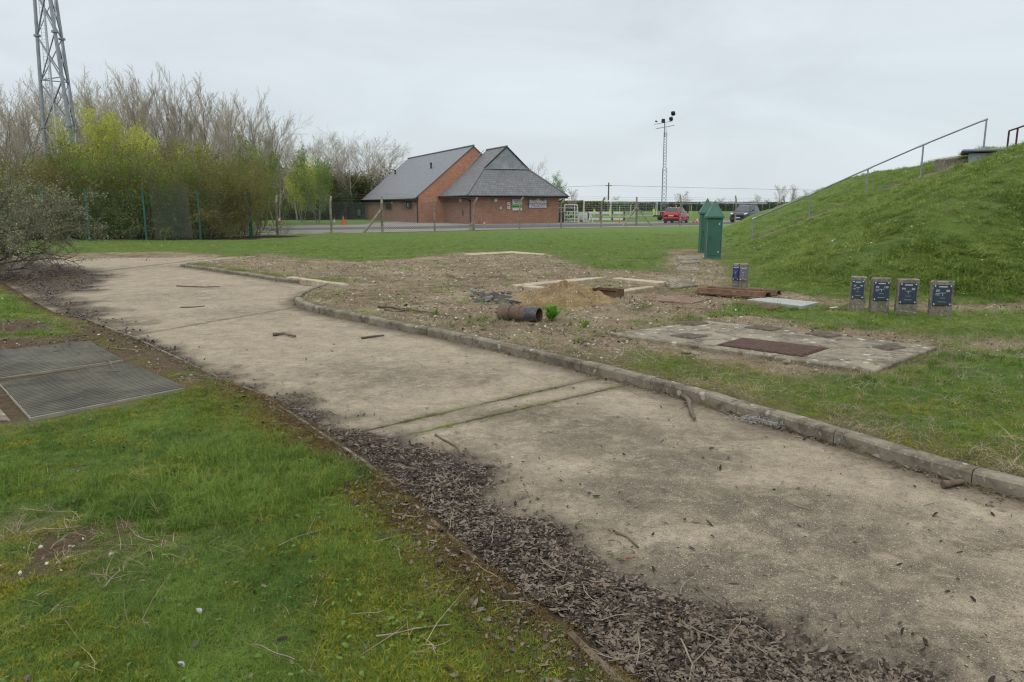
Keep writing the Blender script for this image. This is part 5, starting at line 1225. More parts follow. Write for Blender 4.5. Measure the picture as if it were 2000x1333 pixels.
for i, (px, yb, h_, lb) in enumerate(((1160.3, 425, 16, 'yellow training mannequin nearest the clubhouse on the pitch'), (1191.3, 424.5, 16, 'yellow training mannequin in the middle of the pitch'), (1276.4, 421.8, 14.5, 'yellow training mannequin by the right post of the farther goal'))):
    x, y = G(px, yb, 0); t = empty('training_mannequin', (x, y, 0), 0, lb, 'mannequin', 'yellow training mannequins'); k_ = h_ / F * y / 1.75
    mb = MB(); pts = [(.10, .1), (.10, .8), (.22, .85), (.27, 1.35), (.2, 1.5), (.06, 1.52), (.06, 1.56)]
    mb.add([(a * k_, -.02, z_ * k_) for a, z_ in pts] + [(-a * k_, -.02, z_ * k_) for a, z_ in pts[::-1]] + [(a * k_, .02, z_ * k_) for a, z_ in pts] + [(-a * k_, .02, z_ * k_) for a, z_ in pts[::-1]],
           [tuple(range(14)), tuple(reversed(range(14, 28)))] + [(j, (j + 1) % 14, (j + 1) % 14 + 14, j + 14) for j in range(14)]); mb.build('body', M['yellow'], t)
    mb = MB(); mb.tube([(math.cos(a) * .11 * k_, 0, (1.65 + math.sin(a) * .12) * k_) for a in np.linspace(0, 6.283, 13)], .03, 5, caps=False); mb.build('head_ring', M['yellow'], t)
    mb = MB(); mb.box((0, 0, .05), (.5, .4, .1)); mb.build('base', M['black'], t)
for px, yb, yt, lb in ((1210, 424, 401, 'yellow slalom pole behind the white barrier, left one'), (1230.7, 424, 401, 'yellow slalom pole behind the white barrier, right one'), (1320.3, 423, 401, 'yellow pole just behind the red car roof'), (1349.4, 423, 401, 'yellow pole to the right of the red car')):
    x, y = G(px, yb, 0); z_ = AT(px, yt, y)[2]; mb = MB(); mb.tube([(0, 0, 0), (0, 0, z_)], .05, 6); mb.cyl((0, 0, 0), (0, 0, 1), .15, .05, 10); o = mb.build('slalom_pole', M['yellow'], label=lb, cat='pole', group='yellow slalom poles'); o.location = (x, y, 0)
# portable white barrier with orange uprights
x, y = G(1184, 433.2, .04); xl = G(1149, 433.2, .04)[0]; xr = G(1218.5, 433.2, .04)[0]
t = empty('barrier', (x, y, .04), 0, 'low white board barrier with orange uprights at the edge of the pitch', 'barrier')
H = AT(1184, 415.3, y)[2]; n = 3; seg = (xr - xl) / n
for z_, h_ in ((H - .08, .2), (.28, .2)):
    for i in range(n): mb = MB(); mb.box((xl - x + seg * (i + .5), 0, z_), (seg * .93, .06, h_)); mb.build('board', M['white'], t)
for i in range(n):
    q = xl - x + seg * (i + 1); mb = MB(); mb.box((q, .0, H / 2), (.09, .08, H - .1)); up_ = mb.build('upright', M['orange'], t)
    mb = MB(); mb.box((q, -.05, H - .07), (.16, .08, .26)); mb.box((q, -.05, .28), (.16, .08, .26)); mb.build('clamp', M['black'], up_)
x, y = G(1161, 430, .04); t = empty('bench', (x, y, .04), 0, 'dark wooden picnic bench behind the white barrier', 'bench')
mb = MB(); mb.box((0, 0, .75), (1.8, .7, .06)); mb.build('top', M['fascia'], t); mb = MB(); mb.box((0, -.6, .42), (1.8, .26, .05)); mb.build('seat', M['fascia'], t); mb = MB(); mb.box((0, .6, .42), (1.8, .26, .05)); mb.build('seat', M['fascia'], t)
for sx in (-1, 1): mb = MB(); mb.bar((sx * .7, -.65, 0), (sx * .7, -.1, .72), .07); mb.bar((sx * .7, .65, 0), (sx * .7, .1, .72), .07); mb.bar((sx * .7, -.6, .38), (sx * .7, .6, .38), .07); mb.build('leg', M['fascia'], t)
# white shelving trolley with kit
x, y = G(1117, 435, .04); Wt = (1131 - 1103.5) / F * y; Ht = AT(1117, 400, y)[2] - .04
t = empty('kit_rack', (x, y, .04), 0, 'white framed shelf rack full of kit outside the clubhouse', 'rack'); mb = MB()
for q in (-Wt / 2, Wt * .18, Wt * .36): 
    lx = Wt * .12 if q > Wt * .3 else 0
    for dy in (0, .6): mb.bar((q + lx, dy, 0), (q, dy, Ht), .07)
mb.bar((-Wt / 2, 0, Ht), (Wt * .36, 0, Ht), .08); mb.bar((-Wt / 2, .6, Ht), (Wt * .36, .6, Ht), .08); mb.build('frame', M['white'], t)
for i in range(5): mb = MB(); z_ = .08 + i * Ht / 5.2; mb.box((-Wt * .04, .3, z_), (Wt * .95, .6, .05)); mb.build('shelf', M['white'], t)
rng = random.Random(8); cm = [M['black'], M['fascia'], M['orange'], M['galv_light'], M['cab_green'], M['wood_dark'], M['navy']]
for i in range(5):
    for j in range(5):
        w_ = rng.uniform(.12, .28); h_ = rng.uniform(.1, .3); z_ = .105 + i * Ht / 5.2; q = -Wt * .42 + j * Wt * .19
        mb = MB(); mb.box((0, 0, h_ / 2), (w_, .3, h_), rng.uniform(-.4, .4), bev=.03, taper=.85); o = mb.build('kit_box', rng.choice(cm), label='kit box on the ' + ('lowest', 'second', 'middle', 'fourth', 'top')[i] + ' shelf of the white rack, ' + ('leftmost', 'second from left', 'in the middle', 'second from right', 'rightmost')[j], cat='box', group='kit boxes on the white rack'); o.location = (x + q, y + .25, .04 + z_)
# A boards
def aboard(px0, px1, yt, yb, label, side=False):
    x, y = G((px0 + px1) / 2, yb, .04); W = (px1 - px0) / F * y; Hh = AT(px0, yt, y)[2] - .04; t = empty('a_board', (x, y, .04), 0, label, 'sign board')
    if not side:
        for s_ in (-1, 1):
            mb = MB(); q = Euler((s_ * -.16, 0, 0)).to_matrix(); mb.box((0, s_ * .16, Hh / 2 + .05), (W, .03, Hh), q); bo = mb.build('panel', M['white'], t)
            if s_ < 0:
                k = MB()
                if 'crest' in label:
                    k.cyl((0, -.20 + .06, Hh * .75), (0, -1, 0), W * .2, .02, 12); k.build('crest', M['navy'], bo)
                    k = MB()
                    for r_ in range(4): k.box((0, -.27 - .03 * r_ * .4 + .04, Hh * (.5 - .1 * r_)), (W * .6, .02, .03))
                    k.build('print_line', M['pgrey'], bo)
                else: k.box((0, -.19, Hh * .82), (W * .75, .03, .12)); k.box((0, -.31, Hh * .14), (W * .75, .03, .16)); k.build('print_band', M['maroon'], bo)
    else:
        for s_ in (-1, 1):
            mb = MB(); mb.bar((s_ * W / 2, 0, 0), (0, 0, Hh), .07); mb.bar((s_ * W / 2, .5, 0), (0, .5, Hh), .07); mb.build('frame', M['white'], t)
            mb = MB(); mb.add([(s_ * W * .42, .04, .15), (s_ * W * .42, .46, .15), (s_ * .03, .46, Hh - .05), (s_ * .03, .04, Hh - .05)], [(0, 1, 2, 3)]); mb.build('panel', M['galv_light'], t)
aboard(1131.5, 1138, 416.5, 434.5, 'white folding board with maroon bands next to the kit rack'); aboard(1139, 1146.5, 416.5, 435, 'white folding board with a round crest next to the kit rack'); aboard(1149.5, 1158, 418, 435, 'white A frame board standing side on near the kit rack', True)
# traffic cones
def cone(px, yb, yt, label, kind=0):
    x, y = G(px, yb, .05); Hh = (yb - yt) / F * y; k_ = Hh / .75; t = empty('traffic_cone', (x, y, .05), 0, label, 'traffic cone', 'traffic cones round the clubhouse')
    mb = MB(); mb.box((0, 0, .02 * k_), (.40 * k_, .40 * k_, .04 * k_), bev=.01); mb.build('base', M['orange'] if kind != 1 else M['white'], t)
    mb = MB(); mb.tube([(0, 0, .03 * k_), (0, 0, .26 * k_), (0, 0, .55 * k_), (0, 0, .75 * k_)], [.15 * k_, .115 * k_, .06 * k_, .03 * k_], 14); c_ = mb.build('cone', M['orange'] if kind != 1 else M['white'], t)
    if kind == 0: mb = MB(); mb.tube([(0, 0, .26 * k_), (0, 0, .52 * k_)], [.12 * k_, .07 * k_], 14, caps=False); mb.build('white_sleeve', M['white'], c_)
cone(546, 438, 421, 'orange and white striped cone at the far left of the car park'); cone(653, 434.5, 427, 'small pale cone on the grass left of the clubhouse', 1); cone(671, 439.5, 422, 'tall plain orange cone left of the clubhouse', 2); cone(675.5, 439, 429, 'short orange cone behind the tall plain one', 2)
cone(946, 440.5, 432, 'red and white cone against the front wall of the clubhouse'); cone(1209.5, 436, 427, 'orange cone in front of the white barrier', 2); cone(1361.7, 436, 424, 'orange and white cone beside the red car')
x, y = G(1356, 435.5, .05); t = empty('kerb_block', (x, y, .05), 0, 'low yellow and orange striped kerb block by the red car', 'kerb block')
for i in range(3): MB().box((-.4 + i * .35, 0, .08), (.2, .2, .16), bev=.02).build('segment', M['orange'] if i % 2 else M['plate_y'], t)
for a, c, yt, yb, lb in ((1447, 1466, 414, 425, 'white board standing to the right of the dark car'), (1295, 1305, 413.5, 421.5, 'white board standing to the left of the red car')):
    x, y = G((a + c) / 2, 429, .0); W = (c - a) / F * y; z1 = AT(a, yt, y)[2]; t = empty('board', (x, y, 0), 0, lb, 'board'); MB().box((0, 0, z1 / 2 + .15), (W, .06, z1 - .3)).build('panel', M['white'], t)
    for s_ in (-1, 1): MB().box((s_ * W * .4, .06, z1 / 2), (.06, .06, z1)).build('post', M['post_conc'], t)
x, y = G(1186, 427.0, 0); z_ = AT(1188, 357, 190)[2]; t = empty('telegraph_pole', (AT(1188, 400, 190)[0], 190, 0), 0, 'distant telegraph pole beyond the pitch', 'telegraph pole')
MB().tube([(0, 0, 0), (0, 0, z_)], [.22, .16], 8).build('pole', M['wood_dark'], t); MB().box((0, 0, z_ - .8), (1.6, .12, .14)).build('cross_arm', M['wood_dark'], t)
mb = MB()
for z2, dz in ((z_ - .7, 0),):
    for xe, ye in ((-190, 230), (240, 215)): mb.tube([(0, 0, z2)] + [(xe * q, (ye - 190) * q, z2 - 10 * q * (1 - q) * .6) for q in np.linspace(.1, 1, 10)], .035, 3, caps=False)
mb.build('overhead_wire', M['wire'], t)

# ================================================================== cars
def car(loc, heading, kind, label):
    # heading: azimuth clockwise from +Y; local +x is forward
    t = empty('parked_car', (*loc, .05), R(90) - heading, label, 'car', 'cars in the car park')
    suv = kind == 'suv'; paint = M['dark_paint'] if suv else M['red_paint']
    L = 4.5 if suv else 3.95; W = 1.84 if suv else 1.70; H = 1.70 if suv else 1.47; gc = .22 if suv else .17; belt = 1.08 if suv else .93; hx = L / 2
    fr_ax, rr_ax = hx - .85, -hx + .78; wr = .35 if suv else .30
    # stations: x, half width, bottom, belt height, (roof half width, roof height) or None
    if suv: st = [(-hx, .74, .42, .80, 0), (-hx + .04, .85, .34, 1.02, 0), (-hx + .25, .90, gc, 1.12, 1), (-hx + .55, .92, gc, 1.12, 2), (-.7, .92, gc, 1.09, 3), (.2, .92, gc, 1.06, 3), (.62, .92, gc, 1.05, 2), (1.18, .90, gc, 1.03, 0), (1.75, .87, gc, .95, 0), (2.08, .80, gc + .04, .84, 0), (hx, .66, .30, .70, 0)]
    else: st = [(-hx, .70, .36, .72, 0), (-hx + .03, .80, .30, .90, 0), (-hx + .20, .84, gc, .98, 1), (-hx + .50, .85, gc, .97, 2), (-.6, .85, gc, .94, 3), (.1, .85, gc, .91, 3), (.55, .85, gc, .90, 2), (1.05, .83, gc, .87, 0), (1.55, .79, gc, .78, 0), (1.82, .72, gc + .03, .66, 0), (hx, .56, .28, .52, 0)]
    mb = MB(); V = []
    for (x, w, bo, be, k_) in st:
        ring = [(w * .86, bo), (w * .98, bo + .08), (w, bo + (be - bo) * .45), (w * .985, bo + (be - bo) * .8), (w * .93, be), (w * .55, be + .03), (0, be + .04)]
        V += [(x, a, z) for a, z in ring] + [(x, -a, z) for a, z in ring[-2::-1]]
    n = 13; F_ = []
    for i in range(len(st) - 1):
        for j in range(n - 1): F_.append((i * n + j, (i + 1) * n + j, (i + 1) * n + j + 1, i * n + j + 1))
        F_.append((i * n + n - 1, (i + 1) * n + n - 1, (i + 1) * n, i * n))
    F_ += [tuple(reversed(range(n))), tuple(range((len(st) - 1) * n, len(st) * n))]
    mb.add(V, F_, smooth=True); body = mb.build('body', paint, t)
    # cabin
    xs = (-hx + .16, -hx + .52, -.35, .28, 1.12) if suv else (-hx + .14, -hx + .48, -.35, .22, 1.0)
    zb, zr_ = belt, H; wb, wr2 = W / 2 * .93, W / 2 * .70
    lo = [(xs[0], wb * .9, zb), (xs[2], wb, zb), (xs[4], wb * .93, zb - .03)]; up_ = [(xs[1], wr2 * .95, zr_ - .04), (xs[2], wr2, zr_), (xs[3], wr2 * .98, zr_ - .05)]
    cab = MB(); V = []
    for q in lo: V += [(q[0], q[1], q[2]), (q[0], -q[1], q[2])]
    for q in up_: V += [(q[0], q[1], q[2]), (q[0], -q[1], q[2])]
    cab.add(V, [(6, 8, 9, 7), (8, 10, 11, 9), (0, 2, 8, 6), (2, 4, 10, 8), (1, 7, 9, 3), (3, 9, 11, 5), (0, 6, 7, 1), (4, 5, 11, 10)]); cb_ = cab.build('cabin', paint, t)
    V = [Vector(v) for v in V]
    def pane(ix, name, ins=.09, off=.012):
        q = [V[i] for i in ix]; c = sum(q, Vector()) / len(q); nn = (q[1] - q[0]).cross(q[2] - q[1]).normalized()
        if nn.dot(c - Vector((0, 0, .9))) < 0: nn = -nn
        P_ = [v + (c - v).normalized() * ins * min(1.6, (c - v).length) + nn * off for v in q]
        k = MB(); k.add(P_, [tuple(range(len(P_)))]); k.add([p_ - nn * .01 for p_ in P_], [tuple(range(len(P_)))]); k.build(name, M['car_glass'], cb_)
    pane((0, 6, 7, 1), 'rear_window', .13); pane((4, 5, 11, 10), 'windscreen', .08); pane((0, 2, 8, 6), 'side_window', .14); pane((2, 4, 10, 8), 'side_window', .14); pane((1, 7, 9, 3), 'side_window', .14); pane((3, 9, 11, 5), 'side_window', .14)
    for ax in (fr_ax, rr_ax):
        for sy in (-1, 1):
            k = MB(); k.tube([(ax, sy * (W / 2 - .24), wr), (ax, sy * (W / 2 - .03), wr), (ax, sy * (W / 2 - .0), wr)], [wr, wr, wr * .9], 24); tw = k.build('wheel', M['rubber'], t)
            k = MB(); k.cyl((ax, sy * (W / 2 - .002), wr), (0, sy, 0), wr * .62, .012, 20); 
            k.build('rim', M['alloy'], tw)
            k = MB()
            k.cyl((ax, sy * (W / 2 + .011), wr), (0, sy, 0), wr * .12, .01, 10)
            for a in range(5): an = a * 1.2566; k.box((ax + math.cos(an + .63) * wr * .36, sy * (W / 2 + .012), wr + math.sin(an + .63) * wr * .36), (wr * .2, .004, wr * .2))
            k.build('rim_opening', M['black'], tw)
            k = MB(); 
            pts = [(ax + math.cos(a) * wr * 1.13, sy * (W / 2 + .004), wr + math.sin(a) * wr * 1.13) for a in np.linspace(.0, math.pi, 13)]; k.tube(pts, .035, 5); k.build('wheel_arch', M['black'] if suv else M['red_paint'], t)
    # lower trim and bumpers
    k = MB(); k.box((-hx + .02, 0, gc + .30), (.2, W * .88, .20), bev=.06); k.build('rear_bumper', paint, t); k = MB(); k.box((-hx + .06, 0, gc + .12), (.14, W * .8, .14), bev=.03); k.build('rear_valance', M['fascia'], t)
    k = MB(); k.box((hx - .08, 0, gc + .12), (.2, W * .74, .22), bev=.06); k.build('front_bumper', M['fascia'], t)
    for sy in (-1, 1):
        k = MB(); k.box((-hx + .10, sy * W * .425, belt - .14), (.18, .14, .34), bev=.03); k.build('tail_light', M['lamp_red'], t)
        k = MB(); k.box((hx - .30, sy * W * .37, (.84 if suv else .66)), (.42, .24, .13), Euler((0, .28, -sy * .45)).to_matrix(), bev=.03); k.build('headlight', M['lamp_clear'], t)
        k = MB(); k.box((.72 if suv else .62, sy * (W / 2 + .08), belt + .10), (.12, .2, .14), bev=.04); k.build('mirror', M['black'], t)
        if suv: k = MB(); k.box((hx - .12, sy * W * .33, .50), (.1, .18, .08), bev=.02); k.build('fog_light', M['lamp_clear'], t)
        k = MB(); k.tube([(xs[1] + .1, sy * wr2 * .93, H + .02), (xs[3] - .1, sy * wr2 * .93, H + .02)], .022, 5); k.build('roof_rail', M['galv_light'], t)
    if suv: k = MB(); k.box((hx - .07, 0, .70), (.08, .9, .16), bev=.02); k.build('grille', M['black'], t); k = MB(); k.box((hx - .02, 0, .34), (.06, 1.2, .05)); k.build('skid_plate', M['alloy'], t)
    k = MB(); k.box((-hx - .005, 0, .74 if suv else .70), (.03, .52, .12)); pl = k.build('number_plate', M['plate_y'], t)
    k = MB(); k.box((hx + .03, 0, .48), (.03, .52, .11)); k.build('number_plate', M['lamp_clear'], t)
    return t
x, y = G(1325, 436.2, .05); car((x + .15, y + 1.7), R(27), 'hatch', 'red hatchback parked facing away with its tailgate toward the fence')
x, y = G(1424, 432.5, .05); car((x + .1, y + .5 if y < 76 else 76), R(216), 'suv', 'dark grey off roader parked facing the camera behind the green cabinets')

# ================================================================== trees
class TB:                            # fast tube/leaf collector
    def __init__(s): s.V = []; s.Q = []; s.n = 0
    def line(s, P, r0, r1, k):
        P = np.asarray(P, float); m = len(P); r = np.linspace(r0, r1, m)[:, None]
        d = np.gradient(P, axis=0); d /= np.linalg.norm(d, axis=1)[:, None] + 1e-9
        ref = np.array([0.31, 0.87, 0.2]) if abs(d[0][1]) < .8 else np.array([.9, .1, .3])
        a = np.cross(d, ref); a /= np.linalg.norm(a, axis=1)[:, None] + 1e-9; b_ = np.cross(d, a)
        t = np.arange(k) * 2 * math.pi / k
        R_ = P[:, None, :] + (a[:, None, :] * np.cos(t)[None, :, None] + b_[:, None, :] * np.sin(t)[None, :, None]) * r[:, None, :]
        s.V.append(R_.reshape(-1, 3)); i = np.arange(m - 1)[:, None] * k; j = np.arange(k)[None, :]; j2 = (j + 1) % k
        s.Q.append(np.stack([i + j, i + j2, i + k + j2, i + k + j], -1).reshape(-1, 4) + s.n); s.n += m * k
    def leaves(s, P, size, rs, flat=0.0, asp=.6):
        P = np.asarray(P, float); n = len(P)
        if n == 0: return
        u = rs.normal(size=(n, 3)); u[:, 2] *= (1 - flat); u /= np.linalg.norm(u, axis=1)[:, None]
        w = rs.normal(size=(n, 3)); w -= (w * u).sum(1)[:, None] * u; w /= np.linalg.norm(w, axis=1)[:, None] + 1e-9
        sz = size * rs.uniform(.6, 1.35, n)[:, None]; u = u * sz; w = w * sz * asp
        V = np.stack([P - u, P + w * .9, P + u, P - w * .9], 1).reshape(-1, 3)
        s.V.append(V); s.Q.append(np.arange(4 * n).reshape(-1, 4) + s.n); s.n += 4 * n
    def build(s, name, mat, parent): return np_mesh(name, np.concatenate(s.V), np.concatenate(s.Q), mat, parent)
def rot_about(v, ax, a):
    ax = ax / (np.linalg.norm(ax) + 1e-9); return v * math.cos(a) + np.cross(ax, v) * math.sin(a) + ax * ax.dot(v) * (1 - math.cos(a))
def grow(rs, tb_big, tb_small, tips, p, d, L, r, lev, C):
    m = C['seg'][lev]; P = [p]; dd = d.copy()
    for i in range(m):
        dd = dd + rs.normal(size=3) * C['wob'][lev] + np.array([0, 0, C['up'][lev]]); dd /= np.linalg.norm(dd)
        P.append(P[-1] + dd * L / m)
    r1 = r * C['tap'][lev]
    (tb_big if lev <= C['big'] else tb_small).line(P, r, r1, 6 if lev == 0 else 4 if lev <= C['big'] else 3)
    P = np.array(P)
    if lev >= C['leafl']:
        for q in P[1:]: tips.append(q)
    if lev < C['max']:
        n = C['n'][lev]; n = int(n * rs.uniform(.8, 1.2) + .5)
        for i in range(n):
            q = C['st'][lev] + (1 - C['st'][lev]) * (i + rs.uniform(.2, .8)) / n; f = q * m; k = min(int(f), m - 1); pos = P[k] + (P[k + 1] - P[k]) * (f - k)
            dl = P[k + 1] - P[k]; dl = dl / np.linalg.norm(dl); ax = np.cross(dl, rs.normal(size=3)); a = rs.normal(C['ang'][lev], .12)
            nd_ = rot_about(dl, ax, a); ll = L * C['ls'][lev] * (1 - C['sh'][lev] * q) * rs.uniform(.7, 1.25); rr_ = (r + (r1 - r) * q) * C['rs'][lev]
            grow(rs, tb_big, tb_small, tips, pos, nd_, ll, max(rr_, C['rmin']), lev + 1, C)
BARE = dict(seg=[9, 7, 6, 4], wob=[.04, .07, .10, .12], up=[.03, .055, .04, .03], tap=[.25, .3, .4, .5], big=1, leafl=3, max=3, n=[17, 9, 8], st=[.16, .15, .15], ang=[.55, .5, .55], ls=[.55, .42, .42], sh=[.55, .45, .3], rs=[.5, .45, .55], rmin=.0085)
def tree_proto(name, seed, H, C, leafmat=None, nleaf=0, lsize=.05, twig='twig', bark='bark_grey', stems=1, spread=.12, r0=None, leafspread=.25, label='', cat='tree', group=None, zfrac=0.0, part='crown'):
    rs = np.random.RandomState(seed); big, small, tips = TB(), TB(), []
    for s_ in range(stems):
        a = rs.uniform(0, 6.28); d = np.array([math.cos(a) * spread, math.sin(a) * spread, 1.0]); d /= np.linalg.norm(d)
        p = np.array([math.cos(a), math.sin(a), 0]) * (0 if stems == 1 else rs.uniform(.05, .45)) * (.5 if stems < 5 else 1.6 * rs.uniform(.2, 1)); p[2] = -.2
        grow(rs, big, small, tips, p, d, H * rs.uniform(.8, 1.0) if stems > 1 else H, r0 or H * .0105, 0, C)
    t = empty(name, (0, 0, 0), 0, label, cat, group); big.build('trunk', M[bark], t)
    cr = small.build(part, M[twig], t)
    if leafmat and len(tips):
        tips = np.array(tips); tips = tips[tips[:, 2] > zfrac * H]; ix = rs.randint(0, len(tips), nleaf); lf = TB(); lf.leaves(tips[ix] + rs.normal(size=(nleaf, 3)) * leafspread, lsize, rs)
        lf.build('foliage', M[leafmat], cr)
    t['h_'] = float(max(np.percentile(np.concatenate(big.V)[:, 2], 99.5), np.percentile(np.concatenate(small.V)[:, 2], 99.3)))
    return t
def first_or_copy(proto, used, **k):
    if proto.name not in used:
        used.add(proto.name)
        proto.location = k['loc']; proto.rotation_euler = (0, 0, k['rz']); s_ = k['scale']; proto.scale = s_ if hasattr(s_, '__len__') else (s_,) * 3; proto['label'] = k['label']; return proto
    return copy_tree(proto, k['loc'], k['rz'], k['scale'], k['label'])
used = set(); rng = random.Random(77)
def pl(px, Z, z=0): return (*[AT(px, 404, Z)[0]], Z, z)
GB = 'bare trees of the wood behind the green fence'
poplars = [tree_proto('bare_tree', 10 + i, 10, dict(BARE, n=[20, 11, 10] if i < 2 else [14, 9, 8], ang=[.34 + .05 * i, .38, .42], ls=[.5, .42, .45], sh=[.42, .4, .3]), leafmat='leaf_olive', nleaf=900, lsize=.03, stems=1 if i < 2 else 3, spread=.2, group=GB, zfrac=.1) for i in range(4)]
rows = [(-60, 165, 52, 'far left, cut by the picture edge'), (-10, 160, 55, 'first one inside the left edge of the picture'), (38, 172, 50, 'between the left edge and the mast'), (78, 178, 56, 'directly behind the left leg of the lattice mast'),
        (118, 178, 52, 'seen through the lattice mast'), (165, 176, 57, 'just right of the lattice mast'), (205, 174, 52, 'above the left half of the yellow green crown'), (245, 172, 56, 'above the middle of the yellow green crown'),
        (283, 165, 52, 'above the right end of the yellow green crown'), (322, 160, 54, 'tallest of the wood, above the grey netting'), (358, 162, 52, 'second tall one to the right of the yellow green crown'), (398, 172, 55, 'two trees left of the end post of the green fence'),
        (436, 178, 52, 'just left of the end post of the green fence'), (470, 195, 56, 'directly behind the end post of the green fence'), (512, 198, 60, 'just right of the end post of the green fence')]
for i, (px, pt, Z, lb) in enumerate(rows):
    H = (404 - pt) / F * Z + CAMH; pr = poplars[(i * 3) % 4]; s_ = H / pr['h_']
    first_or_copy(pr, used, loc=pl(px, Z), rz=rng.uniform(0, 6.28), scale=(s_ * rng.uniform(.95, 1.15), s_ * rng.uniform(.95, 1.15), s_ * rng.uniform(.95, 1.03)), label='tall bare tree, ' + lb)
rows = [(545, 235, 78, 'first of the lower ones right of the green fence end post'), (580, 262, 84, 'between the two yellow green spring trees'), (612, 268, 90, 'behind the right yellow green spring tree'), (645, 280, 96, 'just right of the right yellow green spring tree'),
        (690, 262, 94, 'highest bare crown left of the clubhouse roof'), (722, 268, 97, 'half hidden behind the left end of the slate roof'), (757, 284, 99, 'lowest one, touching the slate roof ridge'), (1043, 316, 110, 'small one showing above the tiled roof on the right')]
ORD = 'first second third fourth fifth sixth seventh eighth ninth tenth eleventh twelfth thirteenth fourteenth fifteenth sixteenth seventeenth'.split()
for i in range(17):
    px = -40 + i * 36 + rng.uniform(-8, 8); Z = rng.uniform(60, 68); pt = 182 + max(0, px - 330) * .22 + rng.uniform(-6, 12); H = (404 - pt) / F * Z + CAMH; pr = poplars[i % 4]; s_ = H / pr['h_']
    first_or_copy(pr, used, loc=pl(px, Z), rz=rng.uniform(0, 6.28), scale=(s_ * 1.15, s_ * 1.15, s_), label=ORD[i] + ' bare tree from the left in the back row of the wood')
oaks = [tree_proto('bare_tree', 40 + i, 10, dict(BARE, n=[15, 11, 10], st=[.2, .15, .1], ang=[.7, .55, .55], ls=[.6, .45, .42], sh=[.35, .4, .3], up=[.03, .06, .04, .02]), leafmat='leaf_olive', nleaf=500, lsize=.04, group='bare trees left of the clubhouse') for i in range(2)]
for i, (px, pt, Z, lb) in enumerate(rows):
    H = (404 - pt) / F * Z + CAMH; s_ = H / oaks[i % 2]['h_']
    first_or_copy(oaks[i % 2], used, loc=pl(px, Z), rz=rng.uniform(0, 6.28), scale=(s_ * 1.15, s_ * 1.15, s_), label='wide bare tree, ' + lb)
for i in range(9):
    px = 530 + i * 30 + rng.uniform(-6, 6); Z = rng.uniform(100, 108); pt = 276 + rng.uniform(-10, 14) + max(0, px - 700) * .2; H = (404 - pt) / F * Z + CAMH; pr = oaks[i % 2]; s_ = H / pr['h_']
    first_or_copy(pr, used, loc=pl(px, Z), rz=rng.uniform(0, 6.28), scale=(s_ * 1.3, s_ * 1.3, s_), label=ORD[i] + ' from the left of the low bare trees filling the treeline before the clubhouse')
SPR = dict(BARE, n=[14, 8, 5], st=[.15, .1, .1], ang=[.75, .6, .6], ls=[.5, .5, .5], sh=[.5, .4, .3], leafl=2)
spring = [tree_proto('spring_tree', 50 + i, 6, SPR, 'leaf_spring' if i == 0 else 'leaf_green', 9000 if i == 0 else 8000, .07, stems=3, spread=.3, leafspread=.22, group='trees with fresh yellow green leaves') for i in range(2)]
for px, pt, Z, pi, wsc, lb in ((200, 232, 44, 0, .85, 'rounded tree covered in bright yellow green blossom right of the mast'), (262, 262, 44.5, 0, .8, 'lower bright yellow green tree, the right half of the big spring crown'), (505, 275, 58, 1, .8, 'slender yellow green tree just right of the green end post'),
                          (622, 300, 70, 1, .85, 'fresh green tree midway between the end post and the clubhouse'), (1076, 345, 120, 1, .8, 'small yellow green tree above the right slope of the tiled roof'), (478, 300, 47, 1, .8, 'thin leafy tree rising behind the end of the green fence'), (395, 288, 50, 0, .6, 'small yellow green tree behind the thicket, left of the end post'), (590, 318, 74, 0, .7, 'yellow green tree just left of the fresh green one')):
    H = (404 - pt) / F * Z + CAMH; s_ = H / spring[pi]['h_']
    first_or_copy(spring[pi], used, loc=pl(px, Z), rz=rng.uniform(0, 6.28), scale=(s_ * wsc, s_ * wsc, s_), label=lb)
SHR = dict(BARE, seg=[6, 5, 4, 3], n=[9, 7, 4], st=[.1, .1, .1], ang=[.75, .8, .7], ls=[.5, .5, .5], sh=[.4, .35, .3], big=0, leafl=1, max=3, rmin=.009, wob=[.12, .17, .2, .22], up=[.05, .02, .02, .02])
shr = [tree_proto('thicket_shrub', 60 + i, 4.2, dict(SHR, max=2 if i % 2 else 3, n=[9, 6, 3]), 'leaf_olive' if i != 2 else 'leaf_green', 7000, .04, 'twig_olive', 'twig_olive', 10, .5, .022, .22, cat='shrub', group='shrubs of the thicket behind the green fence', part='branches') for i in range(4)]
rows = [(-95, 335, 37, 'beyond the left picture edge'), (-50, 325, 38.5, 'farthest left in the frame'), (-5, 330, 37, 'at the left picture edge'), (38, 322, 38.5, 'left of the mast foot'), (82, 318, 37.2, 'hiding the left leg of the mast'), (122, 312, 38.8, 'hiding the middle of the mast foot'), (160, 305, 37.2, 'hiding the right legs of the mast'),
        (198, 300, 38.6, 'below the left half of the yellow green crown'), (236, 298, 37.2, 'below the right half of the yellow green crown'), (274, 300, 38.6, 'left of the grey netting'), (312, 300, 37.3, 'behind the left side of the grey netting'), (350, 306, 38.6, 'behind the right side of the grey netting'),
        (388, 310, 37.4, 'right of the grey netting'), (424, 318, 38.6, 'second from the end post'), (456, 322, 37.6, 'nearest the end post'), (492, 342, 41, 'low one right behind the end post'),
        (20, 300, 42, 'taller back one left of the mast'), (100, 296, 42, 'taller back one behind the mast foot'), (180, 290, 42.5, 'taller back one under the spring crown'), (270, 285, 42.5, 'taller back one behind the netting'), (340, 290, 42, 'taller back one right of the netting'), (410, 300, 42.5, 'taller back one near the end post'), (452, 312, 43, 'back one nearest the end post')]
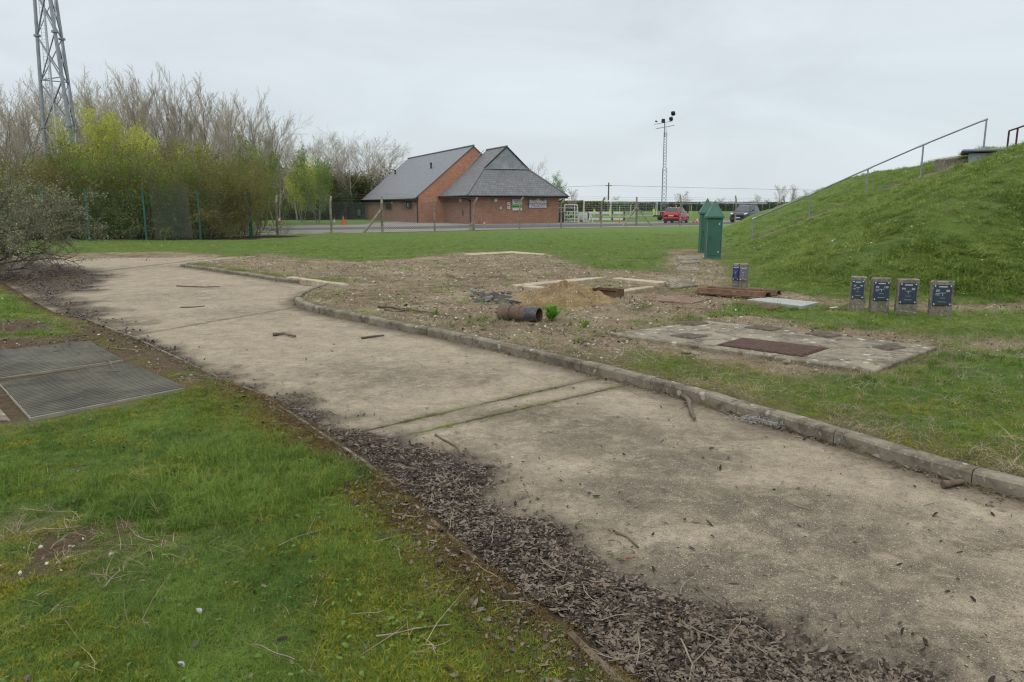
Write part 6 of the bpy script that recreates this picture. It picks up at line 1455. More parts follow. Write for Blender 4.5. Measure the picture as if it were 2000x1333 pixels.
for i, (px, pt, Z, lb) in enumerate(rows):
    pj = shr[(i * 3 + i // 4) % 4 if i % 5 else 2]; H = (404 - pt) / F * Z + CAMH; s_ = H / pj['h_']
    first_or_copy(shr[(i * 3 + i // 4) % 4 if i % 5 else 2], used, loc=pl(px, Z), rz=rng.uniform(0, 6.28), scale=(s_ * 1.0, s_ * 1.0, s_), label='dense olive brown thicket shrub, ' + lb)
ever = [tree_proto('dark_shrub', 70 + i, 4, dict(SHR, max=2), 'leaf_dark' if i == 0 else 'leaf_olive', 12000, .075, 'twig_olive', 'bark_grey', 8, .45, .03, .28, cat='shrub', group='dark bushes along the back fence', part='branches') for i in range(2)]
rows = [(500, 368, 92, 0, 'first, right of the end post'), (528, 350, 95, 0, 'second, behind the striped cone'), (556, 338, 93, 1, 'third, olive and taller'), (586, 352, 95, 0, 'fourth, below the leafless gap'), (614, 345, 96, 1, 'fifth, behind a fence post'), (640, 356, 94, 0, 'sixth, behind the small pale cone'), (668, 350, 97, 1, 'seventh, behind the orange cone'),
        (694, 352, 98, 0, 'eighth, touching the left end of the clubhouse'), (722, 352, 112, 1, 'ninth, behind the clubhouse roof edge'), (545, 372, 90, 0, 'low dark one in front of the second'), (600, 374, 90.5, 0, 'low dark one in front of the fourth'), (655, 374, 91, 0, 'low dark one in front of the seventh'), (512, 340, 96, 1, 'olive one rising behind the first'), (600, 330, 99, 1, 'tallest olive one, above the fourth'), (632, 336, 99, 1, 'olive one behind the right spring tree'), (680, 335, 100, 1, 'olive one behind the seventh'), (708, 338, 101, 1, 'olive one nearest the slate roof')]
for px, pt, Z, pi, lb in rows:
    H = (404 - pt) / F * Z + CAMH; s_ = H / ever[pi]['h_']
    first_or_copy(ever[pi], used, loc=pl(px, Z, -.1), rz=rng.uniform(0, 6.28), scale=(s_ * 1.25, s_ * 1.25, s_), label='bush by the back fence, ' + lb)
# thin saplings by the chain link fence
sap = tree_proto('sapling', 90, 2.0, dict(SHR, n=[8, 4, 2], max=1, rmin=.006), 'leaf_green', 260, .03, 'twig_olive', 'twig_olive' if False else 'bark_grey', 2, .1, .014, .08, cat='sapling', label='', part='twigs')
first_or_copy(sap, used, loc=(*G(562, 457.5, .03), 0), rz=1, scale=1.0, label='thin sapling by the chain link fence, right of its first post')
first_or_copy(sap, used, loc=(*G(1039, 447, .03), 0), rz=2, scale=.45, label='small dead stalk below the welcome sign, left one'); first_or_copy(sap, used, loc=(*G(1073, 446.5, .03), 0), rz=3, scale=.5, label='small dead stalk below the welcome sign, right one')

# half dead grey shrub reaching in from the left edge
def arching(seed, n_st):
    rs = np.random.RandomState(seed); big, small, tips = TB(), TB(), []
    C = dict(seg=[10, 8, 6, 4], wob=[.10, .15, .2, .22], up=[-.035, -.03, -.02, -.01], tap=[.35, .4, .5, .6], big=1, leafl=2, max=3, n=[9, 7, 5], st=[.2, .1, .1], ang=[.55, .6, .6], ls=[.5, .5, .45], sh=[.5, .4, .3], rs=[.55, .55, .6], rmin=.0035)
    for k in range(n_st):
        a = rs.uniform(-1.15, .95); el = rs.uniform(.05, 1.15); d = np.array([math.cos(a) * math.cos(el), math.sin(a) * math.cos(el), math.sin(el)])
        grow(rs, big, small, tips, np.array([rs.uniform(-.4, .4), rs.uniform(-.7, .7), rs.uniform(.1, .9)]), d, rs.uniform(1.5, 2.5), .024, 0, C)
    return rs, big, small, np.array(tips)
rs, big, small, tips = arching(3, 30)
x, y = G(-38, 540, 0); t = empty('arching_shrub', (x, y, 0), 0, 'half bare grey shrub arching into the picture from the left edge', 'shrub')
big.build('branches', M['wood_dark'], t); cr = small.build('twigs', simple('grey_twigs', (.18, .165, .125), .9, 0, .3, 1.5), t)
tips = tips[(tips[:, 2] > .6)]; lf = TB(); lf.leaves(tips[rs.randint(0, len(tips), 9000)] + rs.normal(size=(9000, 3)) * .06, .022, rs); lf.build('buds', M['leaf_grey'], cr)

# ================================================================== far distance
def hedge(px0, px1, Z, pt, pb, depth, label, seed, n, mat='leaf_dark', size=.35, name='hedge', cat='hedge'):
    x0, x1 = AT(px0, 400, Z)[0], AT(px1, 400, Z)[0]; zt_ = AT(px0, pt, Z)[2]; zb_ = 0
    rs = np.random.RandomState(seed); X_ = rs.uniform(x0, x1, n); Y_ = rs.uniform(0, depth, n); top = zt_ * (.86 + .3 * fbm(X_, Y_ * 0 + seed, .12, seed % 8, 3)); Z_ = rs.uniform(0, 1, n) ** .6 * top
    lf = TB(); lf.leaves(np.stack([X_ - x0, Y_, Z_], -1), size, rs, asp=.8); t = empty(name, (x0, Z, -.1), 0, label, cat); lf.build('foliage', M[mat], t)
    mb = MB(); mb.box(((x1 - x0) / 2, depth * .6, zt_ * .38), (x1 - x0 - .5, depth * .5, zt_ * .76)); mb.build('inner_wood', M['twig_olive'], t)
    return t
hedge(1095, 1560, 262, 399.5, 412, 5, 'long dark field hedge across the far side of the pitch', 1, 22000, 'leaf_dark', .42)
hedge(1095, 1180, 240, 393, 412, 16, 'brownish scrub behind the kit rack at the left end of the far hedge', 2, 9000, 'leaf_olive', .5, 'scrub', 'scrub')
hedge(0, 700, 330, 398, 412, 6, 'far hedge glimpsed behind the wood on the left', 4, 9000, 'leaf_dark', .6)
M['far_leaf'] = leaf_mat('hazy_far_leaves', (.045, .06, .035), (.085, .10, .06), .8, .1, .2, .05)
hedge(1100, 1900, 620, 396.5, 405, 12, 'low line of distant woodland on the horizon', 5, 16000, 'far_leaf', 1.1, 'far_woodland', 'woodland')
hedge(-100, 1100, 640, 397, 405, 12, 'distant woodland line behind the clubhouse', 6, 9000, 'far_leaf', 1.4, 'far_woodland', 'woodland')
FG = 'trees on the far field boundary'
far = [tree_proto('far_tree', 100 + i, 10, dict(BARE, seg=[6, 5, 4, 3], n=[14, 10, 7], max=3, st=[.2, .1, .1], ang=[.85, .65, .6], ls=[.55, .5, .45], sh=[.3, .35, .3], rmin=.03, up=[.02, .03, .02, .02]), 'far_leaf', 500, .12, 'twig', stems=1, leafspread=.4, group=FG, r0=.25) for i in range(2)]
for px, pt, Z, pi, w_, lb in ((1335, 375, 270, 0, 1.2, 'round bare tree on the field boundary above the red car'), (1408, 388, 420, 1, 1.5, 'low wide tree just left of the dark car roof line'), (1432, 391, 430, 0, 1.4, 'small tree directly above the dark car'), (1481, 381, 400, 0, 1.1, 'rounded tree to the right of the dark car'), (1497, 390, 420, 1, 1.2, 'small tree between the rounded one and the twin crowns'),
                              (1521, 364, 330, 1, .85, 'left one of the two tall twin bare crowns'), (1543, 363, 332, 0, .85, 'right one of the two tall twin bare crowns'), (1577, 373, 340, 1, 1.1, 'bare tree just above the lower handrail'), (1204, 384, 300, 1, .9, 'bare tree just right of the telegraph pole'), (1180, 386, 310, 0, .7, 'bare tree just left of the telegraph pole'), (1117, 370, 150, 1, .8, 'thin bare tree right of the clubhouse eaves')):
    H = (404 - pt) / F * Z + CAMH; s_ = H / far[pi]['h_']
    first_or_copy(far[pi], used, loc=pl(px, Z), rz=rng.uniform(0, 6), scale=(s_ * w_, s_ * w_, s_), label=lb)
# solar panels behind the hedge and a line of thin cranked fence posts
sp = simple('solar_panel_blue', (.13, .155, .19), .35, 0, .15, .05)
for k_, (p0, p1, Z, pt, lb) in enumerate(((1370, 1500, 300, 396, 'left grey solar array behind the far hedge'), (1484, 1512, 285, 399, 'nearer grey solar array at the foot of the mound'), (1290, 1368, 305, 397.5, 'low solar array behind the red car'))):
    x0, x1 = AT(p0, 400, Z)[0], AT(p1, 400, Z)[0]; z1 = AT(p0, pt, Z)[2]; t = empty('solar_array', ((x0 + x1) / 2, Z, 0), 0, lb, 'solar array', 'solar arrays'); W = x1 - x0
    MB().add([(-W / 2, 0, z1 - 1.6), (W / 2, 0, z1 - 1.6), (W / 2, 2.4, z1), (-W / 2, 2.4, z1)], [(0, 1, 2, 3)]).build('panels', sp, t)
    mb = MB()
    for i in range(int(W / 4) + 1): mb.box((-W / 2 + i * 4, 1.4, (z1 - .6) / 2), (.12, .12, z1 - .6))
    mb.build('supports', M['galv'], t)
ff = empty('field_fence', (0, 255, 0), 0, 'row of thin pale cranked fence posts on top of the far hedge line', 'fence')
for i in range(30):
    px = 1120 + i * 14.2; x = AT(px, 400, 255)[0]; mb = MB(); mb.bar((x, 0, 0), (x, 0, 2.6), .07); mb.bar((x, 0, 2.6), (x + .5, 0, 3.1), .07); mb.build('post', M['galv_light'], ff)
# low hill behind
hx0 = np.linspace(-1500, 1500, 120); hm, nt, b = new_mat('distant_hills'); nt.nodes['Principled BSDF'].inputs['Base Color'].default_value = (.12, .14, .08, 1); b.inputs['Roughness'].default_value = 1
V = []
for j, (yy, f_) in enumerate(((1500, 0), (1650, .7), (1800, 1), (2100, 0))): V += [(x, yy, -1 + f_ * (9 + 9 * float(fbm(np.array([x]), np.array([3.0]), .004, 2, 3)[0]))) for x in hx0]
n = len(hx0); MB().add(V, [(j * n + i, j * n + i + 1, (j + 1) * n + i + 1, (j + 1) * n + i) for j in range(3) for i in range(n - 1)], smooth=True).build('hills', hm, kind='structure')

# ================================================================== grass, moss, leaves: instanced meshes
def src_col(name, objs):
    c = bpy.data.collections.new(name)
    for i, o in enumerate(objs): c.objects.link(o)
    return c
def scatter(name, P, rot, scl, ix, srcs, label, cat):
    n = len(P); me = bpy.data.meshes.new(name); me.vertices.add(n); me.vertices.foreach_set('co', np.asarray(P, np.float32).ravel())
    a = me.attributes.new('rot', 'FLOAT_VECTOR', 'POINT'); a.data.foreach_set('vector', np.asarray(rot, np.float32).ravel())
    a = me.attributes.new('scl', 'FLOAT', 'POINT'); a.data.foreach_set('value', np.asarray(scl, np.float32))
    a = me.attributes.new('idx', 'INT', 'POINT'); a.data.foreach_set('value', np.asarray(ix, np.int32))
    o = bpy.data.objects.new(name, me); col.objects.link(o); tag(o, label, cat, kind='stuff')
    ng = bpy.data.node_groups.new(name + '_nodes', 'GeometryNodeTree')
    ng.interface.new_socket('Geometry', in_out='INPUT', socket_type='NodeSocketGeometry'); ng.interface.new_socket('Geometry', in_out='OUTPUT', socket_type='NodeSocketGeometry')
    gi = ng.nodes.new('NodeGroupInput'); go = ng.nodes.new('NodeGroupOutput')
    ci = ng.nodes.new('GeometryNodeCollectionInfo'); ci.inputs['Collection'].default_value = src_col(name + '_src', srcs); ci.inputs['Separate Children'].default_value = True; ci.inputs['Reset Children'].default_value = True
    ip = ng.nodes.new('GeometryNodeInstanceOnPoints'); ip.inputs['Pick Instance'].default_value = True
    def na(nm, dt): q = ng.nodes.new('GeometryNodeInputNamedAttribute'); q.data_type = dt; q.inputs[0].default_value = nm; return [s_ for s_ in q.outputs if s_.enabled][0]
    er = ng.nodes.new('FunctionNodeEulerToRotation'); L_ = ng.links.new
    L_(gi.outputs[0], ip.inputs['Points']); L_(ci.outputs[0], ip.inputs['Instance']); L_(na('idx', 'INT'), ip.inputs['Instance Index']); L_(na('rot', 'FLOAT_VECTOR'), er.inputs[0]); L_(er.outputs[0], ip.inputs['Rotation']); L_(na('scl', 'FLOAT'), ip.inputs['Scale']); L_(ip.outputs[0], go.inputs[0])
    md = o.modifiers.new('scatter', 'NODES'); md.node_group = ng
    return o
def tuft(name, mat, n, rad, h, w, lean, seed, seg=2):
    rs = np.random.RandomState(seed); V = []; Q = []
    for i in range(n):
        a = rs.uniform(0, 6.28); r_ = rad * math.sqrt(rs.rand()); bx, by = r_ * math.cos(a), r_ * math.sin(a); az = rs.uniform(0, 6.28); ln = abs(rs.normal(lean, lean * .5)); hh = h * rs.uniform(.5, 1.2); dx, dy = math.cos(az), math.sin(az); px_, py_ = -dy * w / 2, dx * w / 2
        b0 = len(V)
        for k in range(seg + 1):
            q = k / seg; off = ln * hh * q * q; z = hh * q * (1 - .35 * ln * q); ww = (1 - q * .85); V += [(bx + dx * off - px_ * ww, by + dy * off - py_ * ww, z - .004), (bx + dx * off + px_ * ww, by + dy * off + py_ * ww, z - .004)]
        for k in range(seg): Q.append((b0 + 2 * k, b0 + 2 * k + 1, b0 + 2 * k + 3, b0 + 2 * k + 2))
    return np_mesh(name, V, Q, mat, link=False)
def leafsrc(name, mat, L, W, seed):
    rs = np.random.RandomState(seed); n = 5; V = []; Q = []; cu = rs.uniform(-.5, .5); tw = rs.uniform(-.5, .5); cup = rs.uniform(-.35, .4)
    for i in range(n + 1):
        u = i / n - .5; w_ = W * .5 * math.cos(u * 2.9) ** .7 * rs.uniform(.8, 1.15) if abs(u) < .5 else W * .03; zz = cu * (u * L) ** 2 / L * 1.6
        for s_ in (-1, 0, 1): V.append((u * L, s_ * w_, zz + abs(s_) * cup * w_ + s_ * tw * u * w_ + .004))
    for i in range(n):
        for s_ in (0, 1): b0 = i * 3 + s_; Q.append((b0, b0 + 3, b0 + 4, b0 + 1))
    return np_mesh(name, V, Q, mat, smooth=True, link=False)
RS = np.random.RandomState(99)
def zone_pts(n, y0, y1, pw_=1.0, umax=.86, x0=None):   # denser near the camera
    q = RS.rand(n); y = (y0 ** (1 - pw_) + q * (y1 ** (1 - pw_) - y0 ** (1 - pw_))) ** (1 / (1 - pw_)) if pw_ != 1 else y0 * (y1 / y0) ** q
    u = RS.uniform(-umax, umax, n); return u * (y + .6), y
def rots(n, tilt=.15): return np.stack([RS.normal(0, tilt, n), RS.normal(0, tilt, n), RS.uniform(0, 6.28, n)], -1)
GRATE = [G(-200, 690, .05), G(174, 664, .05), G(246, 702, .05), G(372, 762, .05), G(50, 826, .05), G(-200, 840, .05)]
SLABP = PG([(1185, 652), (1376, 625), (1535, 639), (1643, 654), (1836, 677), (1706, 727)], .12)
def solid(x, y): return np.maximum(psdf(GRATE, x, y), psdf(SLABP, x, y))
def place(x, y, dens, n_keep=None):
    k = RS.rand(len(x)) < dens; return x[k], y[k]
# -- lawn grass
def lawn_density(x, y):
    rd = psdf(ROAD, x, y); di = dirt_sdf(x, y); ld_ = ldist([LEFT0] + LEFT, x, y); kd_ = np.minimum(ldist(KERB, x, y), 9); m_, sd2 = mound(x, y)
    nz = fbm(x, y, 3.1, 2, 3); n2 = fbm(x, y, 1.0, 6, 3)
    g = np.clip((.02 - di + (nz - .5) * .9) / .25, 0, 1); g = np.maximum(g, .30 * (di > 0) * (psdf(RIGHTSIDE, x, y) > 0) * (fbm(x, y, 1.5, 10, 3) > .57) * (x < 6)) * (rd < -.03) * (solid(x, y) < 0)
    g *= np.clip((np.where(psdf(RIGHTSIDE, x, y) > 0, 9, ld_) + (nz - .5) * .5 - .12) / .35, 0, 1)
    g *= np.where((kd_ < .7) & (psdf(RIGHTSIDE, x, y) > 0), np.clip((kd_ + (nz - .5) * .6 - .15) / .5, .08, 1), 1)
    g *= np.clip(ldist(STAIR, x, y) / .3 - .5, 0, 1)
    return g * (.15 + 1.1 * np.clip((n2 - .3) / .3, 0, 1)) * np.where(y < 8, .55 + .45 * (fbm(x, y, 7, 3, 2) > .42), 1)
srcs = [tuft('grass_tuft_a', M['grass'], 16, .035, .055, .0035, .7, 1), tuft('grass_tuft_b', M['grass'], 20, .045, .042, .003, 1.0, 2), tuft('grass_tuft_c', M['grass'], 14, .03, .075, .0035, .9, 3), tuft('grass_tuft_d', M['grass'], 22, .05, .03, .003, 1.2, 4)]
x, y = zone_pts(95000, 1.7, 13, 1.15); x, y = place(x, y, lawn_density(x, y) * 1.0); z = gh(x, y); n = len(x)
big_ = np.clip((fbm(x, y, .8, 9, 2) - .35) * 2.2, 0.15, 1.0)
wd = [leafsrc('weed_leaf_%s' % 'abc'[i], M['weed'], .018 + .006 * i, .011 + .003 * i, 60 + i) for i in range(3)]
xw, yw = zone_pts(60000, 1.8, 9, 1.15); dw = lawn_density(xw, yw) * np.clip((fbm(xw, yw, 3.3, 8, 3) - .56) / .1, 0, 1) * .10; xw, yw = place(xw, yw, dw)
scatter('lawn_weeds', np.stack([xw, yw, gh(xw, yw) + RS.uniform(.01, .03, len(xw))], -1), rots(len(xw), .4), RS.uniform(.5, 1.2, len(xw)), RS.randint(0, 3, len(xw)), wd, 'small broad leaved weeds among the lawn grass', 'weeds')
scatter('grass', np.stack([x, y, z], -1), rots(n), (.65 + .55 * big_) * RS.uniform(.7, 1.25, n) * np.clip(.85 + y * .035, .9, 1.4), np.where(big_ > .6, RS.choice([0, 2, 1], n), RS.choice([1, 3, 3], n)), srcs, 'short green lawn grass', 'grass'); print('grass', n)
srcs2 = [tuft('far_tuft_a', M['grass_far'], 26, .11, .065, .009, 1.2, 5), tuft('far_tuft_b', M['grass_far'], 26, .13, .05, .009, 1.5, 6), tuft('far_tuft_c', M['grass_far'], 20, .09, .11, .009, 1.0, 7)]
x, y = zone_pts(100000, 9, 46, 1.2, .95); x, y = place(x, y, lawn_density(x, y) * .9); z = gh(x, y); n = len(x); mm, sdm = mound(x, y)
scatter('meadow_grass', np.stack([x, y, z], -1), rots(n, .2), np.clip(.55 + .5 * (mm > .1) + .9 * (fbm(x, y, .7, 3, 3) - .5) + (mm > .1) * .35 * (fbm(x, y, 2.4, 5, 3) > .58), .35, 1.5) * RS.uniform(.7, 1.2, n), RS.randint(0, 3, n), srcs2, 'green grass of the middle distance and the mound', 'grass'); print('meadow', n)
# -- moss and dry grass
x, y = zone_pts(90000, 1.7, 12, 1.1); ld_ = ldist([LEFT0] + LEFT, x, y); rd = psdf(ROAD, x, y); rs_ = psdf(RIGHTSIDE, x, y)
nz = fbm(x, y, 2.4, 4, 3); d_ = np.where(rs_ > 0, .4 * (fbm(x, y, 1.1, 7, 2) > .56), np.clip((.75 - ld_ + (nz - .5) * .9) / .35, 0, 1) * .9 + .65 * (nz > .50) * (fbm(x, y, 9, 2, 2) > .4)) * (rd < -.01) * (dirt_sdf(x, y) < .1) * (solid(x, y) < 0) * (y < 10); x, y = place(x, y, d_); ld_ = ldist([LEFT0] + LEFT, x, y); n = len(x)
ms = [tuft('moss_tuft_a', M['moss'], 40, .04, .014, .0035, .9, 8, 1), tuft('moss_tuft_b', M['moss'], 44, .05, .018, .003, 1.1, 9, 1), tuft('moss_tuft_c', M['moss_brown'], 40, .05, .013, .003, 1.2, 10, 1)]
scatter('moss', np.stack([x, y, gh(x, y)], -1), rots(n, .2), RS.uniform(.7, 1.3, n), np.where((ld_ < .32 + .15 * RS.normal(size=n)) & (x < 0.6 * y), 2, RS.randint(0, 2, n)), ms, 'yellow green and brown moss along the road edge', 'moss'); print('moss', n)
x, y = zone_pts(150000, 1.7, 12, 1.05); jd = np.minimum(ldist(J[0], x, y), ldist(J[1], x, y)); lm = lit_mask(x, y); rd = psdf(ROAD, x, y)
d_ = (rd > .02) * (.4 * (lm > .22) * (fbm(x, y, 3.3, 6, 3) > .6) + 1.0 * (jd < .022) * (fbm(x, y, 2.2, 9, 2) > .5)); x, y = place(x, y, d_); n = len(x); jd = np.minimum(ldist(J[0], x, y), ldist(J[1], x, y))
scatter('litter_moss', np.stack([x, y, np.where(jd < .03, .0, .025)], -1), rots(n, .2), RS.uniform(.5, 1.1, n), np.where(jd < .03, RS.randint(0, 3, n), 2), ms, 'moss growing through the litter and in the slab joints', 'moss')
st = [tuft('straw_a', M['straw'], 12, .05, .06, .0028, 1.8, 12), tuft('straw_b', M['straw'], 10, .06, .045, .0028, 2.4, 13), tuft('straw_c', M['straw'], 8, .04, .09, .0028, 1.5, 14)]
x, y = zone_pts(90000, 2.2, 26, 1.1); di = dirt_sdf(x, y); rd = psdf(ROAD, x, y); kd_ = ldist(KERB, x, y); rs_ = psdf(RIGHTSIDE, x, y); m_, sdm = mound(x, y); nz = fbm(x, y, 1.7, 5, 3)
d_ = (np.exp(-np.abs(di) / .28) * .75 + (rs_ > 0) * np.exp(-np.abs(kd_ - .25) / .22) * .8 + (rs_ > 0) * .10 + (rs_ > 0) * (di > 0) * .42 * (nz > .42) + .03) * (rd < -.14) * ((solid(x, y) < -.01) | ((solid(x, y) < .07) & (RS.rand(len(x)) < .25))) * np.clip((nz - .25) / .3, .1, 1) * np.where(m_ > .3, .3 + 3.0 * (fbm(x, y, .8, 8, 3) > .57), 1) * np.where(rs_ > 0, 1, .10); x, y = place(x, y, d_); n = len(x)
scatter('dry_grass', np.stack([x, y, gh(x, y)], -1), rots(n, .3), RS.uniform(.6, 1.4, n) * np.clip(.8 + y * .03, 1, 1.6), RS.randint(0, 3, n), st, 'dead straw coloured grass along the kerb and round the slabs', 'dry grass'); print('straw', n)
# -- leaf litter
ls = [leafsrc('leaf_%s' % 'abcdef'[i], M['leaf_dead'], .05 + .012 * (i % 3), .022 + .005 * (i % 2), 30 + i) for i in range(6)]
x, y = zone_pts(560000, 1.6, 9, 1.0, .95); l_ = lit_mask(x, y); rd = psdf(ROAD, x, y); d_ = np.clip((l_ + .07) / .26, 0, 1) ** 1.5 * (rd > -.02) + .007 * (rd > 0) + .05 * np.clip(l_ / .3 + 1, 0, 1) * (rd > 0) + .22 * (rd < 0) * np.clip(1 - ldist([LEFT0] + LEFT, x, y) / .35, 0, 1) * (psdf(RIGHTSIDE, x, y) < 0) + .006 * (rd < 0)
kdd = ldist(KERB, x, y); d_ += (rd > .01) * np.clip(1 - kdd / .16, 0, 1) * .45 * (fbm(x, y, 1.6, 2, 2) > .48); d_ *= (solid(x, y) < 0) | (RS.rand(len(x)) < .1); d_ *= np.where(ldist([LEFT0] + LEFT, x, y) < .03, .12, 1); x, y = place(x, y, d_); n = len(x); rd = psdf(ROAD, x, y)
zl = np.where(rd > 0, .010 + .024 * smst(lit_mask(x, y), 0, .35) + RS.uniform(0, .012, n) * smst(lit_mask(x, y), 0, .3), gh(x, y) + .012)
scatter('leaf_litter', np.stack([x, y, zl], -1), rots(n, .3), np.minimum(RS.lognormal(-1.3, .5, n), .75), RS.randint(0, 6, n), ls, 'dark dead leaves heaped along the left side of the road', 'leaf litter'); print('leaves', n)
x, y = zone_pts(110000, 8, 24, 1.1, .95); d_ = np.clip(lit_mask(x, y) / .3 + .2, 0, 1) * .7 * (psdf(ROAD, x, y) > -.1) + .10 * (dirt_sdf(x, y) > 0); x, y = place(x, y, d_); n = len(x)
zl = np.where(psdf(ROAD, x, y) > 0, .02, gh(x, y) + .01)
scatter('far_leaf_litter', np.stack([x, y, zl], -1), rots(n, .4), RS.uniform(.4, 1.1, n), RS.randint(0, 6, n), [o for o in ls], 'scattered dead leaves and bark in the middle distance', 'leaf litter'); print('leaves2', n)
# -- small sticks in the litter
tw = []
for i in range(4):
    t_ = TB(); rs = np.random.RandomState(200 + i); P = [np.zeros(3)]; d = np.array([1, 0, 0.])
    for k in range(5): d = d + rs.normal(size=3) * np.array([.2, .3, .12]); d /= np.linalg.norm(d); P.append(P[-1] + d * .035)
    P = np.array(P); P[:, 2] = np.abs(P[:, 2]) * .5 + .004; t_.line(P, .0028, .0014, 4); q = P[2]; t_.line([q, q + np.array([.03, .03 * (-1) ** i, .006]), q + np.array([.055, .04 * (-1) ** i, .008])], .0016, .001, 3)
    tw.append(np_mesh('twiglet_%s' % 'abcd'[i], np.concatenate(t_.V), np.concatenate(t_.Q), M['wood_pale'] if i % 2 else M['wood_dark'], link=False))
x, y = zone_pts(30000, 1.7, 22, 1.0); rd = psdf(ROAD, x, y); l_ = lit_mask(x, y); d_ = .075 * (l_ > 0) * (rd > -.05) + .004 + .05 * (dirt_sdf(x, y) > 0); x, y = place(x, y, d_); n = len(x); rd = psdf(ROAD, x, y)
zl = np.where(rd > 0, .006 + .038 * smst(lit_mask(x, y), 0, .3), gh(x, y) + .02)
scatter('twigs', np.stack([x, y, zl], -1), rots(n, .12), RS.uniform(.3, 1.15, n), RS.randint(0, 4, n), tw, 'thin twigs scattered over the litter and soil', 'twigs'); print('twigs', n)
# -- stones
def pebble(i):
    bm = bmesh.new(); bmesh.ops.create_icosphere(bm, subdivisions=1, radius=.012); rs = np.random.RandomState(i)
    for v in bm.verts: v.co = Vector((v.co.x * 1.2, v.co.y * .9, v.co.z * .65)) * rs.uniform(.8, 1.2)
    me = bpy.data.meshes.new('pebble_%s' % 'abc'[i]); bm.to_mesh(me); bm.free(); me.materials.append(M['stone']); return bpy.data.objects.new('pebble_%s' % 'abc'[i], me)
pb2 = [pebble(i) for i in range(3)]
x, y = zone_pts(120000, 1.9, 24, .9); rd = psdf(ROAD, x, y); di = dirt_sdf(x, y); rs_ = psdf(RIGHTSIDE, x, y); d_ = (di > -.05) * (rd < -.12) * np.where(rs_ > 0, .55, .12) * np.clip((fbm(x, y, 1.9, 3, 3) - .3) / .3, .15, 1) + (rd > 0) * (.012 + .05 * np.clip(1 - ldist(KERB, x, y) / .5, 0, 1)); d_ *= solid(x, y) < -.02; x, y = place(x, y, d_); n = len(x); rd = psdf(ROAD, x, y)
scatter('stones', np.stack([x, y, np.where(rd > 0, .002, gh(x, y))], -1), rots(n, .4), np.minimum(RS.lognormal(-.45, .5, n), 1.6) * np.where(rd > 0, .38, np.clip(.5 + y * .07, .6, 1.8)), RS.randint(0, 3, n), pb2, 'small loose stones and gravel on the soil and road', 'gravel'); print('stones', n)
# -- daisies on the mound
def flower(nm, mat, r_): mb = MB(); mb.disc((0, 0, .05), (.15, -.1, 1), r_, 7); o = mb.build(nm, mat); col.objects.unlink(o); return o
fl = [flower('daisy_a', M['daisy'], .016), flower('daisy_b', M['daisy'], .011), flower('dandelion_c', M['dandelion'], .022)]
x, y = zone_pts(60000, 9, 40, 1.1, .95); m_, sdm = mound(x, y); d_ = np.where(m_ > .15, .14 * (fbm(x, y, .9, 4, 3) > .52), .01) * (dirt_sdf(x, y) < -.2) * (psdf(ROAD, x, y) < -.3) * (y > 8); x, y = place(x, y, d_); n = len(x)
scatter('daisies', np.stack([x, y, gh(x, y) + .01], -1), rots(n, .5), RS.uniform(.5, 1.15, n), RS.choice([0, 1, 2], n, p=[.45, .52, .03]), fl, 'tiny white daisies and a few dandelions in the grass', 'flowers'); print('daisies', n)

# ================================================================== single sticks and litter one can point at
def stick(pts, r_, label, mat='wood_dark', z=0.0, side=None, group=None):
    r_ = r_ * (.5 if mat == 'wood_pale' else 1)
    P = []
    for i, q in enumerate(pts): X_, Y_ = G(q[0], q[1], z); P.append(Vector((X_, Y_, z + r_ + (q[2] if len(q) > 2 else 0))))
    c = P[0].copy(); c.z = 0; rs = random.Random(int(pts[0][0])); Q = []
    for a, b_ in zip(P[:-1], P[1:]):
        n = 3
        for k in range(n): Q.append(a.lerp(b_, k / n) + Vector((rs.uniform(-.25, .25) * r_, rs.uniform(-.25, .25) * r_, rs.uniform(-.1, .2) * r_)))
    Q.append(P[-1]); mb = MB(); mb.tube([q - c for q in Q], [r_ * (1 - .45 * i / len(Q)) * rs.uniform(.85, 1.15) for i in range(len(Q))], 7)
    for s_ in side or []:
        mb.tube([Vector((*G(s_[0], s_[1], z), z + r_)) - c, Vector((*G(s_[2], s_[3], z), z + r_ + .01)) - c], [r_ * .6, r_ * .3], 6)
    o = mb.build('stick', M[mat], label=label, cat='stick', group=group); o.location = c; return o
stick([(533, 657), (556, 655.5), (577, 660.5)], .022, 'thick dark broken stick on the road left of centre')
stick([(707, 663), (728, 660), (750, 657.5)], .016, 'straight dark stick on the road below the kerb nose')
stick([(1333, 777), (1345, 790), (1349, 806), (1356, 824)], .022, 'thick bent branch lying at the broken kerb joint', side=[(1345, 790, 1335, 795)])
stick([(851, 852), (875, 866), (893, 876), (900, 890)], .009, 'thin curved dark twig on the road by the litter edge')
stick([(1203, 1043), (1225, 1051), (1246, 1072)], .007, 'thin curved twig on the road in the lower middle')
stick([(1843, 936), (1866, 944), (1893, 940)], .013, 'thin dark branch against the kerb at the right', side=[(1866, 944, 1850, 950)])
stick([(1842, 955), (1860, 951), (1880, 948)], .022, 'short thick dark log piece by the kerb at the right')
stick([(739, 602), (765, 603), (785, 607), (803, 605)], .022, 'dark forked branch on the soil, upper one', z=.09, side=[(765, 603, 795, 611)])
stick([(752, 608), (775, 611), (800, 608), (850, 614)], .018, 'dark forked branch on the soil, lower one', z=.09)
stick([(970, 526), (986, 543)], .012, 'thin dark stake leaning on the gravel behind the ash heap', z=.12)
stick([(735, 1245), (770, 1240), (810, 1230), (880, 1222)], .008, 'pale forked twig lying on the lawn at the bottom', 'wood_pale', .06, side=[(770, 1240, 700, 1290), (770, 1240, 795, 1225)])
stick([(220, 681), (255, 684), (285, 684)], .012, 'pale forked twig beside the far corner of the grating', 'wood_pale', .055, side=[(262, 684, 268, 690)])
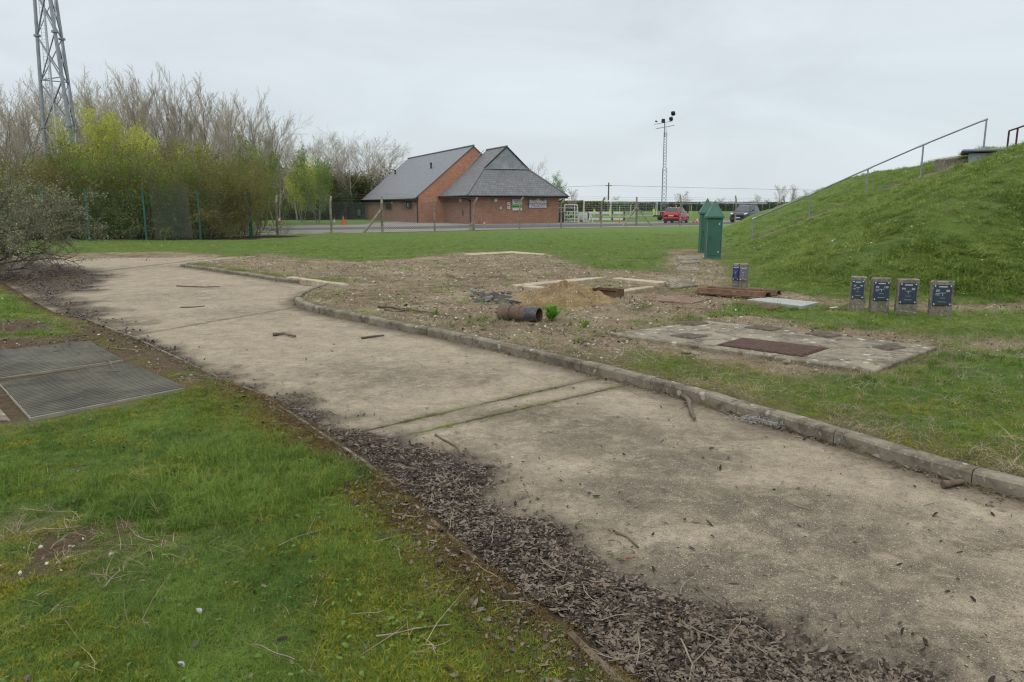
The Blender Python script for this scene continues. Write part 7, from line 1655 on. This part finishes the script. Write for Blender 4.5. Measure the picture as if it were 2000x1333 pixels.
stick([(320, 750), (345, 742), (378, 740)], .009, 'pale thin twig near the corner of the near grating', 'wood_pale', .055, side=[(345, 742, 395, 745)])
stick([(40, 995), (90, 1000), (150, 1001)], .005, 'thin grey twig lying on the grass at the left', 'wood_pale', .07)
stick([(545, 1067), (580, 1050), (625, 1036)], .005, 'thin pale twig on the lawn right of the middle', 'wood_pale', .07, side=[(600, 1044, 617, 1012)])
stick([(730, 1060), (760, 1052), (790, 1045)], .005, 'thin pale twig at the moss edge', 'wood_pale', .06)
stick([(1245, 1240), (1250, 1265), (1243, 1300)], .007, 'pale straight twig standing out in the dark litter', 'wood_pale', .045)
stick([(1330, 1250), (1352, 1300), (1345, 1340)], .008, 'pale long twig in the litter at the bottom right of centre', 'wood_pale', .045, side=[(1352, 1300, 1400, 1255)])
stick([(1120, 1140), (1085, 1152), (1090, 1165)], .008, 'short forked brown twig in the middle of the litter', 'wood_pale', .045)
stick([(1360, 1145), (1385, 1170), (1420, 1190)], .005, 'thin dark twig at the litter edge near the bottom', 'wood_dark', .02)
stick([(345, 560), (400, 562), (430, 561)], .012, 'dark twig on the far road near the second kerb'); stick([(352, 602), (380, 601), (400, 599)], .01, 'thin dark twig lying on the far road')
stick([(690, 578), (760, 578), (840, 587), (952, 604)], .011, 'long pale root lying across the soil behind the kerb', 'wood_pale', .10)
mb = MB(); mb.tube([(-.014, 0, .004), (-.003, .007, .005), (.014, .004, .004)], [.004, .005, .003], 6); o = mb.build('plastic_scrap', simple('faded_red_scrap', (.33, .06, .05), .7), label='small red plastic scrap at the edge of the litter', cat='scrap'); X_, Y_ = G(1228, 1097, 0); o.location = (X_, Y_, .012)
for px, py, lb in ((960, 997, 'small white scrap in the middle of the litter'), (392, 1200, 'white crumpled leaf on the lawn'), (361, 1304, 'small white scrap on the lawn at the bottom')):
    V, Fq = leaf_blade(.032, .022, .5); mb = MB(); mb.add(V, Fq, smooth=True); o = mb.build('pale_leaf', M['white_rag'], label=lb, cat='leaf'); X_, Y_ = G(px, py, .05); o.location = (X_, Y_, .05); o.rotation_euler = (.2, .1, px)
